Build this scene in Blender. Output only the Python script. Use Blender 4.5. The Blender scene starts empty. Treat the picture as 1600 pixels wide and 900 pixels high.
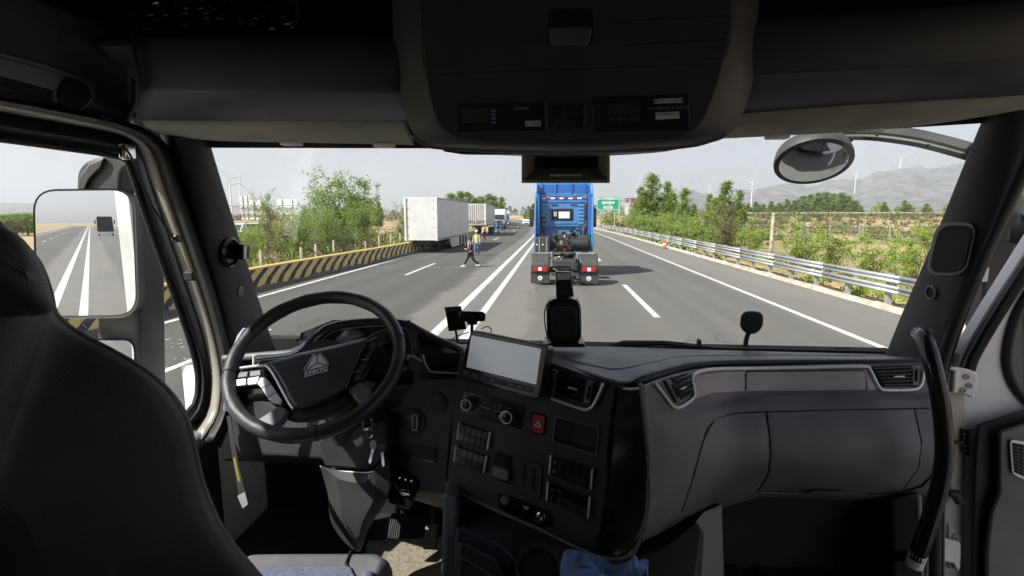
import bpy, bmesh, math, random
from mathutils import Vector, Matrix, Quaternion, noise
sc = bpy.context.scene
# ------------------------------------------------------------------ camera
F_PX = 780.0
PITCH = math.atan(113 / F_PX); YAW = math.atan(66 / math.hypot(F_PX, 113))
CAM = Vector((0, 0, 2.55))
cd = bpy.data.cameras.new('camera'); cam = bpy.data.objects.new('camera', cd); sc.collection.objects.link(cam)
cd.sensor_width = 36; cd.lens = 36 * F_PX / 1600; cd.clip_start = 0.02; cd.clip_end = 20000
cam.location = CAM; cam.rotation_euler = (math.pi / 2 - PITCH, 0, YAW)
sc.camera = cam
# ------------------------------------------------------------------ light
SUN_EL = math.radians(46); SH = Vector((0.83, 0.56, 0)).normalized()
w = bpy.data.worlds.new('World'); sc.world = w; w.use_nodes = True
nt = w.node_tree; nt.nodes.clear()
sky = nt.nodes.new('ShaderNodeTexSky'); sky.sky_type = 'NISHITA'; sky.sun_disc = False
sky.sun_elevation = SUN_EL; sky.sun_rotation = math.atan2(-SH.x, -SH.y) % (2 * math.pi)
sky.air_density = 1.0; sky.dust_density = 1.2; sky.ozone_density = 1.5; sky.altitude = 100
bg = nt.nodes.new('ShaderNodeBackground'); bg.inputs[1].default_value = 0.056
hs = nt.nodes.new('ShaderNodeHueSaturation'); hs.inputs['Saturation'].default_value = 0.38
wo = nt.nodes.new('ShaderNodeOutputWorld')
nt.links.new(sky.outputs[0], hs.inputs['Color']); tn = nt.nodes.new('ShaderNodeMix'); tn.data_type = 'RGBA'; tn.blend_type = 'MULTIPLY'; tn.inputs[0].default_value = 1; tn.inputs[7].default_value = (1.0, .945, 1.055, 1)
nt.links.new(hs.outputs[0], tn.inputs[6]); nt.links.new(tn.outputs[2], bg.inputs[0]); nt.links.new(bg.outputs[0], wo.inputs[0])
ld = bpy.data.lights.new('sun', 'SUN'); ld.energy = 4.4; ld.angle = math.radians(0.6); ld.color = (1, 0.95, 0.87)
lo = bpy.data.objects.new('sun', ld); sc.collection.objects.link(lo)
sd = Vector((SH.x * math.cos(SUN_EL), SH.y * math.cos(SUN_EL), -math.sin(SUN_EL)))
lo.rotation_euler = sd.to_track_quat('-Z', 'Y').to_euler(); lo.location = (-20, -20, 40)
sc.view_settings.view_transform = 'Standard'; sc.view_settings.look = 'None'
sc.view_settings.exposure = 1.40; sc.view_settings.gamma = 1
sc.cycles.max_bounces = 10; sc.cycles.diffuse_bounces = 5; sc.cycles.transparent_max_bounces = 24
sc.cycles.use_denoising = True; sc.cycles.volume_bounces = 0
# ------------------------------------------------------------------ picture helpers (calibrated view -> real positions)
MROT = Matrix.Rotation(YAW, 3, 'Z') @ Matrix.Rotation(math.pi / 2 - PITCH, 3, 'X')
def ray(x, y): return MROT @ Vector(((x - 800) / F_PX, -(y - 450) / F_PX, -1))
def P(x, y, Y): r = ray(x, y); return CAM + r * (Y / r.y)
def PX(x, y, X): r = ray(x, y); return CAM + r * (X / r.x)
def G(x, y, z=0): r = ray(x, y); return CAM + r * ((z - CAM.z) / r.z)
def V(*a): return Vector(a)
# ------------------------------------------------------------------ mesh builder
class MB:
    def __init__(s): s.v = []; s.f = []
    def add(s, vs, fs):
        n = len(s.v); s.v += [tuple(v) for v in vs]; s.f += [tuple(i + n for i in f) for f in fs]; return s
    def box(s, c, d, R=None):
        c = Vector(c); h = Vector(d) / 2; vs = []
        for x in (-1, 1):
            for y in (-1, 1):
                for z in (-1, 1):
                    q = Vector((x * h.x, y * h.y, z * h.z)); vs.append(c + (R @ q if R else q))
        return s.add(vs, [(0, 1, 3, 2), (4, 6, 7, 5), (0, 4, 5, 1), (2, 3, 7, 6), (0, 2, 6, 4), (1, 5, 7, 3)])
    def bar(s, a, b, w, h, up=(0, 0, 1)):
        a = Vector(a); b = Vector(b); d = (b - a).normalized(); x = d.cross(Vector(up))
        if x.length < 1e-4: x = d.cross(Vector((0, 1, 0)))
        x.normalize(); u = x.cross(d); vs = []
        for p in (a, b):
            for i, j in ((-1, -1), (1, -1), (1, 1), (-1, 1)): vs.append(p + x * i * w / 2 + u * j * h / 2)
        return s.add(vs, [(3, 2, 1, 0), (4, 5, 6, 7), (0, 1, 5, 4), (1, 2, 6, 5), (2, 3, 7, 6), (3, 0, 4, 7)])
    def tube(s, pts, r, n=10, caps=True, closed=False):
        pts = [Vector(p) for p in pts]; m = len(pts); rs = r if isinstance(r, (list, tuple)) else [r] * m
        vs = []; prev = None
        for i, p in enumerate(pts):
            if closed: t = pts[(i + 1) % m] - pts[i - 1]
            else: t = pts[min(i + 1, m - 1)] - pts[max(i - 1, 0)]
            t.normalize()
            if prev is None:
                a = Vector((0, 0, 1)) if abs(t.z) < .9 else Vector((1, 0, 0)); x = t.cross(a).normalized()
            else: x = (prev - t * prev.dot(t)).normalized()
            prev = x; y = t.cross(x)
            for k in range(n):
                an = 2 * math.pi * k / n; vs.append(p + (x * math.cos(an) + y * math.sin(an)) * rs[i])
        fs = []
        for i in range(m if closed else m - 1):
            j = (i + 1) % m
            for k in range(n): fs.append((i * n + k, i * n + (k + 1) % n, j * n + (k + 1) % n, j * n + k))
        if caps and not closed: fs += [tuple(range(n))[::-1], tuple(range((m - 1) * n, m * n))]
        return s.add(vs, fs)
    def lathe(s, o, ax, prof, n=24, cap=True):
        o = Vector(o); ax = Vector(ax).normalized(); a = Vector((0, 0, 1)) if abs(ax.z) < .9 else Vector((1, 0, 0))
        x = ax.cross(a).normalized(); y = ax.cross(x); vs = []
        for r, h in prof:
            for k in range(n):
                an = 2 * math.pi * k / n; vs.append(o + ax * h + (x * math.cos(an) + y * math.sin(an)) * r)
        fs = []; m = len(prof)
        for i in range(m - 1):
            for k in range(n): fs.append((i * n + k, i * n + (k + 1) % n, (i + 1) * n + (k + 1) % n, (i + 1) * n + k))
        if cap: fs += [tuple(range(n))[::-1], tuple(range((m - 1) * n, m * n))]
        return s.add(vs, fs)
    def prism(s, front, back):
        n = len(front)
        return s.add(list(front) + list(back), [tuple(range(n)), tuple(range(n, 2 * n))[::-1]] + [(i, i + n, (i + 1) % n + n, (i + 1) % n) for i in range(n)])
    def grid(s, rows, closed=False):
        nr = len(rows); nc = len(rows[0]); fs = []
        for i in range(nr - 1):
            for j in range(nc if closed else nc - 1):
                k = (j + 1) % nc; fs.append((i * nc + j, i * nc + k, (i + 1) * nc + k, (i + 1) * nc + j))
        return s.add([p for r in rows for p in r], fs)
    def slab(s, rows, off):
        """closed shell between a grid and the same grid moved by off"""
        off = Vector(off); nr = len(rows); nc = len(rows[0]); n = nr * nc
        A = [Vector(p) for r in rows for p in r]; B = [p + off for p in A]; fs = []
        for i in range(nr - 1):
            for j in range(nc - 1):
                q = (i * nc + j, i * nc + j + 1, (i + 1) * nc + j + 1, (i + 1) * nc + j); fs.append(q); fs.append(tuple(x + n for x in q[::-1]))
        rim = [j for j in range(nc)] + [i * nc + nc - 1 for i in range(1, nr)] + [(nr - 1) * nc + j for j in range(nc - 2, -1, -1)] + [i * nc for i in range(nr - 2, 0, -1)]
        for a, b in zip(rim, rim[1:] + rim[:1]): fs.append((b, a, a + n, b + n))
        return s.add(A + B, fs)
INV = {}
def O(name, mb, mat, parent=None, smooth=True, bev=0, seg=2, sub=0, ang=38, kind=None, solid=0):
    if isinstance(mb, MB):
        me = bpy.data.meshes.new(name); me.from_pydata(mb.v, [], mb.f); me.validate()
        bm = bmesh.new(); bm.from_mesh(me); bmesh.ops.recalc_face_normals(bm, faces=bm.faces); bm.to_mesh(me); bm.free()
    else: me = mb
    if mat is not None and not me.materials: me.materials.append(mat)
    o = bpy.data.objects.new(name, me); sc.collection.objects.link(o)
    if parent is not None:
        o.parent = parent
        if parent.name in INV: o.matrix_parent_inverse = INV[parent.name]
    if smooth:
        for p in me.polygons: p.use_smooth = True
        if not sub: me.set_sharp_from_angle(angle=math.radians(ang))
    if solid and isinstance(mb, MB):
        d_ = sum(p.normal.dot(CAM - p.center) * p.area for p in me.polygons)
        if d_ < 0: me.flip_normals()
    if solid:
        m = o.modifiers.new('solid', 'SOLIDIFY'); m.thickness = solid; m.offset = -1
    if sub:
        m = o.modifiers.new('sub', 'SUBSURF'); m.levels = sub; m.render_levels = sub
    if bev:
        m = o.modifiers.new('bevel', 'BEVEL'); m.width = bev; m.segments = seg; m.limit_method = 'ANGLE'; m.angle_limit = math.radians(35)
        m.harden_normals = False
    if kind: o['kind'] = kind
    return o
def thing(name, label, cat, loc=(0, 0, 0), group=None, rz=0):
    o = bpy.data.objects.new(name, None); sc.collection.objects.link(o); o.location = loc; o.rotation_euler = (0, 0, rz)
    o['label'] = label; o['category'] = cat; o.empty_display_size = .1
    if group: o['group'] = group
    INV[o.name] = (Matrix.Translation(Vector(loc)) @ Matrix.Rotation(rz, 4, 'Z')).inverted()
    return o
def tag(o, label, cat, group=None, kind=None):
    o['label'] = label; o['category'] = cat
    if group: o['group'] = group
    if kind: o['kind'] = kind
    return o
def copy_tree(o, parent=None):
    c = o.copy(); sc.collection.objects.link(c)
    if parent is not None: c.parent = parent
    for ch in list(o.children): copy_tree(ch, c)
    return c
def place(o, loc, rz=0, s=1): o.location = loc; o.rotation_euler = (0, 0, rz); o.scale = (s, s, s); return o
def text_mesh(body, size, ext=0.0, align='CENTER', bold=0.0, shear=0):
    c = bpy.data.curves.new('t', 'FONT'); c.body = body; c.size = size; c.extrude = ext; c.align_x = align; c.align_y = 'CENTER'; c.offset = bold; c.shear = shear
    c.resolution_u = 2
    o = bpy.data.objects.new('t', c); sc.collection.objects.link(o)
    dg = bpy.context.evaluated_depsgraph_get(); me = bpy.data.meshes.new_from_object(o.evaluated_get(dg))
    bpy.data.objects.remove(o); return me
def text(name, body, size, M, mat, parent, ext=0.0, **k):
    me = text_mesh(body, size, ext, **k); me.materials.clear(); me.transform(M); me.materials.append(mat); return O(name, me, mat, parent, smooth=False)
# ------------------------------------------------------------------ surfaces seen from the seat
def cr(p0, p1, p2, p3, t):
    return 0.5 * ((2 * p1) + (-p0 + p2) * t + (2 * p0 - 5 * p1 + 4 * p2 - p3) * t * t + (-p0 + 3 * p1 - 3 * p2 + p3) * t ** 3)
def spline(pts, n, closed=False):
    pts = [Vector(p) for p in pts]; m = len(pts); out = []
    segs = m if closed else m - 1
    for i in range(segs):
        g = (lambda k: pts[k % m]) if closed else (lambda k: pts[max(0, min(m - 1, k))])
        for j in range(n): out.append(cr(g(i - 1), g(i), g(i + 1), g(i + 2), j / n))
    if not closed: out.append(pts[-1])
    return out
def loft(rows, nu=4, nv=4):
    R = [spline([P(*q) for q in r], nu) for r in rows]; out = []
    cols = [spline([r[j] for r in R], nv) for j in range(len(R[0]))]
    return [[cols[j][i] for j in range(len(cols))] for i in range(len(cols[0]))]
class Plane:
    def __init__(s, a, b, c):
        s.o = P(*a); s.n = (P(*b) - s.o).cross(P(*c) - s.o).normalized()
        if s.n.dot(CAM - s.o) < 0: s.n = -s.n
    def at(s, x, y, h=0):
        r = ray(x, y); o = s.o + s.n * h; return CAM + r * ((o - CAM).dot(s.n) / r.dot(s.n))
    def frame(s, x, y, h=0, dx=10, dy=0):
        o = s.at(x, y, h); ex = (s.at(x + dx, y + dy, h) - o).normalized(); ey = s.n.cross(ex)
        return Matrix(((ex.x, ey.x, s.n.x, o.x), (ex.y, ey.y, s.n.y, o.y), (ex.z, ey.z, s.n.z, o.z), (0, 0, 0, 1)))
    def poly(s, mb, pts, h0, h1):
        f = [s.at(x, y, h1) for x, y in pts]
        d = s.n * (h1 - h0); mb.prism(f, [p - d for p in f]); return mb
def rquad(q, r=.15, n=3):
    """pixel quad with rounded corners, r as share of the shorter side"""
    out = []; m = len(q)
    for i in range(m):
        p = Vector(q[i]).to_2d(); a = Vector(q[i - 1]).to_2d(); b = Vector(q[(i + 1) % m]).to_2d()
        L = min((a - p).length, (b - p).length) * r
        A = p + (a - p).normalized() * L; B = p + (b - p).normalized() * L
        for k in range(n + 1):
            t = k / n; out.append(tuple((A * (1 - t) ** 2 + p * 2 * t * (1 - t) + B * t * t)))
    return out
def lerp2(q, u, v):
    a = Vector(q[0]).lerp(Vector(q[1]), u); b = Vector(q[3]).lerp(Vector(q[2]), u); return a.lerp(b, v)
def subquad(q, u0, v0, u1, v1): return [tuple(lerp2(q, u, v)) for u, v in ((u0, v0), (u1, v0), (u1, v1), (u0, v1))]
# ------------------------------------------------------------------ materials
def mat(name, col, rough=.5, metal=0, var=.0, vs=8, bump=0, bs=300, spec=.5, coat=0, col2=None, em=None, ems=0, sheen=0, scuff=0):
    m = bpy.data.materials.new(name); m.use_nodes = True; n = m.node_tree; b = n.nodes['Principled BSDF']; L = n.links.new
    c = (*col, 1); b.inputs['Base Color'].default_value = c; b.inputs['Roughness'].default_value = rough; b.inputs['Metallic'].default_value = metal
    b.inputs['Specular IOR Level'].default_value = spec; b.inputs['Coat Weight'].default_value = coat; b.inputs['Coat Roughness'].default_value = .08
    if sheen: b.inputs['Sheen Weight'].default_value = sheen
    if em: b.inputs['Emission Color'].default_value = (*em, 1); b.inputs['Emission Strength'].default_value = ems
    tc = n.nodes.new('ShaderNodeTexCoord')
    if var or col2:
        t = n.nodes.new('ShaderNodeTexNoise'); t.inputs['Scale'].default_value = vs; t.inputs['Detail'].default_value = 6; L(tc.outputs['Object'], t.inputs['Vector'])
        r = n.nodes.new('ShaderNodeValToRGB'); r.color_ramp.elements[0].position = .35; r.color_ramp.elements[1].position = .65
        r.color_ramp.elements[0].color = (*(x * (1 - var) for x in col), 1)
        r.color_ramp.elements[1].color = (*(col2 if col2 else (min(1, x * (1 + var)) for x in col)), 1)
        L(t.outputs['Fac'], r.inputs['Fac']); L(r.outputs['Color'], b.inputs['Base Color'])
        mr = n.nodes.new('ShaderNodeMapRange'); mr.inputs['To Min'].default_value = max(0, rough - .12); mr.inputs['To Max'].default_value = min(1, rough + .12)
        t2 = n.nodes.new('ShaderNodeTexNoise'); t2.inputs['Scale'].default_value = vs * 2.3; t2.inputs['Detail'].default_value = 4
        L(tc.outputs['Object'], t2.inputs['Vector']); L(t2.outputs['Fac'], mr.inputs['Value']); L(mr.outputs['Result'], b.inputs['Roughness'])
    if scuff:
        src = b.inputs['Base Color'].links[0].from_socket if b.inputs['Base Color'].links else None
        mp = n.nodes.new('ShaderNodeMapping'); mp.inputs['Scale'].default_value = (1, 1, .35); mp.inputs['Rotation'].default_value = (.3, .5, .8); L(tc.outputs['Object'], mp.inputs[0])
        t = n.nodes.new('ShaderNodeTexNoise'); t.inputs['Scale'].default_value = 26; t.inputs['Detail'].default_value = 10; t.inputs['Roughness'].default_value = .72; L(mp.outputs[0], t.inputs['Vector'])
        r_ = n.nodes.new('ShaderNodeMapRange'); r_.inputs['From Min'].default_value = .60; r_.inputs['From Max'].default_value = .74; r_.inputs['To Max'].default_value = scuff; L(t.outputs['Fac'], r_.inputs['Value'])
        mx = n.nodes.new('ShaderNodeMix'); mx.data_type = 'RGBA'; mx.inputs[7].default_value = (.30, .29, .28, 1); mx.inputs[6].default_value = c
        L(r_.outputs['Result'], mx.inputs[0])
        if src: L(src, mx.inputs[6])
        L(mx.outputs[2], b.inputs['Base Color'])
    if bump:
        t = n.nodes.new('ShaderNodeTexNoise'); t.inputs['Scale'].default_value = bs; t.inputs['Detail'].default_value = 3; L(tc.outputs['Object'], t.inputs['Vector'])
        bp = n.nodes.new('ShaderNodeBump'); bp.inputs['Strength'].default_value = bump; bp.inputs['Distance'].default_value = .002
        L(t.outputs['Fac'], bp.inputs['Height']); L(bp.outputs[0], b.inputs['Normal'])
    return m
def glass(name, tint=(.94, .96, .95), refl=1.0, rough=.0):
    m = bpy.data.materials.new(name); m.use_nodes = True; n = m.node_tree; n.nodes.clear(); L = n.links.new
    t = n.nodes.new('ShaderNodeBsdfTransparent'); t.inputs[0].default_value = (*tint, 1)
    g = n.nodes.new('ShaderNodeBsdfGlossy'); g.inputs['Roughness'].default_value = rough; g.inputs[0].default_value = (refl, refl, refl, 1)
    lw = n.nodes.new('ShaderNodeLayerWeight'); lw.inputs[0].default_value = .5
    pw = n.nodes.new('ShaderNodeMath'); pw.operation = 'POWER'; pw.inputs[1].default_value = 5; L(lw.outputs['Facing'], pw.inputs[0])
    f = n.nodes.new('ShaderNodeMath'); f.operation = 'MULTIPLY_ADD'; f.inputs[1].default_value = .6; f.inputs[2].default_value = .015; L(pw.outputs[0], f.inputs[0])
    x = n.nodes.new('ShaderNodeMixShader'); o = n.nodes.new('ShaderNodeOutputMaterial')
    L(f.outputs[0], x.inputs[0]); L(t.outputs[0], x.inputs[1]); L(g.outputs[0], x.inputs[2]); L(x.outputs[0], o.inputs[0]); return m
M = {}
M['trim'] = mat('soft_black_trim', (.036, .037, .040), .52, var=.2, vs=5, bump=.3, bs=700, scuff=.06)
M['trim_grey'] = mat('charcoal_grey_plastic', (.15, .15, .165), .40, var=.22, vs=5, bump=.3, bs=800, scuff=.22)
M['dash_top'] = mat('dash_top_leather', (.032, .038, .055), .40, var=.12, vs=6, bump=.35, bs=900)
M['gloss_black'] = mat('gloss_black_plastic', (.010, .010, .012), .22, var=.2, vs=14)
M['matte_black'] = mat('matte_black', (.010, .010, .011), .8, bump=.2, bs=400)
M['headliner'] = mat('headliner_fabric', (.020, .020, .022), .9, var=.15, vs=12, bump=.3, bs=1200)
M['visor'] = mat('visor_fabric', (.34, .335, .28), .9, var=.12, vs=10, bump=.4, bs=1400)
M['silver'] = mat('satin_silver', (.82, .83, .86), .34, .25, var=.05, vs=30)
M['chrome'] = mat('chrome', (.8, .8, .8), .1, 1)
M['brushed'] = mat('warm_grey_panel', (.42, .39, .40), .42, .1, var=.03, vs=20)
M['leather'] = mat('wheel_leather', (.032, .034, .040), .34, var=.2, vs=25, bump=.5, bs=500)
M['rubber'] = mat('black_rubber', (.014, .014, .015), .62, var=.2, vs=20)
M['seat'] = mat('seat_shell', (.10, .10, .108), .5, var=.3, vs=5, bump=.6, bs=600, scuff=.1)
M['seat_blue'] = mat('seat_cushion_cloth', (.10, .115, .16), .9, var=.2, vs=120, bump=.5, bs=500)
M['white_paint'] = mat('cab_white_paint', (.90, .89, .88), .3, var=.05, vs=3, coat=.5)
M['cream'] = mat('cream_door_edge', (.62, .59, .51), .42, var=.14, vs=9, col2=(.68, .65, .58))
M['white'] = mat('white_print', (.75, .76, .78), .5)
M['print'] = mat('grey_print', (.35, .36, .38), .5)
M['label'] = mat('paper_label', (.80, .81, .78), .6, var=.08, vs=60)
M['ink'] = mat('dark_ink', (.02, .02, .03), .6)
M['red_btn'] = mat('hazard_red', (.42, .035, .04), .35, var=.1, vs=40)
M['carpet'] = mat('beige_carpet', (.22, .19, .145), .95, var=.25, vs=60, bump=1, bs=600)
M['cloth'] = mat('blue_cleaning_cloth', (.17, .31, .66), .95, var=.35, vs=30, bump=1, bs=900, sheen=.5)
M['glass'] = glass('clear_glass'); M['screen_glass'] = glass('dusty_windscreen_glass')
def add_dust(m, f):
    n = m.node_tree; L = n.links.new; out = [x for x in n.nodes if x.type == 'OUTPUT_MATERIAL'][0]; src = out.inputs[0].links[0].from_socket
    d = n.nodes.new('ShaderNodeBsdfDiffuse'); d.inputs[0].default_value = (.75, .72, .68, 1); tc = n.nodes.new('ShaderNodeTexCoord')
    t = n.nodes.new('ShaderNodeTexNoise'); t.inputs['Scale'].default_value = 3.5; t.inputs['Detail'].default_value = 8; L(tc.outputs['Object'], t.inputs['Vector'])
    t2 = n.nodes.new('ShaderNodeTexNoise'); t2.inputs['Scale'].default_value = 70; t2.inputs['Detail'].default_value = 3; L(tc.outputs['Object'], t2.inputs['Vector'])
    a = n.nodes.new('ShaderNodeMapRange'); a.inputs['From Min'].default_value = .4; a.inputs['From Max'].default_value = .75; a.inputs['To Max'].default_value = f; L(t.outputs['Fac'], a.inputs['Value'])
    b = n.nodes.new('ShaderNodeMapRange'); b.inputs['From Min'].default_value = .69; b.inputs['From Max'].default_value = .74; b.inputs['To Max'].default_value = f * 5; L(t2.outputs['Fac'], b.inputs['Value'])
    s_ = n.nodes.new('ShaderNodeMath'); s_.operation = 'ADD'; L(a.outputs[0], s_.inputs[0]); L(b.outputs[0], s_.inputs[1])
    x = n.nodes.new('ShaderNodeMixShader'); L(s_.outputs[0], x.inputs[0]); L(src, x.inputs[1]); L(d.outputs[0], x.inputs[2]); L(x.outputs[0], out.inputs[0])
add_dust(M['screen_glass'], .022)
M['dark_glass'] = mat('dark_glass', (.02, .025, .03), .06, spec=.8)
M['mirror'] = mat('mirror_glass', (.92, .93, .94), .0, 1)
M['mirror_shell'] = mat('mirror_shell_grey', (.045, .047, .044), .5, var=.25, vs=6, bump=.3, bs=200)
M['lcd'] = mat('lcd_green', (.03, .05, .03), .2)
M['film'] = mat('clear_wrapping_film', (.03, .03, .03), .12, spec=1, coat=1)
M['screen'] = mat('screen_face', (.42, .44, .48), .2, spec=.8, em=(.85, .92, 1), ems=.055)  # pale base and faint glow stand in for glare reflected on the display
M['wood'] = mat('brass_brown', (.25, .14, .05), .4)

M['sleeper'] = mat('sleeper_lining_grey', (.66, .65, .62), .9, var=.1, vs=3)  # unseen lining, kept this pale to bounce fill light into the cab
M['leaf_dummy'] = None

M['housing'] = mat('housing_olive_grey', (.20, .20, .17), .7, var=.08, vs=20)
M['boot'] = mat('boot_leather', (.034, .034, .035), .6, var=.35, vs=9, bump=.3, bs=400)

M['pillar'] = mat('pillar_trim_black', (.017, .018, .020), .6, var=.12, vs=5, bump=.2, bs=700)

M['console'] = mat('console_black', (.058, .059, .064), .5, var=.15, vs=6, bump=.2, bs=700)

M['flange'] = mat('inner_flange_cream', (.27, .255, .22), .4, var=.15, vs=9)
# ================================================================== THE HIGHWAY AND THE LAND
def xo(Y):
    if Y < 55: return 0.0
    y = min(Y, 420) - 55; d = -y * y / 1850.0
    if Y > 420: d += -(Y - 420) * (2 * 365 / 1850.0)
    return d
def smooth01(t): t = max(0, min(1, t)); return t * t * (3 - 2 * t)
def land(x, y):
    h = -0.06
    rx = x - xo(y)
    if rx > 13: # scrub embankment carrying the far carriageway, right
        h += 2.5 * smooth01((rx - 13) / 14) * smooth01((y - 52) / 45)
    if rx < -11.5: h += -0.5 * smooth01((-rx - 11.5) / 4) * smooth01((y + 10) / 20)
    if abs(rx) > 14: h += 0.22 * noise.noise(Vector((x * .12, y * .12, 0))) * min(1, (abs(rx) - 14) / 8)
    return h
def mat_ground():
    m = bpy.data.materials.new('dry_scrub_ground'); m.use_nodes = True; n = m.node_tree; b = n.nodes['Principled BSDF']; L = n.links.new
    b.inputs['Roughness'].default_value = .95; tc = n.nodes.new('ShaderNodeTexCoord')
    a = n.nodes.new('ShaderNodeTexNoise'); a.inputs['Scale'].default_value = .09; a.inputs['Detail'].default_value = 8
    c = n.nodes.new('ShaderNodeTexNoise'); c.inputs['Scale'].default_value = 1.6; c.inputs['Detail'].default_value = 8
    L(tc.outputs['Object'], a.inputs['Vector']); L(tc.outputs['Object'], c.inputs['Vector'])
    r = n.nodes.new('ShaderNodeValToRGB'); e = r.color_ramp.elements
    e[0].position = .46; e[0].color = (.42, .32, .20, 1); e[1].position = .66; e[1].color = (.17, .18, .075, 1)
    q = n.nodes.new('ShaderNodeValToRGB'); e = q.color_ramp.elements
    e[0].position = .3; e[0].color = (.55, .5, .45, 1); e[1].position = .7; e[1].color = (1.15, 1.1, 1.0, 1)
    x = n.nodes.new('ShaderNodeMix'); x.data_type = 'RGBA'; x.blend_type = 'MULTIPLY'; x.inputs[0].default_value = 1
    L(a.outputs['Fac'], r.inputs[0]); L(c.outputs['Fac'], q.inputs[0]); L(r.outputs[0], x.inputs[6]); L(q.outputs[0], x.inputs[7]); L(x.outputs[2], b.inputs['Base Color'])
    bp = n.nodes.new('ShaderNodeBump'); bp.inputs['Distance'].default_value = .2; L(c.outputs['Fac'], bp.inputs['Height']); L(bp.outputs[0], b.inputs['Normal'])
    return m
def mat_road():
    """worn asphalt: old dark surfacing left of the double line, paler worn strip round it, streaks along the lanes"""
    m = bpy.data.materials.new('worn_asphalt'); m.use_nodes = True; n = m.node_tree; b = n.nodes['Principled BSDF']; L = n.links.new
    b.inputs['Roughness'].default_value = .85; tc = n.nodes.new('ShaderNodeTexCoord'); sp = n.nodes.new('ShaderNodeSeparateXYZ')
    # UV x carries the lateral position so the zones follow the bend
    L(tc.outputs['UV'], sp.inputs[0])
    def mth(op, a, c=None, **k):
        q = n.nodes.new('ShaderNodeMath'); q.operation = op
        for i, z in enumerate((a, c)):
            if z is None: continue
            if isinstance(z, (int, float)): q.inputs[i].default_value = z
            else: L(z, q.inputs[i])
        return q.outputs[0]
    def noi(scale, det=5, vec=None, rough=.5):
        t = n.nodes.new('ShaderNodeTexNoise'); t.inputs['Scale'].default_value = scale; t.inputs['Detail'].default_value = det; t.inputs['Roughness'].default_value = rough
        L(vec if vec else tc.outputs['UV'], t.inputs['Vector']); return t.outputs['Fac']
    mp = n.nodes.new('ShaderNodeMapping'); mp.inputs['Scale'].default_value = (1, .035, 1); L(tc.outputs['UV'], mp.inputs[0])
    u = mth('ADD', sp.outputs[0], mth('MULTIPLY', mth('SUBTRACT', noi(.7, 6), .5), .9))
    u2 = mth('ADD', sp.outputs[0], mth('MULTIPLY', mth('SUBTRACT', noi(.08, 3), .5), .5))
    r = n.nodes.new('ShaderNodeValToRGB'); r.color_ramp.interpolation = 'LINEAR'
    f = mth('DIVIDE', mth('ADD', u, 12), 24)
    L(f, r.inputs[0]); e = r.color_ramp.elements
    def st(x): return (x + 12) / 24
    cols = [(-12, .125), (-9.6, .12), (-9.4, .088), (-3.75, .082), (-3.45, .150), (-.75, .158), (-.45, .122), (2.2, .128), (2.9, .120), (6.1, .124), (6.7, .165), (9, .18)]
    e[0].position = 0; e[0].color = (.08, .077, .073, 1); e[1].position = 1; e[1].color = (.105, .10, .092, 1)
    for x, c in cols:
        k = e.new(max(.001, st(x))); c *= .88; k.color = (c * 1.0, c * .945, c * .87, 1)
    st1 = noi(1.3, 3, mp.outputs[0]); g = noi(26, 3); big = noi(.18, 4)
    s = mth('ADD', mth('MULTIPLY', mth('SUBTRACT', st1, .5), .55), mth('ADD', mth('MULTIPLY', mth('SUBTRACT', g, .5), .7), mth('MULTIPLY', mth('SUBTRACT', big, .5), .35)))
    s = mth('ADD', s, 1)
    for c0 in (-.55, 1.25, 3.7, 5.5, -4.1, -5.6, -7.3, -8.8):   # polished, darker wheel paths
        d = mth('ABSOLUTE', mth('SUBTRACT', u2 if c0 != -.55 else u2, c0)); g_ = mth('MAXIMUM', mth('SUBTRACT', 1, mth('DIVIDE', d, .42)), 0)
        s = mth('SUBTRACT', s, mth('MULTIPLY', g_, mth('MULTIPLY', noi(.5, 2, mp.outputs[0]), .20)))
    vo = n.nodes.new('ShaderNodeTexVoronoi'); vo.feature = 'DISTANCE_TO_EDGE'; vo.inputs['Scale'].default_value = .16
    wv = n.nodes.new('ShaderNodeVectorMath'); wv.operation = 'ADD'; L(tc.outputs['UV'], wv.inputs[0]); nv = n.nodes.new('ShaderNodeTexNoise'); nv.inputs['Scale'].default_value = .8; nv.inputs['Detail'].default_value = 7; L(tc.outputs['UV'], nv.inputs['Vector'])
    sc2 = n.nodes.new('ShaderNodeVectorMath'); sc2.operation = 'SCALE'; sc2.inputs['Scale'].default_value = 2.2; L(nv.outputs['Color'], sc2.inputs[0]); L(sc2.outputs[0], wv.inputs[1]); L(wv.outputs[0], vo.inputs['Vector'])
    crk = mth('MULTIPLY', mth('LESS_THAN', vo.outputs['Distance'], .0042), mth('GREATER_THAN', noi(.11, 3), .52)); s = mth('SUBTRACT', s, mth('MULTIPLY', crk, .42))
    drip = mth('GREATER_THAN', noi(3.1, 2), .735); s = mth('SUBTRACT', s, mth('MULTIPLY', drip, .25))
    x = n.nodes.new('ShaderNodeVectorMath'); x.operation = 'SCALE'; L(r.outputs[0], x.inputs[0]); L(s, x.inputs['Scale']); L(x.outputs[0], b.inputs['Base Color'])
    bp = n.nodes.new('ShaderNodeBump'); bp.inputs['Distance'].default_value = .008; bp.inputs['Strength'].default_value = .6
    L(noi(60, 3), bp.inputs['Height']); L(bp.outputs[0], b.inputs['Normal'])
    return m
M['ground'] = mat_ground(); M['road'] = mat_road()
M['paint'] = mat('road_paint_white', (.50, .50, .48), .7, var=.15, vs=3, bump=.4, bs=60)
_p = M['paint'].node_tree; _b = _p.nodes['Principled BSDF']; _src = _b.inputs['Base Color'].links[0].from_socket
_t = _p.nodes.new('ShaderNodeTexNoise'); _t.inputs['Scale'].default_value = 5; _t.inputs['Detail'].default_value = 9; _t.inputs['Roughness'].default_value = .7
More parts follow.
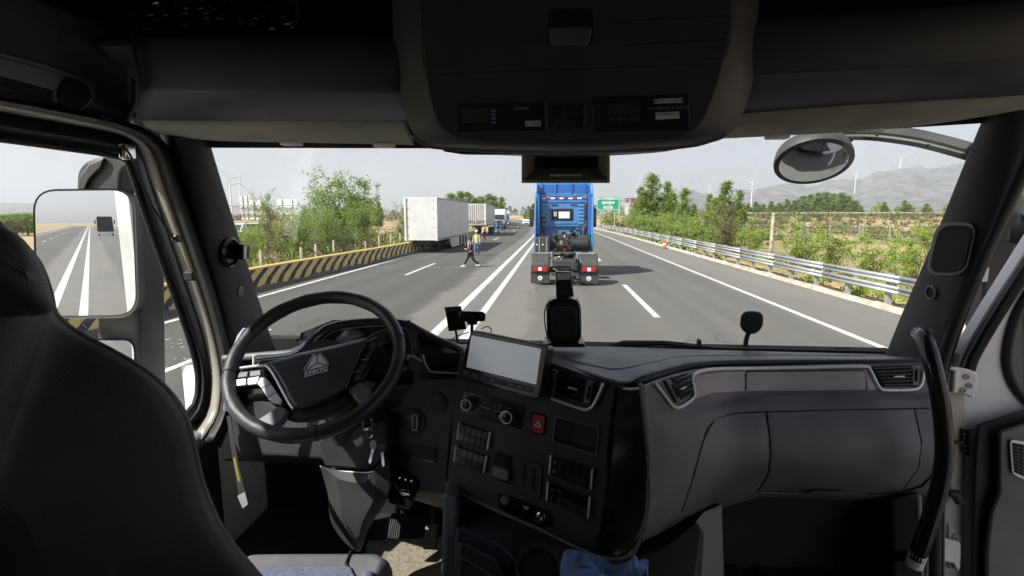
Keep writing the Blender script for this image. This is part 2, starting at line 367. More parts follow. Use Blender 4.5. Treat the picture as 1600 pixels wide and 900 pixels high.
_c = _p.nodes.new('ShaderNodeTexCoord'); _p.links.new(_c.outputs['Object'], _t.inputs['Vector']); _m = _p.nodes.new('ShaderNodeMapRange'); _m.inputs['From Min'].default_value = .56; _m.inputs['From Max'].default_value = .66
_p.links.new(_t.outputs['Fac'], _m.inputs['Value']); _x = _p.nodes.new('ShaderNodeMix'); _x.data_type = 'RGBA'; _x.inputs[7].default_value = (.16, .15, .14, 1)
_p.links.new(_m.outputs['Result'], _x.inputs[0]); _p.links.new(_src, _x.inputs[6]); _p.links.new(_x.outputs[2], _b.inputs['Base Color'])
M['concrete'] = mat('pale_concrete', (.42, .38, .31), .9, var=.22, vs=2.5, bump=.6, bs=20)
M['galv'] = mat('galvanised_steel', (.40, .41, .41), .5, .4, var=.12, vs=2)
M['sign_green'] = mat('sign_green', (.01, .30, .18), .5, var=.06, vs=2); M['sign_white'] = mat('sign_white', (.8, .82, .8), .5)
def leafmat(name, a, b):
    m = bpy.data.materials.new(name); m.use_nodes = True; n = m.node_tree; bs = n.nodes['Principled BSDF']; L = n.links.new
    g = n.nodes.new('ShaderNodeNewGeometry'); tc = n.nodes.new('ShaderNodeTexCoord'); t = n.nodes.new('ShaderNodeTexNoise'); t.inputs['Scale'].default_value = .9
    L(tc.outputs['Object'], t.inputs['Vector']); ad = n.nodes.new('ShaderNodeMath'); ad.operation = 'ADD'; L(g.outputs['Random Per Island'], ad.inputs[0]); L(t.outputs['Fac'], ad.inputs[1])
    dv = n.nodes.new('ShaderNodeMath'); dv.operation = 'MULTIPLY'; dv.inputs[1].default_value = .5; L(ad.outputs[0], dv.inputs[0])
    r = n.nodes.new('ShaderNodeValToRGB'); r.color_ramp.elements[0].position = .25; r.color_ramp.elements[1].position = .75
    r.color_ramp.elements[0].color = (*a, 1); r.color_ramp.elements[1].color = (*b, 1); L(dv.outputs[0], r.inputs[0]); L(r.outputs[0], bs.inputs['Base Color'])
    bs.inputs['Roughness'].default_value = .7
    tr = n.nodes.new('ShaderNodeBsdfTranslucent'); L(r.outputs[0], tr.inputs[0]); mx = n.nodes.new('ShaderNodeMixShader'); mx.inputs[0].default_value = .5
    L(bs.outputs[0], mx.inputs[1]); L(tr.outputs[0], mx.inputs[2]); L(mx.outputs[0], n.nodes['Material Output'].inputs[0]); return m
M['leaf_pop'] = leafmat('poplar_leaves', (.13, .205, .045), (.36, .47, .12))
M['leaf_yel'] = leafmat('spring_shrub_leaves', (.17, .25, .035), (.43, .56, .11))
M['leaf_mid'] = leafmat('young_tree_leaves', (.12, .19, .04), (.33, .45, .11))
M['leaf_dry'] = leafmat('dry_scrub_leaves', (.13, .115, .055), (.26, .23, .12))
M['bark'] = mat('bark', (.17, .14, .11), .9, var=.3, vs=6)
random.seed(5)
# ground sheet
ys = [-1500, -600, -300, -160, -90, -50, -25, -10] + [i * 6.0 for i in range(0, 34)] + [220, 250, 290, 340, 420, 600, 900, 1400, 2300, 4000, 7000, 10500]
xs = [-9000, -4000, -1800, -800, -400, -220, -130, -90, -65, -50, -40, -32, -27, -23, -20, -17.5, -15.5, -13.5, -11.6, -6, 0, 6, 10.2, 12.5, 14.5, 16.5, 18.5, 21, 24, 27, 31, 36, 42, 50, 62, 80, 105, 140, 190, 260, 400, 800, 1800, 4000, 9000]
O('ground', MB().grid([[V(x + (xo(y) if abs(x) < 300 else 0) * 1.0, y, land(x + xo(y), y)) for x in xs] for y in ys]), M['ground'], kind='structure')
ry = [-420, -200, -100, -50, -20, 0, 20, 40, 55] + [60 + 8 * i for i in range(46)] + [500, 600]
def ribbon(lats, z, ysl=ry, uv=False, name='road', m=None, kind='structure', parent=None):
    mb = MB().grid([[V(l + xo(y), y, z) for l in lats] for y in ysl]); o = O(name, mb, m, parent, kind=kind)
    if uv:
        ul = o.data.uv_layers.new(name='UVMap')
        for lp in o.data.loops:
            c = o.data.vertices[lp.vertex_index].co; ul.data[lp.index].uv = (c.x - xo(c.y), c.y)
    return o
road = ribbon([-10.6 + i * .98 for i in range(21)], 0, uv=True, name='road', m=M['road'])
def stripe(lat, y0, y1, w=.15, z=.004, ny=None, name='lane_marking'):
    yy = [y for y in ry if y0 < y < y1]; yy = [y0] + yy + [y1]
    return ribbon([lat - w / 2, lat + w / 2], z, yy, name=name, m=M['paint'], kind=None, parent=road)
stripe(-2.58, -420, 420, .24); stripe(-1.86, -420, 420, .2); stripe(6.42, -420, 420, .18); stripe(-9.3, -420, 420, .18)
for k in range(-14, 22):
    y0 = 12.66 + k * 15.9
    stripe(2.63, y0, y0 + 6.05, .17)
    stripe(-6.4, y0 + 8.4, y0 + 8.4 + 5.4, .15)
# white-flecked milled band across the opposite lanes
mb = MB(); rr = random.Random(3)
for yc, x0, x1 in ((24.4, -9.8, -3.3), (7.9, -9.6, -3.2), (9.2, -9.4, -3.4)):
    for k in range(150):
        x = rr.uniform(x0, x1); y = yc + rr.choice((-.28, 0, .28)) + rr.uniform(-.05, .05); a = rr.uniform(.015, .05) * (1 if yc > 20 else .75); b_ = rr.uniform(.010, .022)
        mb.add([V(x - a, y - b_, .0045), V(x + a, y - b_ * .6, .0045), V(x + a * .8, y + b_, .0045), V(x - a * .9, y + b_ * .7, .0045)], [(0, 1, 2, 3)])
O('paint_fleck', mb, M['paint'], road, kind='stuff')
# low kerb on the right shoulder, in lengths
kb = thing('shoulder_kerb', 'low crumbling pale kerb running along the foot of the right guardrail', 'kerb', (9.15, 14, 0))
rr = random.Random(8); y = 3.0; first = None
while y < 250:
    L_ = 3.0 if y < 100 else 8.0
    mb = MB(); n = 4; rows = []
    for i in range(n + 1):
        yy = y + (L_ - .04) * i / n; wv = rr.uniform(-.03, .03)
        rows.append([V(9.02 + wv + xo(yy), yy, -.02), V(9.06 + wv + xo(yy), yy, .11 + rr.uniform(-.02, .015)), V(9.26 + wv + xo(yy), yy, .12 + rr.uniform(-.02, .01)), V(9.33 + wv + xo(yy), yy, -.05)])
    mb.grid(rows); e = rows[0]; mb.add(e, [(0, 1, 2, 3)]); e = rows[-1]; mb.add(e, [(3, 2, 1, 0)])
    O('kerb_stone', mb, M['concrete'], kb, ang=25); y += L_
# guardrail, right: three-wave beams on posts
def guardrail(lat, y0, y1, label, z=0, face=-1, post_gap=2.0, name='guardrail', far=False, group=None, double=True):
    t = thing(name, label, 'guardrail', (lat + xo(y0), y0, z), group=group)
    prof = [(0, .0), (.045, .03), (.045, .075), (.0, .105), (.0, .13), (.045, .16), (.045, .205), (.0, .235)]
    prof = [(f * face, h) for f, h in prof]
    y = y0
    while y < y1 - .1:
        L_ = 4.0 if y < 120 else 12.0; yb = min(y + L_ - .006, y1)
        for zz in ((.36, .66) if double else (.5,)):
            O('beam', MB().grid([[V(lat + f * 1.3 + xo(q), q, z + zz + h) for f, h in prof] for q in (y, yb)]), M['galv'], t, ang=60, solid=.006)
        y += L_
    y = y0 + .6; me = None
    while y < y1:
        if me is None: po = O('post', MB().box((0, 0, .42), (.12, .14, .98)), M['galv'], t, smooth=False); me = po.data
        else: po = bpy.data.objects.new('post', me); sc.collection.objects.link(po); po.parent = t; po.matrix_parent_inverse = INV[t.name]
        po.location = (lat - face * .10 + xo(y), y, z); y += post_gap if y < 90 else post_gap * 3
    return t
guardrail(9.55, 2.5, 230, 'long galvanised guardrail of two wavy beams along the right shoulder')
guardrail(-13.3, 3, 19, 'grey guardrail partly hidden by shrubs behind the striped barrier on the left', face=1, double=False, post_gap=4)
# yellow and black striped concrete barrier, left
def mat_stripes():
    m = bpy.data.materials.new('yellow_black_hazard_paint'); m.use_nodes = True; n = m.node_tree; b = n.nodes['Principled BSDF']; L = n.links.new
    tc = n.nodes.new('ShaderNodeTexCoord'); sp = n.nodes.new('ShaderNodeSeparateXYZ'); L(tc.outputs['Object'], sp.inputs[0]); b.inputs['Roughness'].default_value = .75
    def mth(op, a, c=None):
        q = n.nodes.new('ShaderNodeMath'); q.operation = op
        for i, z in enumerate((a, c)):
            if z is None: continue
            if isinstance(z, (int, float)): q.inputs[i].default_value = z
            else: L(z, q.inputs[i])
        return q.outputs[0]
    t = n.nodes.new('ShaderNodeTexNoise'); t.inputs['Scale'].default_value = 9; t.inputs['Detail'].default_value = 6; L(tc.outputs['Object'], t.inputs['Vector'])
    t3 = n.nodes.new('ShaderNodeTexNoise'); t3.inputs['Scale'].default_value = 1.1; t3.inputs['Detail'].default_value = 8; L(tc.outputs['Object'], t3.inputs['Vector'])
    s = mth('SUBTRACT', sp.outputs[1], mth('MULTIPLY', sp.outputs[2], 1.9)); s = mth('ADD', s, mth('MULTIPLY', t.outputs['Fac'], .05))
    f = mth('FRACT', mth('DIVIDE', s, .82)); k = mth('LESS_THAN', f, .43)
    top = mth('GREATER_THAN', sp.outputs[2], mth('ADD', mth('MULTIPLY', t.outputs['Fac'], .05), .675)); k2 = mth('MULTIPLY', k, mth('SUBTRACT', 1, top))
    x = n.nodes.new('ShaderNodeMix'); x.data_type = 'RGBA'; x.inputs[6].default_value = (.62, .47, .17, 1); x.inputs[7].default_value = (.035, .035, .042, 1); L(k2, x.inputs[0])
    # worn foot where the paint has gone to grey dirt
    lo_ = mth('LESS_THAN', sp.outputs[2], mth('ADD', mth('MULTIPLY', t3.outputs['Fac'], .42), -.10))
    y = n.nodes.new('ShaderNodeMix'); y.data_type = 'RGBA'; y.inputs[7].default_value = (.13, .12, .11, 1); L(lo_, y.inputs[0]); L(x.outputs[2], y.inputs[6])
    ch = mth('GREATER_THAN', t.outputs['Fac'], .66); z = n.nodes.new('ShaderNodeMix'); z.data_type = 'RGBA'; z.inputs[7].default_value = (.28, .25, .2, 1); L(ch, z.inputs[0]); L(y.outputs[2], z.inputs[6])
    L(z.outputs[2], b.inputs['Base Color'])
    bp = n.nodes.new('ShaderNodeBump'); bp.inputs['Distance'].default_value = .01; L(t.outputs['Fac'], bp.inputs['Height']); L(bp.outputs[0], b.inputs['Normal']); return m
M['stripes'] = mat_stripes()
bar = thing('concrete_barrier', 'low concrete barrier with slanted yellow and black stripes left of the road', 'barrier', (-10.1, 10, 0))
y = 2.0
def blat(y): return -9.75 - .55 * math.exp(-((y - 17) / 9) ** 2)
while y < 60:
    n = 5; L_ = 5.0; rows = []
    for i in range(n + 1):
        q = y + (L_ - .02) * i / n; l = blat(q) + xo(q)
        rows.append([V(l + .16, q, -.03), V(l + .15, q, .14), V(l + .05, q, .34), V(l + .02, q, .74), V(l - .02, q, .77), V(l - .18, q, .77), V(l - .22, q, .74), V(l - .32, q, -.03)])
    mb = MB().grid(rows); mb.add(rows[0], [tuple(range(8))]); mb.add(rows[-1], [tuple(range(8))[::-1]])
    O('barrier_segment', mb, M['stripes'], bar, ang=30); y += L_
# pale fence posts behind the barrier
for i, (px, py, X) in enumerate([(407, 393, -12), (493, 383, -12), (521, 377, -12), (571, 378, -12), (592, 369, -12), (610, 367, -12), (625, 365, -12), (641, 366, -12), (252, 400, -11.6), (470, 388, -12)]):
    p = PX(px, py, X); h = p.z + .5
    o = O('fence_post', MB().box((0, 0, h / 2 - .45), (.10, .10, h)), M['concrete'], bev=.01)
    o.location = (p.x, p.y, 0); tag(o, 'short pale fence post behind the striped barrier, ' + ['nearest the left windscreen pillar', 'under the sparse small tree', 'below the spindly tall tree', 'below the big bushy tree', 'fourth from the nearest trailer', 'third from the nearest trailer', 'second from the nearest trailer', 'just left of the nearest trailer', 'seen in the driver side window', 'second from the left windscreen pillar'][i], 'post', 'concrete posts behind the striped barrier')
# ------------------------------------------------------------------ trees
def tree_proto(kind, seed):
    r = random.Random(seed); tk = MB(); lf = MB()
    def leaf(p, s, up=.0):
        d = Vector((r.gauss(0, 1), r.gauss(0, 1), r.gauss(0, .7))).normalized(); e = d.cross(Vector((r.gauss(0, 1), r.gauss(0, 1), r.gauss(0, 1)))).normalized()
        lf.add([p - e * s * .5, p + d * s * .5 - e * s * .1, p + e * s * .55, p - d * s * .5 + e * s * .1], [(0, 1, 2, 3)])
    H = 1.0
    if kind == 'poplar':     # unit height 8
        H = 8; tk.tube([V(0, 0, -.3), V(.05, 0, 3), V(0, .04, 7.2)], [.12, .08, .02], 6)
        leads = [(0, 0, .7, 7.8, 1.0)] + [(math.cos(q) * r.uniform(.45, .8), math.sin(q) * r.uniform(.45, .8), .6, r.uniform(4.6, 6.7), .72) for q in (r.uniform(0, 2), r.uniform(2, 4), r.uniform(4, 6.2))]
        for lx, ly, z0_, z1_, w_ in leads:
            tk.tube([V(lx * .2, ly * .2, z0_), V(lx, ly, z0_ + 1.4), V(lx * 1.1, ly * 1.1, z1_)], [.05, .04, .01], 5, caps=False); N_ = int((z1_ - z0_) * 8.5)
            for i in range(N_):
                f_ = i / N_; z = z0_ + (z1_ - z0_) * f_; L_ = w_ * (1.6 * (1 - f_) ** .6 + .12) * r.uniform(.45, 1.25); a = r.uniform(0, 6.28)
                b = V(lx, ly, z); e = b + V(math.cos(a) * L_ * .62, math.sin(a) * L_ * .62, L_ * .95)
                tk.tube([b, (b + e) / 2 + V(math.cos(a), math.sin(a), -.2) * .1, e], [.025, .016, .006], 4, caps=False)
                for k in range(58):
                    t = r.uniform(.2, 1.15); p = b.lerp(e, t) + V(r.gauss(0, .12), r.gauss(0, .12), r.gauss(0, .17)); leaf(p, r.uniform(.08, .17))
    elif kind == 'shrub':   # unit height 3
        for j in range(7):
            a = r.uniform(0, 6.28); L_ = r.uniform(.6, 1.5); base = V(math.cos(a) * .1, math.sin(a) * .1, -.2); top = V(math.cos(a) * L_, math.sin(a) * L_, r.uniform(1.6, 2.7))
            mid = base.lerp(top, .5) + V(r.gauss(0, .15), r.gauss(0, .15), .25); tk.tube([base, mid, top], [.045, .03, .01], 5, caps=False)
            for q in range(9):
                t = r.uniform(.25, 1); b = base.lerp(top, t) + V(0, 0, .15); e = b + V(r.gauss(0, .45), r.gauss(0, .45), r.uniform(-.05, .6)); tk.tube([b, e], [.014, .005], 3, caps=False)
                for k in range(48):
                    p = b.lerp(e, r.uniform(.1, 1.15)) + V(r.gauss(0, .10), r.gauss(0, .10), r.gauss(0, .09)); leaf(p, r.uniform(.05, .115))
    elif kind == 'sparse':  # unit height 5, thin spring foliage on rising branches
        for j in range(8):
            a = r.uniform(0, 6.28); L_ = r.uniform(.4, 1.5); base = V(math.cos(a) * .08, math.sin(a) * .08, -.2); top = V(math.cos(a) * L_, math.sin(a) * L_, r.uniform(3.2, 5.0))
            mid = base.lerp(top, .45) + V(math.cos(a), math.sin(a), 0) * .25; tk.tube([base, mid, top], [.05, .03, .008], 5, caps=False)
            for q in range(15):
                t = r.uniform(.15, 1); b = base.lerp(mid, t * 2) if t < .5 else mid.lerp(top, t * 2 - 1); e = b + V(r.gauss(0, .5), r.gauss(0, .5), r.uniform(.1, .8)); tk.tube([b, e], [.013, .004], 3, caps=False)
                for k in range(62):
                    p = b.lerp(e, r.uniform(.1, 1.2)) + V(r.gauss(0, .13), r.gauss(0, .13), r.gauss(0, .13)); leaf(p, r.uniform(.05, .125))
    else:                    # broad, unit height 6, dense clumps
        H = 6; tk.tube([V(0, 0, -.3), V(.06, .03, 1.6), V(0, 0, 4.6)], [.16, .11, .03], 7)
        for i in range(60):
            z = r.uniform(.3, 4.6); a = r.uniform(0, 6.28); L_ = r.uniform(.5, 1.5) * max(.25, 1.3 - abs(z - 2.0) * .36); b = V(0, 0, z); e = b + V(math.cos(a) * L_, math.sin(a) * L_, L_ * r.uniform(.3, 1.0))
            tk.tube([b, b.lerp(e, .5) + V(0, 0, -.1), e], [.045, .03, .01], 4, caps=False)
            for q in range(3):
                c = b.lerp(e, r.uniform(.6, 1.1)) + V(r.gauss(0, .2), r.gauss(0, .2), r.gauss(0, .2)); R_ = r.uniform(.22, .42)
                for k in range(46):
                    p = c + V(r.gauss(0, 1), r.gauss(0, 1), r.gauss(0, .8)) * R_ * .6; leaf(p, r.uniform(.07, .14))
    return tk, lf
TREEMESH = {}
def treemesh(kind, seed, lm):
    k = (kind, seed, lm)
    if k not in TREEMESH:
        tk, lf = tree_proto(kind, seed); ms = []
        for nm, mb, mm in (('trunk', tk, 'bark'), ('crown', lf, lm)):
            me = bpy.data.meshes.new(nm); me.from_pydata(mb.v, [], mb.f); me.materials.append(M[mm]); ms.append(me)
        TREEMESH[k] = ms
    return TREEMESH[k]
UNIT = {'poplar': 8.0, 'shrub': 2.9, 'sparse': 5.0, 'broad': 5.6}
TR = random.Random(11)
def tree(kind, seed, lm, px, top, Y, label, cat, group=None, wide=1.0, name=None):
    p = P(px, 337, Y); p.x += 0; z0 = land(p.x, Y); h = P(px, top, Y).z - z0; s = h / UNIT[kind]
    t = thing(name or {'poplar': 'poplar_tree', 'shrub': 'shrub', 'sparse': 'young_tree', 'broad': 'leafy_tree'}[kind], label, cat, (0, 0, 0), group)
    a, b = treemesh(kind, seed, lm)
    for nm, me in (('trunk', a), ('crown', b)):
        o = bpy.data.objects.new(nm, me); sc.collection.objects.link(o); o.parent = t
    t.location = (p.x, Y, z0); t.rotation_euler.z = TR.uniform(0, 6.28); t.scale = (s * wide, s * wide, s); return t
gP = 'poplars beyond the right guardrail'
for px, top, Y, sd, wd, lb in [(1018, 272, 70, 1, 1.0, 'tallest poplar at the left end of the row beyond the right guardrail'), (1042, 284, 74, 2, .9, 'poplar close behind the tallest one beyond the right guardrail'),
    (1069, 294, 66, 3, 1.0, 'slender poplar standing alone between two poplar clumps beyond the right guardrail'), (1084, 318, 64, 1, .8, 'short poplar leaning on the slender lone poplar right of it'), (1108, 303, 60, 2, .85, 'low poplar at the left foot of the right hand poplar clump'),
    (1132, 283, 56, 3, 1.0, 'tallest poplar of the right hand clump, with the thin bare shrub at its foot'), (1154, 297, 55, 1, .8, 'narrow poplar at the right end of the right hand clump'), (1000, 292, 90, 3, .9, 'far poplar just left of the tallest one, beside the red roofed building')]:
    tree('poplar', sd, 'leaf_pop', px, top, Y, lb, 'tree', gP, wd * 1.8)
gS = 'spring green shrubs beyond the right guardrail'
ORD = ['first', 'second', 'third', 'fourth', 'fifth', 'sixth', 'seventh', 'eighth', 'ninth', 'tenth', 'eleventh', 'twelfth', 'thirteenth', 'fourteenth', 'fifteenth', 'sixteenth', 'seventeenth', 'eighteenth', 'nineteenth', 'twentieth']
shrub_list = sorted([(946, 332, 88, 1, 1.5), (958, 330, 84, 2, 1.4), (972, 334, 80, 1, 1.5), (984, 326, 74, 2, 1.3), (996, 334, 62, 1, 1.4), (1008, 326, 60, 2, 1.3), (1022, 328, 56, 1, 1.3), (1036, 332, 52, 2, 1.35),
    (1050, 326, 50, 1, 1.3), (1064, 336, 47, 2, 1.4), (1078, 338, 46, 1, 1.3), (1092, 330, 44, 2, 1.4), (1104, 346, 40, 1, 1.4), (1118, 342, 42, 2, 1.3), (1092, 352, 36, 1, 1.3), (1150, 350, 37, 1, 1.3), (1165, 342, 46, 2, 1.4), (1182, 352, 42, 1, 1.2), (1040, 342, 43, 1, 1.3), (1012, 342, 50, 2, 1.3)])
for k_, (px, top, Y, sd, wd) in enumerate(shrub_list):
    Y = max(Y, 12.8 * 780 / (px - 866)); tree('shrub', sd, 'leaf_yel' if sd == 1 else 'leaf_mid', px, top, Y, '%s shrub from the left between the road sign and the last poplar' % ORD[k_], 'shrub', gS, wd)
tree('sparse', 3, 'leaf_dry', 1134, 322, 33, 'thin half bare shrub with pale twigs in front of the right hand poplar clump', 'shrub', None, 1.0, 'bare_shrub')
for px, top, Y, sd, wd, lb in [(1178, 350, 33, 1, .9, 'small round tree with dark trunk just left of the white utility pole'), (1262, 346, 26, 2, 1.2, 'bushy bright shrub on bare sand right of the white utility pole'), (1296, 352, 23, 1, 1.1, 'wide bright shrub under the sagging cable, right of the white pole'), 
    (1376, 368, 21, 2, 1.3, 'low spreading shrub just above the guardrail near the right windscreen pillar'), (1440, 372, 22, 2, 1.3, 'shrub half hidden behind the right windscreen pillar'), (1415, 400, 18, 1, .8, 'low leafy clump touching the back of the right guardrail'), (1462, 345, 34, 1, 1.3, 'shrub on the slope behind the right windscreen pillar')]:
    tree('shrub', sd, 'leaf_yel', px, top, Y, lb, 'shrub', 'bright shrubs on the sandy ground at right', wd * .85)
gL = 'thin spring trees behind the striped barrier'
for kd, sd, px, top, Y, wd, lm, lb in [('sparse', 1, 372, 352, 24, 1.1, 'leaf_mid', 'low thin tree beside the left windscreen pillar, behind the striped barrier'), ('sparse', 2, 410, 298, 38, .6, 'leaf_mid', 'thin tree with loose light foliage in front of the white gantry panels'),
    ('sparse', 3, 440, 334, 33, 1.0, 'leaf_dry', 'pale twiggy bush left of the big leafy tree'), ('sparse', 1, 455, 326, 30, 1.0, 'leaf_mid', 'small sparse tree beneath the end of the gantry'), ('sparse', 2, 382, 350, 27, 1.0, 'leaf_yel', 'low yellowish bush hiding the white van'),
    ('sparse', 2, 508, 272, 42, 1.15, 'leaf_mid', 'tall spindly left half of the big tree pair behind the striped barrier'), ('sparse', 3, 540, 276, 44, 1.35, 'leaf_pop', 'big bushy green tree behind the striped barrier, highest on the left'), ('sparse', 1, 565, 308, 40, .9, 'leaf_pop', 'dark green lower tree on the right flank of the big bushy tree'), ('sparse', 1, 500, 322, 34, 1.0, 'leaf_mid', 'leafy bush at the foot of the tall spindly tree'),
    ('sparse', 3, 527, 330, 36, 1.0, 'leaf_mid', 'twiggy bush at the foot of the big bushy tree'), ('broad', 1, 556, 296, 46, .9, 'leaf_mid', 'dense rounded green tree filling the middle of the big tree pair'), ('sparse', 2, 480, 318, 36, 1.1, 'leaf_mid', 'loose light green tree just left of the spindly tall tree'), ('sparse', 2, 628, 314, 62, .9, 'leaf_mid', 'small green tree peeking out left of the nearest white trailer'), ('sparse', 2, 236, 362, 21, 1.0, 'leaf_yel', 'yellow green bush seen in the driver side window right of the mirror'), ('sparse', 3, 224, 405, 15, .8, 'leaf_yel', 'low bush behind the striped barrier in the driver side window')]:
    tree(kd, sd, lm, px, top, Y, lb, 'tree', gL, wd)
for px, top, Y, sd, lb in [(574, 318, 110, 1, 'small dark poplar left of its taller twin, behind the left trees'), (592, 315, 110, 2, 'dark poplar standing right under the lattice mast')]:
    tree('poplar', sd, 'leaf_pop', px, top, Y, lb, 'tree', 'dark poplars near the lattice mast', 1.4)
for i, (px, top, Y) in enumerate([(706, 302, 150), (719, 299, 150), (731, 300, 155), (742, 309, 150), (752, 307, 160), (763, 303, 165), (772, 306, 165), (783, 308, 170), (826, 322, 260), (834, 318, 250)]):
    tree('poplar', i % 3 + 1, 'leaf_pop', px, top, Y, '%s green tree from the left behind the row of parked lorries' % ORD[i] if i < 8 else ('small tree at the bend left of the blue tractor' if i == 8 else 'small tree at the bend touching the blue tractor'), 'tree', 'trees behind the parked lorries' if i < 8 else 'small trees at the bend', 2.7)
for i, (px, top, Y) in enumerate([(6, 332, 70), (22, 330, 72), (40, 329, 74), (60, 332, 76), (-20, 330, 70), (80, 333, 80)]):
    tree('broad', i % 2 + 1, 'leaf_pop', px, top, Y, '%s green tree planted in the hedge line seen through the driver side window' % ORD[i], 'tree', 'hedge trees in the side window', 1.6)
far_px = [1168, 1180, 1192, 1204, 1216, 1228, 1240, 1252, 1264, 1276, 1288, 1300, 1312, 1324, 1336, 1380, 1412, 1446]; far_top = [318, 315, 319, 314, 317, 311, 313, 306, 304, 301, 300, 302, 301, 306, 313, 316, 313, 318]
for i, (px, top) in enumerate(zip(far_px, far_top)):
    tree('poplar', i % 3 + 1, 'leaf_mid', px, top, 235 + 9 * (i % 3), ('%s tree from the left in the far green row before the mountains' % ORD[i]) if i < 15 else ['lone far tree just right of the green row before the mountains', 'middle one of the small far trees at right before the mountains', 'far tree before the mountains nearest the right windscreen pillar'][i - 15], 'tree', 'far row of trees beyond the far carriageway', 3.0)
# distant belts of trees, one mass each
def belt(px0, px1, Y, hmin, hmax, lm, name, label, seed, n, ls):
    r = random.Random(seed); lf = MB()
    a = P(px0, 337, Y).x; b = P(px1, 337, Y).x; k = max(3, int((b - a) / 5)); 
    for i in range(k):
        cx = a + (b - a) * (i + r.random()) / k; cy = Y + r.uniform(-8, 8); h = r.uniform(hmin, hmax); z0 = land(cx, cy); R_ = r.uniform(1.8, 3.4)
        for j in range(n):
            t = r.random() ** .8; rad = R_ * (1 - t ** 2.2) ** .5 * r.uniform(.5, 1.1); an = r.uniform(0, 6.28); p = V(cx + math.cos(an) * rad, cy + math.sin(an) * rad, z0 + t * h)
            d = Vector((r.gauss(0, 1), r.gauss(0, 1), r.gauss(0, 1))).normalized(); e = d.cross(Vector((r.gauss(0, 1), r.gauss(0, 1), .3))).normalized(); s = ls * r.uniform(.5, 1.2)
            lf.add([p - e * s, p + d * s, p + e * s, p - d * s], [(0, 1, 2, 3)])
    o = O(name, lf, M[lm], smooth=False); tag(o, label, 'trees', kind='stuff'); return o
belt(1155, 1350, 262, 3, 6.0, 'leaf_mid', 'far_tree_belt', 'low green undergrowth of the far tree row before the mountains', 1, 150, .45)
belt(1340, 1640, 280, 4.5, 7, 'leaf_pop', 'far_tree_belt', 'low far tree belt below the mountains at right', 2, 150, .45)
belt(925, 1010, 260, 4, 8, 'leaf_pop', 'far_tree_belt', 'far trees behind the green road sign', 3, 180, .45)
belt(560, 830, 420, 4, 8, 'leaf_dry', 'far_tree_belt', 'brownish far scrub line behind the lorries', 4, 120, .6)
belt(150, 620, 300, 3, 6.5, 'leaf_dry', 'far_tree_belt', 'brownish far scrub line beyond the left trees', 5, 90, .6)
# roadside scrub and grass: uncountable
def scrub(x0, x1, y0, y1, n, hs, lm, name, label, seed, clump=26):
    r = random.Random(seed); lf = MB()
    for i in range(n):
        y = y0 + (y1 - y0) * r.random() ** 1.3; x = r.uniform(x0, x1) + xo(y); z = land(x, y); R_ = r.uniform(.2, .7)
        if noise.noise(Vector((x * .15, y * .15, 3))) < -.12: continue
        for j in range(clump):
            p = V(x + r.gauss(0, R_ * .6), y + r.gauss(0, R_ * .6), z + abs(r.gauss(0, .45)) * hs); s = r.uniform(.05, .13) * (1 + y / 60)
            d = Vector((r.gauss(0, .6), r.gauss(0, .6), 1)).normalized(); e = d.cross(Vector((r.gauss(0, 1), r.gauss(0, 1), .1))).normalized()
            lf.add([p - e * s * .4, p + d * s, p + e * s * .4, p - d * s * .6], [(0, 1, 2, 3)])
    return tag(O(name, lf, M[lm], smooth=False), label, 'scrub', kind='stuff')
scrub(10, 13, 6, 90, 230, .3, 'leaf_yel', 'verge_weeds', 'green weeds behind the right guardrail', 1)
scrub(13, 45, 14, 70, 170, .4, 'leaf_yel', 'field_scrub', 'low scattered scrub on the sandy ground at right', 2)
scrub(17, 80, 55, 110, 1200, .7, 'leaf_dry', 'slope_scrub', 'brownish scrub covering the slope below the far carriageway', 3)
scrub(17, 80, 55, 110, 260, .8, 'leaf_mid', 'slope_scrub', 'green patches of scrub on the slope below the far carriageway', 5)
scrub(-34, -11, 6, 75, 1300, .9, 'leaf_dry', 'verge_weeds', 'dry grass and weeds behind the striped barrier', 4)
scrub(-30, -11, 10, 60, 420, 1.0, 'leaf_yel', 'verge_weeds', 'fresh green weeds behind the striped barrier', 6)
# far carriageway with its rail on top of the slope
fc = MB().grid([[V(16 + 9 * i, y + i * -1.2, 2.62) for i in range(14)] for y in (106, 118)]); O('far_road', fc, M['road'], kind='structure')
fr = thing('far_guardrail', 'pale guardrail line on the far carriageway at the foot of the mountains', 'guardrail', (30, 105, 2.6))
for i in range(16):
    x = 18 + i * 7; a = V(x, 105.5 - i * .95, 3.1); b = V(x + 7, 105.5 - (i + 1) * .95, 3.1)
    O('beam', MB().bar(a, b, .1, .2), M['concrete'], fr, smooth=False); O('post', MB().box((x, 105.6 - i * .95, 2.9), (.12, .12, .8)), M['galv'], fr, smooth=False)
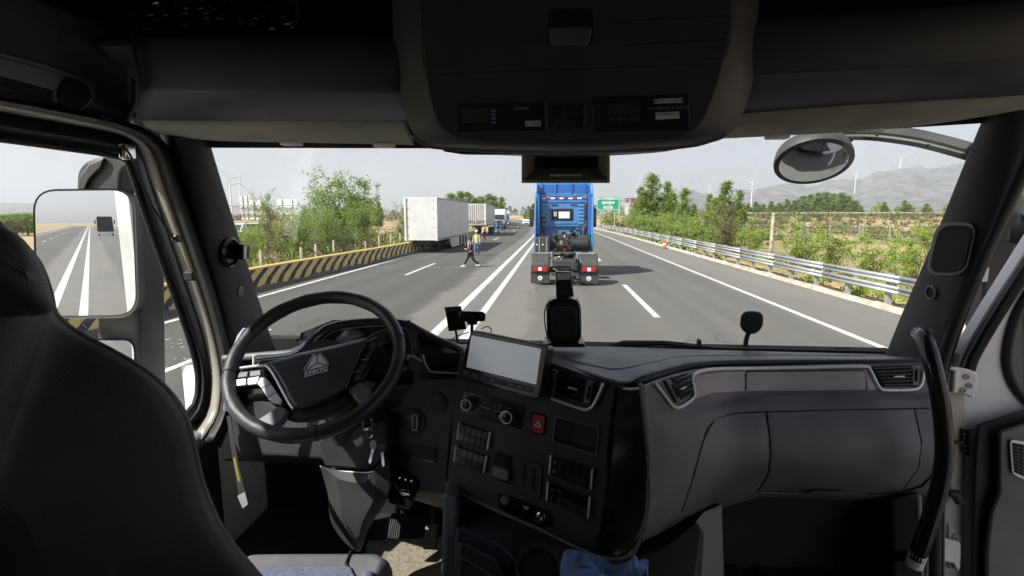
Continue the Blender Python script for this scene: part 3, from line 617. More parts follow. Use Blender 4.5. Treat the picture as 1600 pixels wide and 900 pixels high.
# mountains and hills
def hills(name, prof, Yr, Yb, label, seed, m, amp=1):
    """prof: (px, py) skyline; the range rises from Yb towards its crest at Yr"""
    import bisect
    cols = []; N = 150; x0, x1 = prof[0][0], prof[-1][0]
    for i in range(N + 1):
        px = x0 + (x1 - x0) * i / N
        k = max(1, min(len(prof) - 1, bisect.bisect([q[0] for q in prof], px))); a, b = prof[k - 1], prof[k]; t = (px - a[0]) / (b[0] - a[0]); t = t * t * (3 - 2 * t)
        py = a[1] + (b[1] - a[1]) * t; pt = P(px, py, Yr); cols.append((pt.x / Yr, pt.z))
    rows = []
    for j in range(36):
        t = j / 27; Y = Yb + (Yr - Yb) * t; row = []
        for i, (sx, z) in enumerate(cols):
            X = sx * Y; f = smooth01(t) ** 1.15 if t <= 1 else 1 - .5 * smooth01((t - 1) / .3)
            n_ = noise.fractal(Vector((X * .004, Y * .0035, seed)), .8, 2.1, 6); rid = 1 - abs(noise.noise(Vector((X * .0035, Y * .0028, seed + 5)))) * 2
            hgt = z * f * (1 + (.42 * n_ + .40 * (rid - .5)) * (1 - f * .82) * amp) + (n_ * z * .05)
            row.append(V(X, Y, max(-5, hgt - (6 if t == 0 else 0))))
        rows.append(row)
    return O(name, MB().grid(rows), m, kind='structure', ang=180)
M['rock'] = mat('mountain_rock', (.075, .085, .07), .95, var=.35, vs=.016, col2=(.20, .19, .165))
M['rock'].node_tree.nodes['Principled BSDF'].inputs['Specular IOR Level'].default_value = .1
hills('mountains', [(930, 336), (985, 332), (1040, 318), (1078, 299), (1098, 304), (1128, 312), (1160, 300), (1200, 296), (1235, 289), (1268, 293), (1300, 287), (1340, 286), (1370, 278), (1400, 270), (1440, 268), (1500, 262), (1560, 268), (1650, 262), (1800, 280)], 3400, 1500, '', 1, M['rock'])
hills('hills', [(-900, 332), (-500, 322), (-200, 325), (60, 318), (190, 322), (225, 319), (262, 334), (330, 338), (352, 326), (380, 320), (420, 333), (520, 338), (570, 337), (590, 330), (603, 327), (620, 333), (660, 338), (760, 339), (840, 336)], 2600, 1500, '', 9, M['rock'])
# ------------------------------------------------------------------ wind turbines
M['turbine'] = mat('turbine_white', (.75, .77, .8), .5)
def turbine(px, hub, Y, ang, sc_=1.0, yaw=0, label='', foot=None):
    hp = P(px, hub, Y); z0 = P(px, foot, Y).z if foot else 0; t = thing('wind_turbine', label, 'wind turbine', (0, 0, 0), 'wind turbines on the horizon'); H = hp.z - z0
    O('tower', MB().lathe((0, 0, 0), (0, 0, 1), [(2.2 * sc_, -40), (1.9 * sc_, H * .5), (1.3 * sc_, H - 1)], 10), M['turbine'], t)
    O('nacelle', MB().box((0, 1.5, H), (3 * sc_, 9 * sc_, 3.2 * sc_)), M['turbine'], t, bev=.6)
    for k in range(3):
        a = ang + k * 2 * math.pi / 3; d = V(math.sin(a), 0, math.cos(a)); e = V(math.cos(a), 0, -math.sin(a)); L_ = 38 * sc_; o = V(0, -3.5 * sc_, H)
        MBb = MB(); MBb.prism([o + e * .9, o + d * L_ * .2 + e * 1.9 * sc_, o + d * L_, o + d * L_ * .25 - e * .8, o - e * .9], [q + V(0, .7, 0) for q in (o + e * .9, o + d * L_ * .2 + e * 1.9 * sc_, o + d * L_, o + d * L_ * .25 - e * .8, o - e * .9)])
        O('blade', MBb, M['turbine'], t)
    t.location = (hp.x, Y, z0); t.rotation_euler.z = yaw
turbine(358.5, 279, 1050, 1.35, 1, .5, 'largest white wind turbine, leftmost beside the left windscreen pillar')
turbine(373.5, 286, 1200, .2, 1, 1.1, 'wind turbine seen edge on, second from the left pillar')
turbine(392, 298, 1700, .6, 1, .5, 'small wind turbine above the white gantry panels')
turbine(434, 304, 2000, .1, 1, .9, 'smallest wind turbine above the thin left trees')
turbine(994, 293, 1500, .3, 1, .4, 'wind turbine rising behind the red roofed building')
turbine(1109, 289, 1900, .7, 1, .3, 'wind turbine between the two poplar clumps')
turbine(1176, 285, 1800, .1, 1, .4, 'wind turbine just right of the right hand poplar clump')
turbine(1338, 272, 2300, .05, 1, 1.2, 'wind turbine seen edge on right of the oval outside mirror', foot=288)
turbine(1382, 267, 3000, .5, 1.1, .9, 'small wind turbine on the mountain ridge', foot=276)
turbine(1408, 246, 3100, 1.05, 1.7, .1, 'tallest wind turbine on the mountain ridge at right', foot=268)
# ------------------------------------------------------------------ lattice mast, pole with cable
p = P(591, 337, 300); t = thing('lattice_mast', 'slim lattice radio mast with round head rising behind the left trees', 'mast', (p.x, 300, 0)); H = P(591, 286, 300).z
mb = MB()
for i in range(12):
    z0 = H * i / 12; z1 = H * (i + 1) / 12; w0 = 1.3 - .9 * i / 12; w1 = 1.3 - .9 * (i + 1) / 12
    for sx, sy in ((-1, -1), (1, -1), (1, 1), (-1, 1)):
        mb.bar((p.x + sx * w0, 300 + sy * w0, z0), (p.x + sx * w1, 300 + sy * w1, z1), .16, .16)
        mb.bar((p.x + sx * w0, 300 + sy * w0, z0), (p.x + (-sy) * w1, 300 + sx * w1, z1), .1, .1)
O('lattice', mb, M['galv'], t, smooth=False)
O('platform', MB().lathe((p.x, 300, H * .92), (0, 0, 1), [(.6, -.5), (2.2, .2), (2.2, .8), (.8, 1.0)], 12), M['galv'], t)
for k in range(6): O('antenna', MB().box((p.x + 2.1 * math.cos(k * 1.047), 300 + 2.1 * math.sin(k * 1.047), H * .92 + 1.4), (.3, .3, 2.2)), M['galv'], t, smooth=False)
p = G(1204, 399); t = thing('utility_pole', 'white concrete utility pole standing on sand behind the right guardrail', 'pole', (p.x, p.y, 0)); ht = P(1206, 334, p.y).z
O('shaft', MB().lathe((p.x, p.y, 0), (0, 0, 1), [(.13, -.2), (.10, ht)], 12), M['concrete'], t); M['pole'] = M['concrete']
O('cap', MB().lathe((p.x, p.y, ht - .08), (0, 0, 1), [(.12, 0), (.12, .05), (.03, .14)], 12), M['concrete'], t)
a = V(p.x, p.y, ht - .3); b = P(1530, 385, 26); b2 = V(b.x, b.y, b.z)
pts = [a.lerp(b2, k / 16) + V(0, 0, -.35 * 4 * (k / 16) * (1 - k / 16)) for k in range(17)]
tag(O('overhead_cable', MB().tube(pts, .022, 5), M['rubber']), 'black sagging cable running right from the top of the white utility pole', 'cable')
# thin wire fence in the field
wf = thing('wire_fence', 'thin wire mesh fence crossing the sandy field right of the white pole', 'fence', (18, 46, 0))
for k in range(14): O('fence_stake', MB().box((16 + k * 2.2, 50 - k * .6, .9), (.08, .08, 2.0)), M['galv'], wf, smooth=False)
mb = MB()
for z in (.5, .9, 1.3, 1.7): mb.bar((16, 50, z), (16 + 13 * 2.2, 50 - 13 * .6, z), .02, .02)
O('wire', mb, M['galv'], wf, smooth=False)
# ------------------------------------------------------------------ green sign
Y = 92; a = P(933, 307, Y); b = P(967.5, 328, Y); W_ = b.x - a.x; Hh = a.z - b.z; cx = (a.x + b.x) / 2; cz = (a.z + b.z) / 2
t = thing('road_sign', 'green road sign with three lines of white Chinese writing on two grey posts', 'sign', (cx, Y, 0))
O('sign_panel', MB().box((cx, Y, cz), (W_, .08, Hh)), M['sign_green'], t, smooth=False)
mb = MB(); q = .09
for x0, z0, x1, z1 in ((-W_ / 2 + q, -Hh / 2 + q, W_ / 2 - q, -Hh / 2 + q), (-W_ / 2 + q, Hh / 2 - q, W_ / 2 - q, Hh / 2 - q), (-W_ / 2 + q, -Hh / 2 + q, -W_ / 2 + q, Hh / 2 - q), (W_ / 2 - q, -Hh / 2 + q, W_ / 2 - q, Hh / 2 - q)):
    mb.bar((cx + x0, Y - .05, cz + z0), (cx + x1, Y - .05, cz + z1), .05, .08, up=(0, 1, 0))
O('border', mb, M['sign_white'], t, smooth=False)
RXU = Matrix.Rotation(math.pi / 2, 4, 'X')
for body, dz, sz in (('智能网联高速公路', .78, .50), ('测试基地', .02, .58), ('欢迎您', -.76, .58)):
    text('lettering', body, sz, Matrix.Translation((cx, Y - .055, cz + dz)) @ RXU, M['sign_white'], t, ext=.004, bold=.014)
for px in (938.5, 961): xx = P(px, 337, Y).x; O('post', MB().lathe((xx, Y + .1, -.3), (0, 0, 1), [(.11, 0), (.11, cz + Hh / 2)], 12), M['galv'], t)
# red roofed building and grey gantry beside the sign
Y = 190; a = P(981, 310, Y); b = P(1006, 338, Y); t = thing('roadside_building', 'small building with flat dark red roof band behind the poplars and the green sign', 'building', ((a.x + b.x) / 2, Y, 0)); cx = (a.x + b.x) / 2; W_ = b.x - a.x
M['redroof'] = mat('dark_red_fascia', (.16, .05, .06), .7); M['plaster'] = mat('pale_plaster', (.45, .42, .4), .8, var=.1, vs=.6)
O('wall', MB().box((cx, Y + 4, a.z / 2 - 1), (W_ * .9, 7.5, a.z + 1)), M['plaster'], t, smooth=False); O('roof', MB().box((cx, Y + 4, a.z - .4), (W_ * 1.05, 8.4, 1.1)), M['redroof'], t, smooth=False)
for k in range(4): O('window', MB().box((cx - W_ * .33 + k * W_ * .22, Y + .22, a.z - 2.4), (W_ * .13, .1, 1.3)), M['dark_glass'], t, smooth=False)
def gantry(x0, x1, Y, z, h, label, panels, posts, cat='gantry'):
    t = thing('sign_gantry', label, cat, (posts[0], Y, 0)); mb = MB(); n = max(4, int(abs(x1 - x0) / 1.2))
    for dy in (-.5, .5):
        for zz in (z, z + h): mb.bar((x0, Y + dy, zz), (x1, Y + dy, zz), .13, .13)
        for i in range(n):
            a = x0 + (x1 - x0) * i / n; b = x0 + (x1 - x0) * (i + 1) / n; mb.bar((a, Y + dy, z if i % 2 else z + h), (b, Y + dy, z + h if i % 2 else z), .07, .07)
    O('truss', mb, M['galv'], t, smooth=False)
    for xp in posts:
        for dy in (-.5, .5): O('post', MB().lathe((xp, Y + dy, -.8), (0, 0, 1), [(.14, 0), (.13, z + h + 1.1)], 10), M['galv'], t)
    for xa, xb, za, zb in panels:
        o = O('sign_panel', MB().box(((xa + xb) / 2, Y + .75, (za + zb) / 2), (xb - xa, .1, zb - za)), M['sign_white'], t, smooth=False); m2 = MB(); k = max(2, int((xb - xa) / .9))
        for i in range(k): m2.box((xa + (xb - xa) * (i + .5) / k, Y + .66, (za + zb) / 2), (.1, .08, zb - za))
        O('rib', m2, M['galv'], o, smooth=False)
    return t
Y = 52; q = lambda px, py: P(px, py, Y)
gantry(q(330, 330).x, q(490, 330).x, Y, q(480, 332).z, q(480, 321).z - q(480, 332).z, 'steel truss gantry carrying tall white panels over the parallel road on the left',
       [(q(369, 307).x, q(383.5, 307).x, q(370, 343).z, q(370, 306).z), (q(384.2, 313).x, q(408, 313).x, q(390, 343).z, q(390, 312.5).z), (q(427, 311).x, q(459, 311).x, q(440, 341).z, q(440, 311).z)], [q(487, 330).x, q(300, 330).x])
Y = 150; gantry(q(968, 330).x, q(984, 330).x, Y, q(970, 322).z, 1.8, 'distant grey sign gantry just right of the green road sign', [(q(969.5, 313).x, q(975, 313).x, q(970, 325).z, q(970, 312).z)], [q(968, 330).x, q(984, 330).x])
# sign gantry far behind, seen in the driver's mirror
gantry(-26, -12, -150, 6.2, 1.2, 'dark sign gantry over the road behind, seen only in the left mirror', [(-22, -15, 5.4, 8.6)], [-26, -12])
# traffic cone
p = G(1038, 388); t = thing('traffic_cone', 'red and white traffic cone standing by the right kerb', 'traffic cone', (p.x, p.y, 0)); M['cone_red'] = mat('cone_red', (.7, .06, .03), .5)
O('cone', MB().lathe((p.x, p.y, .03), (0, 0, 1), [(.17, 0), (.03, .62)], 16), M['cone_red'], t); O('base', MB().box((p.x, p.y, .02), (.42, .42, .04)), M['rubber'], t)
O('reflective_band', MB().lathe((p.x, p.y, .25), (0, 0, 1), [(.128, 0), (.092, .16)], 16, cap=False), M['sign_white'], t)
# ================================================================== VEHICLES
M['navy'] = mat('navy_suit', (.022, .026, .045), .85, var=.2, vs=9); M['blue'] = mat('tractor_blue_paint', (.065, .21, .48), .35, var=.06, vs=2, coat=.4); M['blue_d'] = mat('tractor_dark_blue_paint', (.02, .12, .40), .35, coat=.4)
M['chassis'] = mat('dusty_chassis', (.045, .043, .041), .7, var=.35, vs=9); M['flap'] = mat('grey_mudguard', (.042, .041, .040), .65, var=.2, vs=5)
M['light_red'] = mat('tail_light_red', (.36, .015, .02), .25, coat=.6); M['light_white'] = mat('lamp_white', (.8, .78, .74), .25, coat=.6); M['tyre'] = mat('tyre_rubber', (.022, .021, .02), .85, var=.3, vs=20, bump=.5, bs=60)
M['alu'] = mat('aluminium_plate', (.34, .34, .32), .45, .4, var=.2, vs=8); M['trailer'] = mat('trailer_white', (.62, .62, .62), .45, var=.07, vs=1.2); M['rust'] = mat('rust_stain', (.35, .17, .07), .8, var=.3, vs=6)
def wheel_mb(c, r, w_, n=28):
    return MB().lathe(c, (1, 0, 0), [(r * .55, -w_ / 2), (r * .93, -w_ / 2), (r, -w_ * .38), (r, w_ * .38), (r * .93, w_ / 2), (r * .55, w_ / 2)], n)
def add_wheel(t, c, r, w_, rim='alu'):
    wl = O('wheel', wheel_mb(c, r, w_), M['tyre'], t); c = Vector(c)
    O('rim', MB().lathe(c, (1, 0, 0), [(r * .2, -w_ * .42), (r * .3, -w_ * .3), (r * .54, -w_ * .36), (r * .57, -w_ * .5), (r * .57, w_ * .5), (r * .54, w_ * .36), (r * .3, w_ * .3), (r * .2, w_ * .42)], 20), M[rim], wl)
    return wl
def seg_light(t, x0, x1, y, z, h):
    o = O('tail_light', MB().box(((x0 + x1) / 2, y, z), (x1 - x0, .05, h)), M['light_red'], t, bev=.008); w_ = (x1 - x0)
    O('reversing_lamp', MB().box(((x0 + x1) / 2, y - .03, z), (w_ * .24, .02, h * .72)), M['light_white'], o, bev=.004); return o
# -------- blue tractor ahead
t = thing('tractor_unit', 'blue tractor unit without trailer driving right ahead, fifth wheel and engine bay exposed', 'truck', (0, 0, 0))
c = MB().box((0, 4.85, 2.25), (2.36, 2.3, 2.5)); O('cab', c, M['blue'], t, bev=.06)
# pressed rear wall with ribs, window
O('rear_wall', MB().box((0, 3.66, 2.78), (2.02, .10, 1.44)), M['blue'], t, bev=.05, seg=3)
for s in (-1, 1):
    for k in range(8): O('rib', MB().box((s * .80, 3.60, 2.22 + k * .15), (.36, .03, .07)), M['blue'], t, bev=.012)
O('rib', MB().box((0, 3.60, 2.25), (1.1, .03, .10)), M['blue'], t, bev=.012); O('rib', MB().box((0, 3.60, 3.12), (1.86, .03, .05)), M['blue_d'], t, bev=.01)
wn = O('rear_window', MB().box((-.07, 3.595, 2.60), (.92, .05, .50)), M['rubber'], t, bev=.05, seg=3); O('pane', MB().box((-.07, 3.568, 2.60), (.80, .02, .38)), M['dark_glass'], wn, bev=.03)
O('curtain', MB().box((.02, 3.553, 2.58), (.46, .012, .28)), M['sign_white'], wn, smooth=False); O('curtain', MB().box((-.36, 3.553, 2.62), (.14, .012, .2)), M['print'], wn, smooth=False)
for k in range(10): O('reflective_strip', MB().box((-.86 + k * .19, 3.585, 3.28), (.17, .012, .06)), M['light_red'] if k % 2 else M['sign_white'], t, smooth=False)
for s in (-1, 1): O('cab_latch', MB().box((s * .42, 3.58, 3.02), (.3, .03, .025)), M['rubber'], t, smooth=False)
# roof deflector
mb = MB(); A = [V(-1.16, 3.7, 3.42), V(1.16, 3.7, 3.42), V(1.16, 3.7, 3.93), V(1.02, 3.7, 4.02), V(-1.02, 3.7, 4.02), V(-1.16, 3.7, 3.93)]; B = [V(-1.1, 5.9, 3.2), V(1.1, 5.9, 3.2), V(1.1, 5.9, 3.3), V(.95, 5.9, 3.36), V(-.95, 5.9, 3.36), V(-1.1, 5.9, 3.3)]
dfl = O('roof_deflector', MB().prism(A, B), M['blue'], t, bev=.03)
for x in (-.95, -.35, .35, .95): O('strut', MB().tube([V(x, 3.62, 3.45), V(x * .96, 3.62, 3.95)], .02, 6), M['blue_d'], dfl)
O('recess', MB().box((0, 3.675, 3.68), (1.9, .03, .38)), M['blue_d'], dfl, bev=.02); O('wire', MB().tube(spline([V(-1, 3.6, 3.5), V(-.4, 3.55, 3.47), V(.4, 3.55, 3.46), V(1, 3.6, 3.56)], 4), .012, 5), M['rubber'], dfl)
for s in (-1, 1):
    se = O('side_fairing', MB().prism([V(s * 1.16, 3.05, 1.05), V(s * 1.16, 3.0, 1.25), V(s * 1.15, 3.1, 3.2), V(s * 1.10, 3.4, 3.95), V(s * 1.12, 4.2, 3.8), V(s * 1.17, 4.2, 1.05)], [V(s * 1.235, 3.05, 1.05), V(s * 1.235, 3.0, 1.25), V(s * 1.225, 3.1, 3.2), V(s * 1.17, 3.4, 3.95), V(s * 1.2, 4.2, 3.8), V(s * 1.245, 4.2, 1.05)]), M['blue'], t, bev=.015)
    O('inner_panel', MB().box((s * 1.08, 3.32, 2.6), (.14, .36, 1.7)), M['blue_d'], t, bev=.02)
    mr = O('mirror', MB().box((s * 1.46, 5.6, 2.45), (.20, .16, .85)), M['rubber'], t, bev=.05, seg=3); O('mirror_glass', MB().box((s * 1.46, 5.505, 2.5), (.15, .01, .62)), M['dark_glass'], mr)
    O('mirror_arm', MB().tube([V(s * 1.18, 5.8, 2.95), V(s * 1.46, 5.65, 2.95), V(s * 1.46, 5.62, 2.8)], .025, 6), M['rubber'], t)
    O('step', MB().box((s * 1.1, 5.2, .55), (.3, 1.2, .7)), M['blue_d'], t, bev=.03)
    add_wheel(t, (s * 1.02, 5.1, .51), .51, .30)
    for dx in (.70, 1.06): add_wheel(t, (s * dx, .95, .51), .51, .28)
# lower wall with arch, sill flanks
arch = [V(-1.02, 3.64, 1.95), V(-.62, 3.64, 1.95), V(-.40, 3.64, 2.08), V(.40, 3.64, 2.08), V(.62, 3.64, 1.95), V(.90, 3.64, 1.7), V(1.02, 3.64, 1.7), V(1.02, 3.64, 2.2), V(-1.02, 3.64, 2.2)]
O('lower_wall', MB().prism(arch, [p + V(0, .08, 0) for p in arch]), M['blue_d'], t, bev=.01)
O('engine_tunnel', MB().box((0, 3.9, 1.7), (1.8, .4, 1.0)), M['matte_black'], t)
rr = random.Random(21)
en = O('engine', MB().box((0, 4.0, 1.35), (.9, 1.2, .9)), M['chassis'], t, bev=.04)
for i in range(34):
    x = rr.uniform(-.55, .62); z = rr.uniform(1.05, 1.98); y = rr.uniform(3.0, 3.6); k = rr.random()
    if k < .4: g = MB().box((x, y, z), (rr.uniform(.06, .2), rr.uniform(.08, .2), rr.uniform(.05, .2)))
    elif k < .7: g = MB().lathe((x, y, z), (rr.choice((0, 1)), rr.choice((0, 1)), 1), [(rr.uniform(.03, .09), -.08), (.06, 0), (rr.uniform(.02, .09), .09)], 12)
    else: g = MB().tube(spline([V(x, y, z), V(x + rr.uniform(-.2, .2), y - .1, z + rr.uniform(-.15, .15)), V(x + rr.uniform(-.35, .35), y, z - rr.uniform(0, .3))], 4), rr.uniform(.012, .03), 6)
    O('engine_fitting', g, M[rr.choice(['chassis', 'rubber', 'chassis', 'alu', 'matte_black'])], en, bev=.004)
O('red_cap', MB().lathe((.06, 2.9, 1.12), (0, 0, 1), [(.05, 0), (.05, .06)], 10), M['light_red'], en)
# boxes either side behind the cab
bx = O('battery_box', MB().box((-.87, 3.05, 1.34), (.60, .6, .66)), M['flap'], t, bev=.03)
for x in (-1.0, -.70): O('strap', MB().box((x, 2.735, 1.34), (.045, .02, .68)), M['alu'], bx, smooth=False)
for x in (-1.1, -.86): O('badge', MB().lathe((x, 2.742, 1.36), (0, -1, 0), [(.03, 0), (.03, .012)], 12), M['sign_white'], bx)
ib = O('air_filter', MB().lathe((.70, 3.1, 1.38), (1, 0, 0), [(.16, -.42), (.24, -.36), (.26, .30), (.2, .38)], 20), M['rubber'], t); O('filter_box', MB().box((.84, 3.2, 1.52), (.42, .5, .42)), M['flap'], ib, bev=.03)
O('air_intake', MB().tube(spline([V(.8, 3.2, 1.6), V(.86, 3.3, 1.95), V(.97, 3.42, 2.2), V(.98, 3.42, 3.1)], 5), [.13] * 11 + [.12] * 5, 10), M['rubber'], t)
O('intake_grille', MB().box((.98, 3.38, 2.78), (.22, .2, .7)), M['rubber'], t, bev=.04)
hs_ = O('air_line_bracket', MB().box((-.92, 3.5, 2.45), (.3, .12, .08)), M['rubber'], t)
for k in range(3):
    pts = [V(-1.0 + k * .09 + .035 * math.cos(a * .9), 3.42 + .035 * math.sin(a * .9), 2.42 - a * .014) for a in range(46)]; O('coiled_hose', MB().tube(pts, .012, 4), M['rubber' if k else 'light_red'], hs_)
for s in (-1, 1): O('grab_loop', MB().tube(spline([V(-1.0, 3.45, 2.15 + .1 * s), V(-.85, 3.3, 2.3 + .1 * s), V(-.7, 3.45, 2.15 + .1 * s)], 5), .014, 6), M['chrome'], hs_)
# frame, cross members, fifth wheel
for s in (-1, 1): O('frame_rail', MB().box((s * .41, 3.0, .86), (.09, 5.9, .27)), M['chassis'], t, bev=.01)
for y in (.08, .9, 1.9, 2.7): O('crossmember', MB().box((0, y, .84), (.8, .12, .2)), M['chassis'], t, bev=.01)
ax = O('rear_axle', MB().lathe((0, .95, .51), (1, 0, 0), [(.1, -.9), (.13, -.3), (.27, -.12), (.27, .12), (.13, .3), (.1, .9)], 18), M['chassis'], t)
O('underrun_beam', MB().box((0, .02, .44), (1.0, .08, .12)), M['chassis'], t, bev=.01)
for i in range(18):
    x = rr.uniform(-.48, .48); z = rr.uniform(.3, 1.0); g = MB().tube(spline([V(x, rr.uniform(.05, .5), z), V(x + rr.uniform(-.2, .2), .3, z + .06), V(x + rr.uniform(-.3, .3), .7, z - .05)], 4), rr.uniform(.012, .03), 6) if i % 2 else MB().lathe((x, rr.uniform(.1, .5), z), (0, 0, 1), [(.06, -.07), (.07, .07)], 12)
    O('brake_fitting', g, M[rr.choice(['chassis', 'alu', 'rubber'])], ax)
fw = []
for k in range(29):
    a = math.radians(-62 + k * (304) / 28 ) ; a = math.pi * 1.5 + (k / 28) * (2 * math.pi - .75) + .375; fw.append(V(.47 * math.cos(a), 1.45 + .44 * math.sin(a), 1.13))
fw += [V(-.12, 1.05, 1.13), V(-.05, 1.40, 1.13), V(.05, 1.40, 1.13), V(.12, 1.05, 1.13)]
O('fifth_wheel', MB().prism(fw, [p - V(0, 0, .07) for p in fw]), M['chassis'], t, bev=.012); O('fifth_wheel_pedestal', MB().box((0, 1.5, 1.02), (.84, .4, .12)), M['rubber'], t, bev=.01)
for x0, x1 in ((-1.12, -.42), (.46, 1.1)):
    o = O('deck_plate', MB().box(((x0 + x1) / 2, 2.25, 1.03), (x1 - x0, .85, .03)), M['alu'], t, bev=.005)
    for k in range(5): O('tread_bar', MB().box((x0 + (x1 - x0) * (k + .5) / 5, 2.25, 1.05), (.03, .8, .012)), M['galv'], o, smooth=False)
for s, lx in ((-1, .02), (1, -.0)):
    rows = []
    for k in range(17):
        a = math.pi * (-.06 + 1.12 * k / 16); rows.append([V(s * x, .95 - .66 * math.cos(a), .50 + .63 * math.sin(a)) for x in (.54, .62, .9, 1.2, 1.235)])
    fd = O('mudguard', MB().grid(rows), M['flap'], t, solid=.02)
    O('mud_flap', MB().box((s * .89, .24, .34), (.70, .025, .52)), M['flap'], t, bev=.008)
    O('lamp_panel', MB().box((s * .89, .22, .62), (.68, .05, .26)), M['flap'], t, bev=.01)
    seg_light(t, s * .89 - .26, s * .89 + .26, .17, .61, .17)
    em = O('flap_emblem', MB().lathe((s * .89 + .0, .215, .27), (0, -1, 0), [(.085, 0), (.085, .006)], 20), M['sign_white'], t)
    for k in range(3):
        a = math.pi / 2 + k * 2.094; O('emblem_ray', MB().bar(V(s * .89, .205, .27), V(s * .89 + .07 * math.cos(a), .205, .27 + .07 * math.sin(a)), .012, .02, up=(0, 1, 0)), M['flap'], em, smooth=False)
    O('fender_bracket', MB().box((s * .50, .8, .95), (.14, .06, .06)), M['alu'], t, bev=.005)
O('number_plate', MB().box((0, .07, .68), (.42, .015, .13)), M['rubber'], t)
place(t, (.40, 18.1, 0))
# -------- semitrailer parked nearest
def box_trailer(W_, L_, z0, H, label, front='plain', ribs=0, group='white lorries parked in the opposite lanes', txt=None, legs=True):
    t = thing('box_trailer', label, 'trailer', (0, 0, 0), group)
    O('box_body', MB().box((0, L_ / 2, z0 + H / 2), (W_, L_, H)), M['trailer'], t, bev=.03)
    for s in (-1, 1):
        O('corner_post', MB().box((s * (W_ / 2 - .07), -.03, z0 + H / 2), (.15, .08, H + .03)), M['trailer'], t, bev=.015)
        O('side_rail', MB().box((s * (W_ / 2 + .015), L_ / 2, z0 + .08), (.04, L_, .16)), M['alu'], t, smooth=False); O('side_rail', MB().box((s * (W_ / 2 + .015), L_ / 2, z0 + H - .05), (.04, L_, .1)), M['alu'], t, smooth=False)
        if front == 'plain':
            for k in range(5): O('rust_mark', MB().box((s * (W_ / 2 - .26), -.002, z0 + .3 + k * H * .21), (.05, .01, .12)), M['rust'], t, smooth=False)
    for k in range(int(L_ / 1.2) if ribs else 0): O('side_panel_seam', MB().box((W_ / 2 + .008, .6 + k * 1.2, z0 + H / 2), (.02, .02, H - .3)), M['alu'], t, smooth=False)
    if ribs:
        for k in range(ribs): O('front_rib', MB().box((-W_ / 2 + W_ * (k + .5) / ribs, -.03, z0 + H / 2), (.05, .06, H * .97)), M['alu'], t, smooth=False)
    if txt: text('lettering', txt, .52, Matrix.Translation((0, -.065, z0 + .42)) @ RXU, M['redroof'], t, ext=.002, bold=.012)
    # lowered frame and skirts
    if legs:
        O('skirt', MB().prism([V(W_ / 2 - .04, 4.0, z0), V(W_ / 2 - .04, L_ - .2, z0), V(W_ / 2 - .04, L_ - .2, z0 - .75), V(W_ / 2 - .04, 5.2, z0 - .75), V(W_ / 2 - .04, 4.6, z0 - .62)], [V(W_ / 2 - .10, 4.0, z0), V(W_ / 2 - .10, L_ - .2, z0), V(W_ / 2 - .10, L_ - .2, z0 - .75), V(W_ / 2 - .10, 5.2, z0 - .75), V(W_ / 2 - .10, 4.6, z0 - .62)]), M['trailer'], t)
        O('skirt', MB().prism([V(-W_ / 2 + .04, .3, z0), V(-W_ / 2 + .04, 1.6, z0), V(-W_ / 2 + .04, 1.1, z0 - .8), V(-W_ / 2 + .04, .5, z0 - .8)], [V(-W_ / 2 + .5, .3, z0), V(-W_ / 2 + .5, 1.6, z0), V(-W_ / 2 + .12, 1.1, z0 - .8), V(-W_ / 2 + .12, .5, z0 - .8)]), M['trailer'], t)
        for s in (-1, 1):
            lg = O('landing_leg', MB().box((s * .62, 2.6, z0 / 2 + .03), (.13, .13, z0 - .02)), M['chassis'], t, bev=.01); O('foot', MB().box((s * .62, 2.6, .03), (.3, .3, .05)), M['chassis'], lg, smooth=False)
        O('leg_brace', MB().box((0, 2.6, .75), (1.2, .08, .08)), M['chassis'], t, smooth=False)
    O('chassis_frame', MB().box((0, L_ / 2, z0 - .14), (1.0, L_ - .5, .26)), M['chassis'], t, smooth=False)
    for k in range(3):
        for s in (-1, 1): add_wheel(t, (s * (W_ / 2 - .28), L_ - 1.6 - k * 1.35, .5), .5, .5)
    return t
p = P(633, 337, 35); t = box_trailer(2.3, 12.6, .86, 2.9, 'nearest white box trailer, unhitched on its landing legs in the opposite lane', group=None); place(t, (-9.02, 33.6, 0))
tr2 = box_trailer(2.4, 12.5, 1.35, 2.65, 'white box lorry with vertical front ribs and dark lettering, second in the parked row', 'ribbed', 9, None, 'CPHLZATO', legs=False); place(tr2, (-9.6 + xo(62), 62, 0), .03)
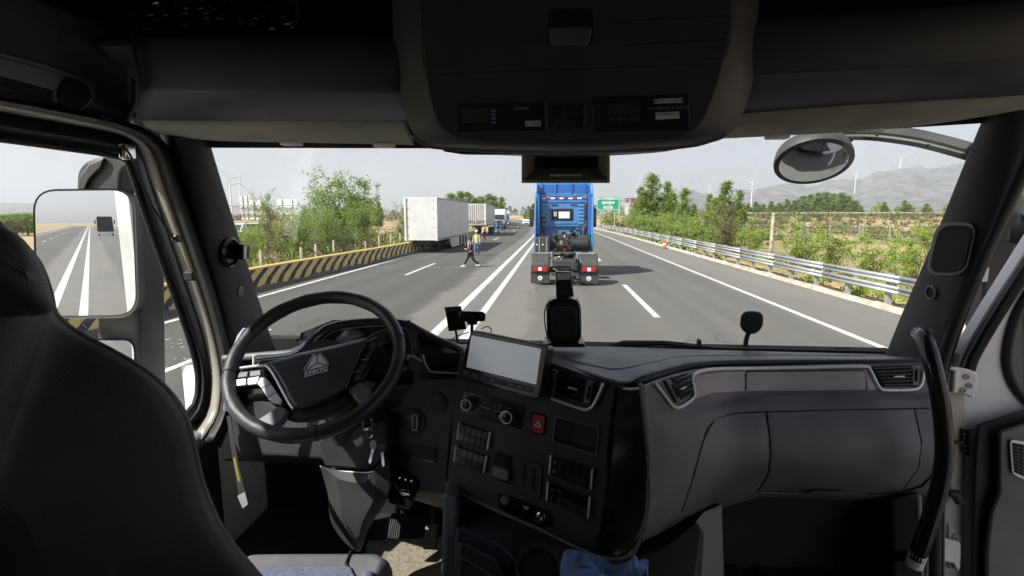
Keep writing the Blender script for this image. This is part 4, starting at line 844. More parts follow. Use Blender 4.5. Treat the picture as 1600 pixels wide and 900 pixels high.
def box_lorry(label, Y, dx, rz, blue=True, H=2.6):
    t = thing('box_lorry', label, 'truck', (0, 0, 0), 'white lorries parked in the opposite lanes')
    O('box_body', MB().box((0, 7.3, 1.25 + H / 2), (2.4, 9, H)), M['trailer'], t, bev=.03)
    O('cab', MB().prism([V(-1.15, .4, .6), V(1.15, .4, .6), V(1.15, .45, 1.9), V(1.1, .8, 3.1), V(-1.1, .8, 3.1), V(-1.15, .45, 1.9)], [V(-1.15, 2.5, .6), V(1.15, 2.5, .6), V(1.15, 2.5, 1.9), V(1.1, 2.5, 3.1), V(-1.1, 2.5, 3.1), V(-1.15, 2.5, 1.9)]), M['blue' if blue else 'trailer'], t, bev=.04)
    O('windscreen', MB().prism([V(-1.02, .42, 1.85), V(1.02, .42, 1.85), V(.98, .69, 2.75), V(-.98, .69, 2.75)], [V(-1.02, .5, 1.85), V(1.02, .5, 1.85), V(.98, .75, 2.75), V(-.98, .75, 2.75)]), M['dark_glass'], t)
    O('grille', MB().box((0, .38, 1.25), (1.5, .05, .7)), M['rubber'], t); O('bumper', MB().box((0, .4, .6), (2.3, .3, .4)), M['flap'], t, bev=.03)
    for s in (-1, 1):
        O('headlight', MB().box((s * .9, .24, .68), (.35, .04, .18)), M['light_white'], t)
        for y in (1.4, 8.2, 9.6): add_wheel(t, (s * 1.0, y, .5), .5, .3)
    O('chassis_frame', MB().box((0, 6.2, .95), (1.0, 9.5, .3)), M['chassis'], t, smooth=False)
    place(t, (dx + xo(Y), Y, 0), rz); return t
box_lorry('white box truck with white cab, third in the parked row behind the blue clad people', 96, -9.7, .06, False)
for i, Y in enumerate((122, 142, 162, 184)): box_lorry(['fourth lorry of the parked row, mostly hidden by the third', 'fifth lorry of the parked row near the bend', 'sixth lorry of the parked row at the bend', 'last lorry of the parked row, tiny at the bend'][i], Y, -9.7, .08 + .02 * i, i % 2 == 0)
# blue handcarts / blue tractor beside the people: a low blue flatbed
# -------- cars
def car(label, loc, rz, col, van=False, name='parked_car'):
    t = thing(name, label, 'van' if van else 'car', (0, 0, 0)); h = 2.0 if van else 1.6
    prof = [(-2.2, .35), (-2.25, .85), (-1.9, 1.0), (-1.45 if van else -1.1, h - .05), (1.9, h), (2.2, 1.1), (2.25, .4)]
    O('body', MB().prism([V(-.88, y, z) for y, z in prof], [V(.88, y, z) for y, z in prof]), col, t, bev=.06, seg=3)
    q = [(-1.85, 1.05), (-1.5 if van else -1.15, h - .14)]
    O('windscreen', MB().prism([V(-.76, q[0][0], q[0][1]), V(.76, q[0][0], q[0][1]), V(.72, q[1][0], q[1][1]), V(-.72, q[1][0], q[1][1])], [V(-.76, q[0][0] - .03, q[0][1]), V(.76, q[0][0] - .03, q[0][1]), V(.72, q[1][0] - .03, q[1][1]), V(-.72, q[1][0] - .03, q[1][1])]), M['dark_glass'], t)
    for s in (-1, 1):
        O('side_window', MB().box((s * .885, .3, h - .38), (.02, 2.6, .42)), M['dark_glass'], t)
        O('headlight', MB().box((s * .65, -2.24, .78), (.3, .05, .14)), M['light_white'], t)
        for y in (-1.4, 1.4): add_wheel(t, (s * .8, y, .33), .33, .2)
    O('grille', MB().box((0, -2.26, .6), (.9, .04, .25)), M['rubber'], t); place(t, loc, rz); return t
car('distant white car coming round the bend in the opposite lane', (P(822, 337, 128).x, 128, 0), .1, M['trailer'])
p = P(391, 337, 60); car('white van on the parallel road glimpsed through the thin left trees', (p.x, 60, land(p.x, 60) + .35), -.5, M['trailer'], True, 'white_van')
p = P(400, 337, 52); car('white car below the white van, glimpsed through the left trees', (p.x - .5, 47, land(p.x, 47)), -.6, M['trailer'])
# following tractor seen in the mirror
t = thing('tractor_unit', 'dark blue tractor unit following close behind, seen only in the left mirror', 'truck', (0, 0, 0))
O('cab', MB().prism([V(-1.2, 0, .5), V(1.2, 0, .5), V(1.2, .1, 1.9), V(1.12, -.25 + .6, 3.5), V(-1.12, .35, 3.5), V(-1.2, .1, 1.9)], [V(-1.2, -2.4, .5), V(1.2, -2.4, .5), V(1.2, -2.4, 1.9), V(1.12, -2.4, 3.6), V(-1.12, -2.4, 3.6), V(-1.2, -2.4, 1.9)]), M['navy'], t, bev=.05)
O('windscreen', MB().prism([V(-1.05, .13, 1.95), V(1.05, .13, 1.95), V(1.0, .36, 2.9), V(-1.0, .36, 2.9)], [V(-1.05, .03, 1.95), V(1.05, .03, 1.95), V(1.0, .26, 2.9), V(-1.0, .26, 2.9)]), M['dark_glass'], t)
O('grille', MB().box((0, .08, 1.2), (1.5, .08, .9)), M['rubber'], t); O('bumper', MB().box((0, .1, .5), (2.4, .3, .45)), M['white_paint'], t, bev=.04)
for s in (-1, 1):
    O('headlight', MB().box((s * .9, .27, .55), (.35, .04, .2)), M['light_white'], t); O('mirror', MB().box((s * 1.42, -.1, 2.5), (.18, .14, .8)), M['rubber'], t, bev=.03)
    add_wheel(t, (s * 1.02, -1.4, .5), .5, .3)
place(t, (.6, -118, 0))
# ------------------------------------------------------------------ people
def skinned(name, V_, E_, mat_, parent, sub=1):
    me = bpy.data.meshes.new(name); me.from_pydata([v[0] for v in V_], E_, []); me.materials.append(mat_); o = bpy.data.objects.new(name, me); sc.collection.objects.link(o); o.parent = parent
    o.modifiers.new('skin', 'SKIN'); sv = me.skin_vertices[0].data
    for i, (_, r) in enumerate(V_):
        rr_ = r if isinstance(r, tuple) else (r, r); sv[i].radius = rr_
    sv[0].use_root = True; m = o.modifiers.new('sub', 'SUBSURF'); m.levels = m.render_levels = sub
    for md in o.modifiers:
        if md.type == 'SKIN': md.use_smooth_shade = True
    return o
M['skin'] = mat('skin', (.48, .28, .19), .55); M['hair'] = mat('black_hair', (.012, .010, .010), .6); M['dark_trs'] = mat('black_trousers', (.018, .018, .022), .85)
M['hivis'] = mat('yellow_green_vest', (.55, .75, .12), .7); M['hivis_grey'] = mat('grey_green_vest', (.30, .33, .22), .7); M['yellow'] = mat('yellow_shirt', (.62, .55, .20), .8); M['jeans'] = mat('blue_grey_jeans', (.13, .17, .25), .85, var=.2, vs=12); M['workblue'] = mat('blue_workwear', (.03, .14, .38), .8, var=.15, vs=6)
def person(label, px, py, h, top, legs, stride=.0, face=0, arm_up=False, group=None, headgear=None, vest=None, Yf=None):
    p = G(px, py) if Yf is None else V(P(px, 337, Yf).x, Yf, 0); t = thing('person', label, 'person', (0, 0, 0), group); s = h / 1.72; st = stride
    hipz = .90 - st * .12
    # body: one continuous figure. +y local = facing direction
    B = []; E_ = []
    def a(v, r, par=None):
        B.append((Vector(v) * s, tuple(x * s for x in r) if isinstance(r, tuple) else r * s))
        if par is not None: E_.append((par, len(B) - 1))
        return len(B) - 1
    hip = a((0, 0, hipz + .04), (.15, .11)); w1 = a((0, 0, hipz + .2), (.135, .095), hip); ch = a((0, .0, hipz + .42), (.16, .11), w1); nk = a((0, .01, hipz + .56), (.06, .06), ch); n2 = a((0, .02, hipz + .62), (.052, .055), nk)
    hd0 = a((0, .03, hipz + .68), (.07, .08), n2); hd = a((0, .03, hipz + .75), (.082, .095), hd0); hd2 = a((0, .02, hipz + .82), (.06, .07), hd)
    ends = {}
    for sd in (-1, 1):
        f = st * sd
        k1 = a((sd * .10, .0, hipz - .03), (.09, .10), hip); kn = a((sd * .10, .20 * f + .03, hipz - .42), (.06, .065), k1); an = a((sd * .10, .36 * f - (.10 if f < 0 else .02), .10 + (.06 if f < 0 else 0)), (.038, .042), kn)
        a((sd * .11, .36 * f + .11 - (.1 if f < 0 else 0), .04 + (.0 if f < 0 else 0)), (.042, .03), an)
        sh = a((sd * .19, 0, hipz + .48), (.06, .06), ch)
        if arm_up and sd == 1: el = a((sd * .24, .14, hipz + .25), (.045, .045), sh); wr = a((sd * .12, .27, hipz + .48), (.028, .03), el); hn = a((sd * .09, .26, hipz + .56), (.035, .02), wr); fd = V(0, 0, 1)
        elif arm_up: el = a((sd * .25, .06, hipz + .22), (.045, .045), sh); wr = a((sd * .14, .26, hipz + .22), (.028, .03), el); hn = a((sd * .09, .30, hipz + .25), (.035, .02), wr); fd = V(-sd * .6, .6, .3)
        else: el = a((sd * .25, -.10 * f, hipz + .20), (.045, .045), sh); wr = a((sd * .26, -.24 * f + .05, hipz - .02), (.028, .03), el); hn = a((sd * .26, -.28 * f + .07, hipz - .09), (.018, .035), wr); fd = V(0, .1, -1)
        for q in range(4): a(B[hn][0] / s + fd.normalized() * (.085 - .008 * abs(q - 1.5)) + V(.0, (q - 1.5) * .018, 0), .009, hn)
        a(B[hn][0] / s + fd.normalized() * .03 + V(-sd * .03, .04, 0), .010, hn)
        ends[sd] = (k1, kn, an, sh, el, wr)
    body = skinned('body', B, E_, M['skin'], t)
    # clothes follow the body
    Cv = [(B[w1][0] - V(0, 0, .24) * s, (.155 * s, .115 * s)), (B[w1][0], (.15 * s, .108 * s)), (B[ch][0], (.175 * s, .122 * s)), (B[nk][0] - V(0, 0, .035) * s, (.085 * s, .08 * s))]; Ce = [(0, 1), (1, 2), (2, 3)]
    if not vest:
        for sd in (-1, 1):
            _, _, _, sh, el, wr = ends[sd]; i = len(Cv); Cv += [(B[sh][0], .072 * s), (B[el][0], .058 * s), (B[el][0].lerp(B[wr][0], .9), .045 * s)]; Ce += [(2, i), (i, i + 1), (i + 1, i + 2)]
    skinned('jacket', Cv, Ce, M[top], t)
    Lv = [(B[hip][0], (.165 * s, .125 * s))]; Le = []
    for sd in (-1, 1):
        k1, kn, an, *_ = ends[sd]; i = len(Lv); Lv += [(B[k1][0], .105 * s), (B[kn][0], .077 * s), (B[an][0] + V(0, 0, .02) * s, .062 * s)]; Le += [(0, i), (i, i + 1), (i + 1, i + 2)]
    skinned('trousers', Lv, Le, M[legs], t)
    if vest:
        for sd in (-1, 1):
            _, _, _, sh, el, wr = ends[sd]; skinned('sleeve', [(B[sh][0], .068 * s), (B[el][0], .055 * s), (B[el][0].lerp(B[wr][0], .9), .042 * s)], [(0, 1), (1, 2)], M[vest], t)
    hz = B[hd][0]
    O('hair', MB().lathe(hz + V(0, -.012, .0) * s, (0, -.25, 1), [(.093 * s, -.02 * s), (.102 * s, .02 * s), (.095 * s, .07 * s), (.06 * s, .11 * s), (.01, .122 * s)], 14), M[headgear or 'hair'], t)
    for sd in (-1, 1):
        O('shoe', MB().prism(*[[B[ends[sd][2]][0] + V(x, y, z) * s for x, y in ((-.045, -.07), (.045, -.07), (.05, .10), (.03, .19), (-.03, .19), (-.05, .10))] for z in (-.10, -.03)]), M['white' if top == 'navy' else 'rubber'], t, bev=.01)
        O('eye', MB().lathe(hz + V(sd * .032, .088, .01) * s, (0, 1, 0), [(.010 * s, 0), (.006 * s, .004)], 8), M['ink'], t)
        O('ear', MB().lathe(hz + V(sd * .088, .02, 0) * s, (sd, 0, 0), [(.025 * s, -.01), (.018 * s, .012)], 8), M['skin'], t)
    O('nose', MB().lathe(hz + V(0, .088, -.02) * s, (0, 1, -.3), [(.016 * s, 0), (.008 * s, .022 * s)], 8), M['skin'], t)
    O('mouth', MB().box(hz + V(0, .094, -.05) * s, (.045 * s, .006, .008 * s)), M['light_red'], t)
    place(t, (p.x, p.y, .012), face); return t, p, s
t, p, s = person('man in dark suit and white shoes striding across opposite lanes, hand at his face', 735.5, 417.5, 1.52, 'navy', 'dark_trs', 1.0, 1.9, True)
O('shirt_front', MB().prism([V(-.07, .12, 1.28), V(.07, .12, 1.28), V(.03, .135, .92), V(-.03, .135, .92)], [V(-.07, .10, 1.28), V(.07, .10, 1.28), V(.03, .11, .92), V(-.03, .11, .92)]), M['white'], t)
tag(O('mobile_phone', MB().box((p.x - .26, p.y - .02, 1.26), (.02, .075, .15)), M['gloss_black'], bev=.004), 'dark mobile phone held up by the walking man in the dark suit', 'phone')
person('person in yellow green safety vest and blue jeans behind the man in the suit', 745, 399, 1.6, 'hivis', 'jeans', .15, 3.0, vest='print', headgear='label')
person('person in a yellow shirt and dark trousers beside the second lorry', 757, 376, 1.62, 'yellow', 'dark_trs', .3, 1.3)
for i, (px, Y, f) in enumerate([(771.5, 76, .2), (775.5, 80, 2.9), (779, 75, 1.5), (783.5, 78, 3.1), (787.5, 82, .6)]):
    person(['person in blue workwear at the left end of the group beside the lorries', 'second person from the left in the blue clad group', 'person in blue in the middle of the group beside the lorries', 'person in dark clothes right of the middle of the blue clad group', 'person at the right end of the blue clad group'][i], px, 360, 1.68, 'workblue' if i != 3 else 'navy', 'workblue' if i < 3 else 'dark_trs', .15, f, Yf=Y, group='people in blue beside the parked lorries')
# ================================================================== THE CAB WE SIT IN
from mathutils.bvhtree import BVHTree
def plane_on(o, n):
    s = Plane.__new__(Plane); s.o = Vector(o); s.n = Vector(n).normalized()
    if s.n.dot(CAM - s.o) < 0: s.n = -s.n
    return s
class Surf(Plane):
    """a curved interior surface; at() finds the point of it seen at a picture position"""
    def __init__(s, rows):
        s.rows = rows; nc = len(rows[0]); vs = [p for r in rows for p in r]
        fs = [(i * nc + j, i * nc + j + 1, (i + 1) * nc + j + 1, (i + 1) * nc + j) for i in range(len(rows) - 1) for j in range(nc - 1)]
        s.t = BVHTree.FromPolygons(vs, fs); s.n = Vector((0, -1, 0)); s.o = vs[len(vs) // 2]
    def at(s, x, y, h=0):
        d = ray(x, y).normalized(); l, n, i, q = s.t.ray_cast(CAM, d)
        if l is None:
            a = CAM + d * (s.o - CAM).length
            l, n, i, q = s.t.find_nearest(a)
        if n.dot(CAM - l) < 0: n = -n
        return l + n * h
    def poly(s, mb, pts, h0, h1):
        f = [s.at(x, y, h1) for x, y in pts]; b = [s.at(x, y, h0) for x, y in pts]; mb.prism(f, b); return mb
    def frame(s, x, y, h=0, dx=10, dy=0):
        o = s.at(x, y, h); ex = (s.at(x + dx, y + dy, h) - o).normalized(); ey = (s.at(x, y - 6, h) - o); n = ex.cross(ey).normalized(); ey = n.cross(ex)
        return Matrix(((ex.x, ey.x, n.x, o.x), (ex.y, ey.y, n.y, o.y), (ex.z, ey.z, n.z, o.z), (0, 0, 0, 1)))
def resamp(pl, n):
    pl = [Vector((*p, 0)) for p in pl]; d = [0]
    for a, b in zip(pl, pl[1:]): d.append(d[-1] + (b - a).length)
    out = []
    for k in range(n + 1):
        t = d[-1] * k / n; i = 0
        while i < len(d) - 2 and d[i + 1] < t: i += 1
        f = (t - d[i]) / max(1e-6, d[i + 1] - d[i]); out.append(pl[i].lerp(pl[i + 1], f))
    return out
def patch(S, rows, h0, h1, nu=14, nv=4):
    R = [resamp(r, nu) for r in rows]; g = []
    for i in range(len(R) - 1):
        for k in range(nv): g.append([R[i][j].lerp(R[i + 1][j], k / nv) for j in range(nu + 1)])
    g.append(R[-1]); m = len(g); rows3 = []
    for i, r in enumerate(g):
        rows3.append([S.at(p.x, p.y, h1 - (.0018 if i in (0, m - 1) or j in (0, nu) else 0)) for j, p in enumerate(r)])
    c = rows3[m // 2][nu // 2]; off = (c - CAM).normalized() * (h1 - h0); return MB().slab(rows3, off)
def line(S, pts, r=.0014, h=.001, n=6, res=None, mb=None):
    if res: pts = [(p.x, p.y) for p in resamp(pts, res)]
    return (mb or MB()).tube([S.at(x, y, h) for x, y in pts], r, n)
def arc(cx, cy, rx, ry, n=20, a0=0, a1=360, rot=0):
    out = []; c, s = math.cos(math.radians(rot)), math.sin(math.radians(rot))
    for k in range(n):
        a = math.radians(a0 + (a1 - a0) * k / (n if a1 - a0 == 360 else n - 1)); x, y = rx * math.cos(a), ry * math.sin(a); out.append((cx + x * c - y * s, cy + x * s + y * c))
    return out
def knob(S, px, py, r, h, name, m, parent, prof=None, n=28):
    Mx = S.frame(px, py); ax = Vector((Mx[0][2], Mx[1][2], Mx[2][2])); o = S.at(px, py)
    return O(name, MB().lathe(o, ax, prof or [(r, 0), (r, h * .8), (r * .9, h)], n), M[m], parent)
ST = lambda n, mb, m, **k: O(n, mb, M[m], kind='structure', **k)
def box2(x0, x1, y0, y1, z0, z1): return MB().box(((x0 + x1) / 2, (y0 + y1) / 2, (z0 + z1) / 2), (x1 - x0, y1 - y0, z1 - z0))
XL, XR = -1.20, 1.25
# ---- shell
ST('cab_roof', box2(XL - .06, XR + .06, -1.0, 1.62, 3.30, 3.36), 'headliner')
ST('cab_floor', box2(XL - .06, XR + .06, -1.0, 2.0, 1.20, 1.26), 'rubber')  # black all over, for a footwell floor that lies in shade
ST('cab_rear_wall', box2(XL - .06, XR + .06, -1.06, -1.0, .9, 3.36), 'sleeper')
ST('cab_front_bulkhead', box2(XL - .06, XR + .06, 1.97, 2.03, .7, 2.035), 'matte_black')
ST('cab_front_header', box2(XL - .06, XR + .06, 1.56, 1.62, 2.86, 3.30), 'headliner')
ST('cab_left_wall', box2(XL - .06, XL - .01, -1.0, .15, .9, 3.30), 'sleeper')
ST('cab_left_wall', box2(XL - .06, XL - .01, .15, 1.56, 2.83, 3.30), 'headliner')
ST('cab_right_wall', box2(XR + .01, XR + .06, -1.0, .25, .9, 3.30), 'sleeper')
ST('cab_right_wall', box2(XR + .01, XR + .06, .25, 1.56, 2.95, 3.30), 'headliner')
ST('cab_right_wall', box2(XR + .01, XR + .06, 1.64, 2.0, .9, 2.0), 'cream')
# white outside of the cab, seen in the mirror
ST('cab_outer_side', box2(XL - .12, XL - .065, -1.6, .15, 1.0, 3.42), 'white_paint')
ST('cab_outer_side', box2(XL - .12, XL - .065, .15, 1.62, 2.86, 3.42), 'white_paint')
ST('cab_outer_side', box2(XL - .12, XL - .065, 1.62, 2.0, .8, 2.02), 'white_paint')
# ---- windscreen
WS = Plane((860, 540, 1.88), (1392, 552, 1.88), (860, 235, 1.47))
wsn = WS.n
cnr = [(333, 236), (690, 231), (1130, 213), (1300, 206), (1525, 193), (1536, 200), (1515, 250), (1388, 552), (1380, 575), (900, 575), (440, 575), (424, 530), (415, 500), (331, 248)]
pane = thing('windscreen', 'large slanted windscreen across the front of the cab', 'windscreen', tuple(P(860, 560, 1.9)))
q = [(280, 200), (700, 190), (1130, 180), (1580, 160), (1360, 640), (900, 640), (420, 640)]
O('pane', MB().prism([WS.at(x, y, 0) for x, y in q], [WS.at(x, y, -.006) for x, y in q]), M['screen_glass'], pane, smooth=False)
# printed black border at the top and the maker's mark low right
def band(S, A, B, n, h0, h1): return patch(S, [A, B], h0, h1, n, 1)
O('black_border', band(WS, [(290, 175), (700, 175), (1130, 150), (1600, 130)], [(318, 231), (690, 232), (1130, 213), (1300, 207), (1545, 192)], 24, .002, .008), M['matte_black'], pane)
mm = WS.frame(1318, 545, .003); text('etched_mark', 'FUYAO', .016, mm, M['ink'], pane)
text('etched_mark', 'E', .012, WS.frame(1336, 547, .003), M['ink'], pane)
# ---- left pillar, door frame rings
def ring(lines, Xs, n=46):
    R = []
    for l, X in zip(lines, Xs):
        pl = resamp(l, n); R.append([PX(p.x, p.y, X) for p in pl])
    return R
Lg = [(-260, 182), (0, 217), (100, 231), (186, 245), (203, 262), (222, 320), (248, 395), (272, 462), (292, 520), (305, 565), (309, 600), (303, 632), (280, 656)]
LA = [(-260, 128), (0, 175), (100, 193), (192, 212), (216, 236), (238, 300), (264, 375), (290, 450), (312, 515), (324, 565), (327, 605), (320, 645), (300, 672)]
LB = [(-260, 116), (0, 164), (90, 182), (188, 204), (231, 234), (256, 300), (284, 375), (310, 450), (331, 519), (341, 570), (343, 608), (337, 650), (314, 686)]
LC = [(-260, 102), (0, 150), (90, 167), (200, 190), (262, 226), (285, 290), (311, 370), (338, 455), (360, 540), (366, 580), (368, 620), (362, 655), (345, 700)]
dd = thing('driver_door', 'closed driver side door with big window, black seals and cream metal flange', 'door', tuple(PX(200, 650, XL)))
# smoothed polylines keep the curves soft
def sm(l, k=4):
    return [(p.x, p.y) for p in spline([Vector((*q, 0)) for q in l], k)]
Lg, LA, LB, LC = map(sm, (Lg, LA, LB, LC))
rA = ring([Lg, LA], [XL, XL + .03]); Lm = [((a[0] + b[0]) / 2, (a[1] + b[1]) / 2) for a, b in zip(Lg, LA)]
O('window_seal', MB().grid(ring([Lg, Lm, LA], [XL, XL + .035, XL + .02], 60)), M['rubber'], dd, ang=80, solid=.01)
O('window_seal', MB().tube([PX(x, y, XL + .012) for x, y in Lg[::2]], .008, 8), M['rubber'], dd)
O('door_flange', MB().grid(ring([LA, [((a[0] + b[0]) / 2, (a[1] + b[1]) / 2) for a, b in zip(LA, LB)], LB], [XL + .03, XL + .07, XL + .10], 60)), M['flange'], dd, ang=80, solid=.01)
O('door_seal', MB().grid(ring([LB, [((a[0] + b[0]) / 2, (a[1] + b[1]) / 2) for a, b in zip(LB, LC)], LC], [XL + .095, XL + .13, XL + .11], 60)), M['rubber'], dd, ang=80, solid=.01)
gl = [PX(x, y, XL - .008) for x, y in LA[::3]]; gl = gl + [V(XL - .008, gl[-1].y, 1.85), V(XL - .008, .12, 1.85), V(XL - .008, .12, 2.85)]
O('window_pane', MB().prism(gl, [p - V(.005, 0, 0) for p in gl]), M['glass'], dd, smooth=False)
zb = PX(290, 660, XL).z
O('lower_panel', box2(XL, XL + .045, .15, 1.56, 1.2, zb - .01), M['pillar'], dd, bev=.02); O('sill', box2(XL, XL + .10, .15, 1.54, zb - .06, zb - .015), M['trim_grey'], dd, bev=.018)
O('outer_skin', box2(XL - .12, XL - .03, .15, 1.60, 1.0, zb - .03), M['white_paint'], dd, bev=.01)
O('rear_seal', box2(XL - .02, XL + .03, .10, .16, 1.26, 2.9), M['rubber'], dd)
# gas strut / sunshade rod on the flange
O('strut_rod', MB().tube([PX(197, 232, XL + .115), PX(205, 245, XL + .115), PX(236, 320, XL + .115), PX(272, 374, XL + .115)], .003, 6), M['gloss_black'], dd)
O('strut_clip', MB().box(PX(276, 373, XL + .115), (.02, .02, .02)), M['gloss_black'], dd, bev=.003); O('strut_clip', MB().box(PX(298, 431, XL + .125), (.03, .025, .028)), M['rubber'], dd, bev=.004)
O('strut_rod', MB().tube([PX(274, 374, XL + .115), PX(298, 428, XL + .12)], .0025, 6), M['chrome'], dd)
O('catch', MB().box(PX(199, 238, XL + .10), (.02, .04, .04)), M['chrome'], dd, bev=.006)
O('wiring_plug', MB().box(PX(160, 186, XL + .115), (.02, .035, .02)), M['rubber'], dd, bev=.004)
# pillar trim
ST('pillar_head_filler', MB().prism([P(x, y, 1.50) for x, y in ((150, 120), (330, 130), (324, 232), (262, 244), (225, 212), (196, 204), (150, 190))], [P(x, y, 1.53) for x, y in ((150, 120), (330, 130), (324, 232), (262, 244), (225, 212), (196, 204), (150, 190))]), 'matte_black')
cl = [(262, 226), (285, 290), (311, 370), (338, 455), (360, 540), (366, 600), (366, 640)]; wl = [(326, 222), (346, 290), (371, 370), (398, 455), (426, 540), (446, 600), (452, 640)]
cl[0] = (246, 180); wl[0] = (312, 176)
rows = []
for (cx_, cy_), (wx, wy) in zip(cl, wl):
    a = PX(cx_, cy_, XL + .115); b = WS.at(wx, wy, .012); e = WS.at(wx + 2, wy, -.01); m1 = a.lerp(b, .35) + (CAM - a.lerp(b, .35)).normalized() * .035; m2 = a.lerp(b, .75) + (CAM - b).normalized() * .03
    rows.append([a + V(-.05, .05, 0), a, m1, m2, b, e])
PLg = [spline(r, 4) for r in rows]; PLc = [spline([r[j] for r in PLg], 5) for j in range(len(PLg[0]))]; PLr = [[c[i] for c in PLc] for i in range(len(PLc[0]))]
PL = Surf(PLr); lp = O('left_windscreen_pillar', MB().grid(PLr), M['pillar'], kind='structure', ang=70, solid=.004)
bz = thing('driver_camera', 'round black bezel with small square camera on the left windscreen pillar', 'camera', tuple(PL.at(362, 396)))
fr = PL.frame(358, 396); nx = Vector((fr[0][2], fr[1][2], fr[2][2])); oo = PL.at(358, 394)
O('bezel', MB().lathe(oo, nx, [(.050, -.01), (.050, .006), (.042, .012), (.036, .004), (.02, .002)], 28), M['gloss_black'], bz)
cb = MB(); c0 = PL.at(368, 393, .022); R_ = fr.to_3x3(); cb.box(c0, (.048, .052, .03), R_); O('camera_body', cb, M['gloss_black'], bz, bev=.005)
O('lens_window', MB().box(c0 + nx * .016 - R_ @ V(.013, 0, 0), (.014, .044, .003), R_), M['silver'], bz, bev=.001)
pg = O('pillar_plug', MB().lathe(PL.at(375, 455), nx, [(.018, -.004), (.018, .003), (.014, .005)], 20), M['trim_grey']); tag(pg, 'small round cover plug low on the left windscreen pillar', 'plug')
# chrome lever by the wheel
lv = thing('chrome_lever', 'short chrome handle with dark foot standing left of the steering wheel', 'handle', tuple(P(372, 560, 1.35)))
O('grip', MB().tube([P(384, 514, 1.36), P(378, 524, 1.355), P(370, 545, 1.35)], [.008, .012, .013], 12), M['chrome'], lv); O('foot', MB().tube([P(370, 545, 1.35), P(361, 590, 1.34), P(356, 640, 1.34)], [.011, .012, .013], 12), M['trim_grey'], lv)
# ---- right pillar
cr_ = [(1640, 150), (1600, 250), (1560, 340), (1525, 420), (1496, 490), (1472, 556), (1466, 620), (1460, 700)]; wr_ = [(1545, 170), (1512, 250), (1478, 335), (1446, 412), (1414, 486), (1386, 556), (1362, 620), (1350, 700)]
rows = []
for (cx_, cy_), (wx, wy) in zip(cr_, wr_):
    a = PX(cx_, cy_, XR - .09); b = WS.at(wx, wy, .012); e = WS.at(wx - 3, wy, -.01); m1 = a.lerp(b, .35) + (CAM - a).normalized() * .03; m2 = a.lerp(b, .75) + (CAM - b).normalized() * .03
    rows.append([e, b, m2, m1, a, a + V(.05, .05, 0)])
g = [spline(r, 4) for r in rows]; c_ = [spline([r[j] for r in g], 5) for j in range(len(g[0]))]; PRr = [[c[i] for c in c_] for i in range(len(c_[0]))]
PR = Surf(PRr); O('right_windscreen_pillar', MB().grid(PRr), M['pillar'], kind='structure', ang=70, solid=.004)
RB = [(1648, 150), (1626, 200), (1590, 280), (1550, 365), (1520, 435), (1494, 500), (1473, 565), (1466, 620), (1464, 700), (1462, 820), (1460, 960)]
O('right_door_seal', MB().tube([PX(x, y, XR - .08) for x, y in sm(RB)], .016, 10), M['rubber'], kind='structure')
O('right_door_seal', MB().tube([PX(x + 9, y, XR - .05) for x, y in sm(RB)], .009, 8), M['gloss_black'], kind='structure')
O('right_door_flange', MB().grid([[PX(x + 6, y, XR - .05) for x, y in sm(RB)], [PX(x + 14, y, XR - .03) for x, y in sm(RB)]]), M['cream'], kind='structure', ang=80, solid=.006)
sp = thing('pillar_speaker', 'rounded speaker cover on the right windscreen pillar', 'speaker', tuple(PR.at(1485, 390)))
def rr_px(c, w_, h_, sk, r=.35, n=4): x, y = c; return rquad([(x - w_ + sk, y - h_), (x + w_ + sk, y - h_), (x + w_ - sk, y + h_), (x - w_ - sk, y + h_)], r, n)
for nm, w_, h_, h, m_ in (('rim', 32, 42, .006, 'trim_grey'), ('grille', 27, 37, .010, 'headliner')):
    pts = rr_px((1486, 389), w_, h_, 9); n_ = Vector(PR.frame(1486, 389).col[2][:3]); c = PR.at(1486, 389, h); pp = plane_on(c, n_)
    O(nm, MB().prism([pp.at(x, y) for x, y in pts], [pp.at(x, y, -.02) for x, y in pts]), M[m_], sp, bev=.002)
n_ = Vector(PR.frame(1457, 457).col[2][:3])
t = thing('pillar_tweeter', 'small round tweeter below the speaker cover on the right pillar', 'speaker', tuple(PR.at(1457, 457))); O('ring', MB().lathe(PR.at(1457, 457), n_, [(.023, -.01), (.023, .006), (.018, .008), (.017, .003)], 24), M['trim_grey'], t); O('mesh', MB().lathe(PR.at(1457, 457), n_, [(.017, -.005), (.016, .0035)], 20), M['matte_black'], t)
O('pillar_screw', MB().lathe(PR.at(1537, 221), Vector(PR.frame(1537, 225).col[2][:3]), [(.003, -.003), (.003, .002)], 10), M['gloss_black'], kind='structure')
# ---- side header above the driver's door
tl = [(-300, -140), (-60, -50), (60, 0), (130, 26), (205, 52)]; bl = [(-300, 96), (0, 147), (90, 164), (150, 176), (204, 190)]
rows = [ [PX(x, y, XL + .20) for x, y in tl], [PX(x + (u - x) * .3, y + (v - y) * .3, XL + .17) for (x, y), (u, v) in zip(tl, bl)], [PX(x + (u - x) * .7, y + (v - y) * .7, XL + .12) for (x, y), (u, v) in zip(tl, bl)], [PX(x, y, XL + .09) for x, y in bl], [PX(x, y + 4, XL + .03) for x, y in bl]]
g = [spline(r, 6) for r in rows]; c_ = [spline([r[j] for r in g], 4) for j in range(len(g[0]))]; SHr = [[c[i] for c in c_] for i in range(len(c_[0]))]; SH_ = Surf(SHr)
sh = O('side_header_trim', MB().grid(SHr), M['trim'], kind='structure', ang=80, solid=.005)
O('grab_recess', patch(SH_, [[(-120, 62), (0, 90), (90, 114), (120, 124)], [(-120, 118), (0, 134), (90, 160), (118, 164)]], -.004, .003, 12, 3), M['trim_grey'], sh)
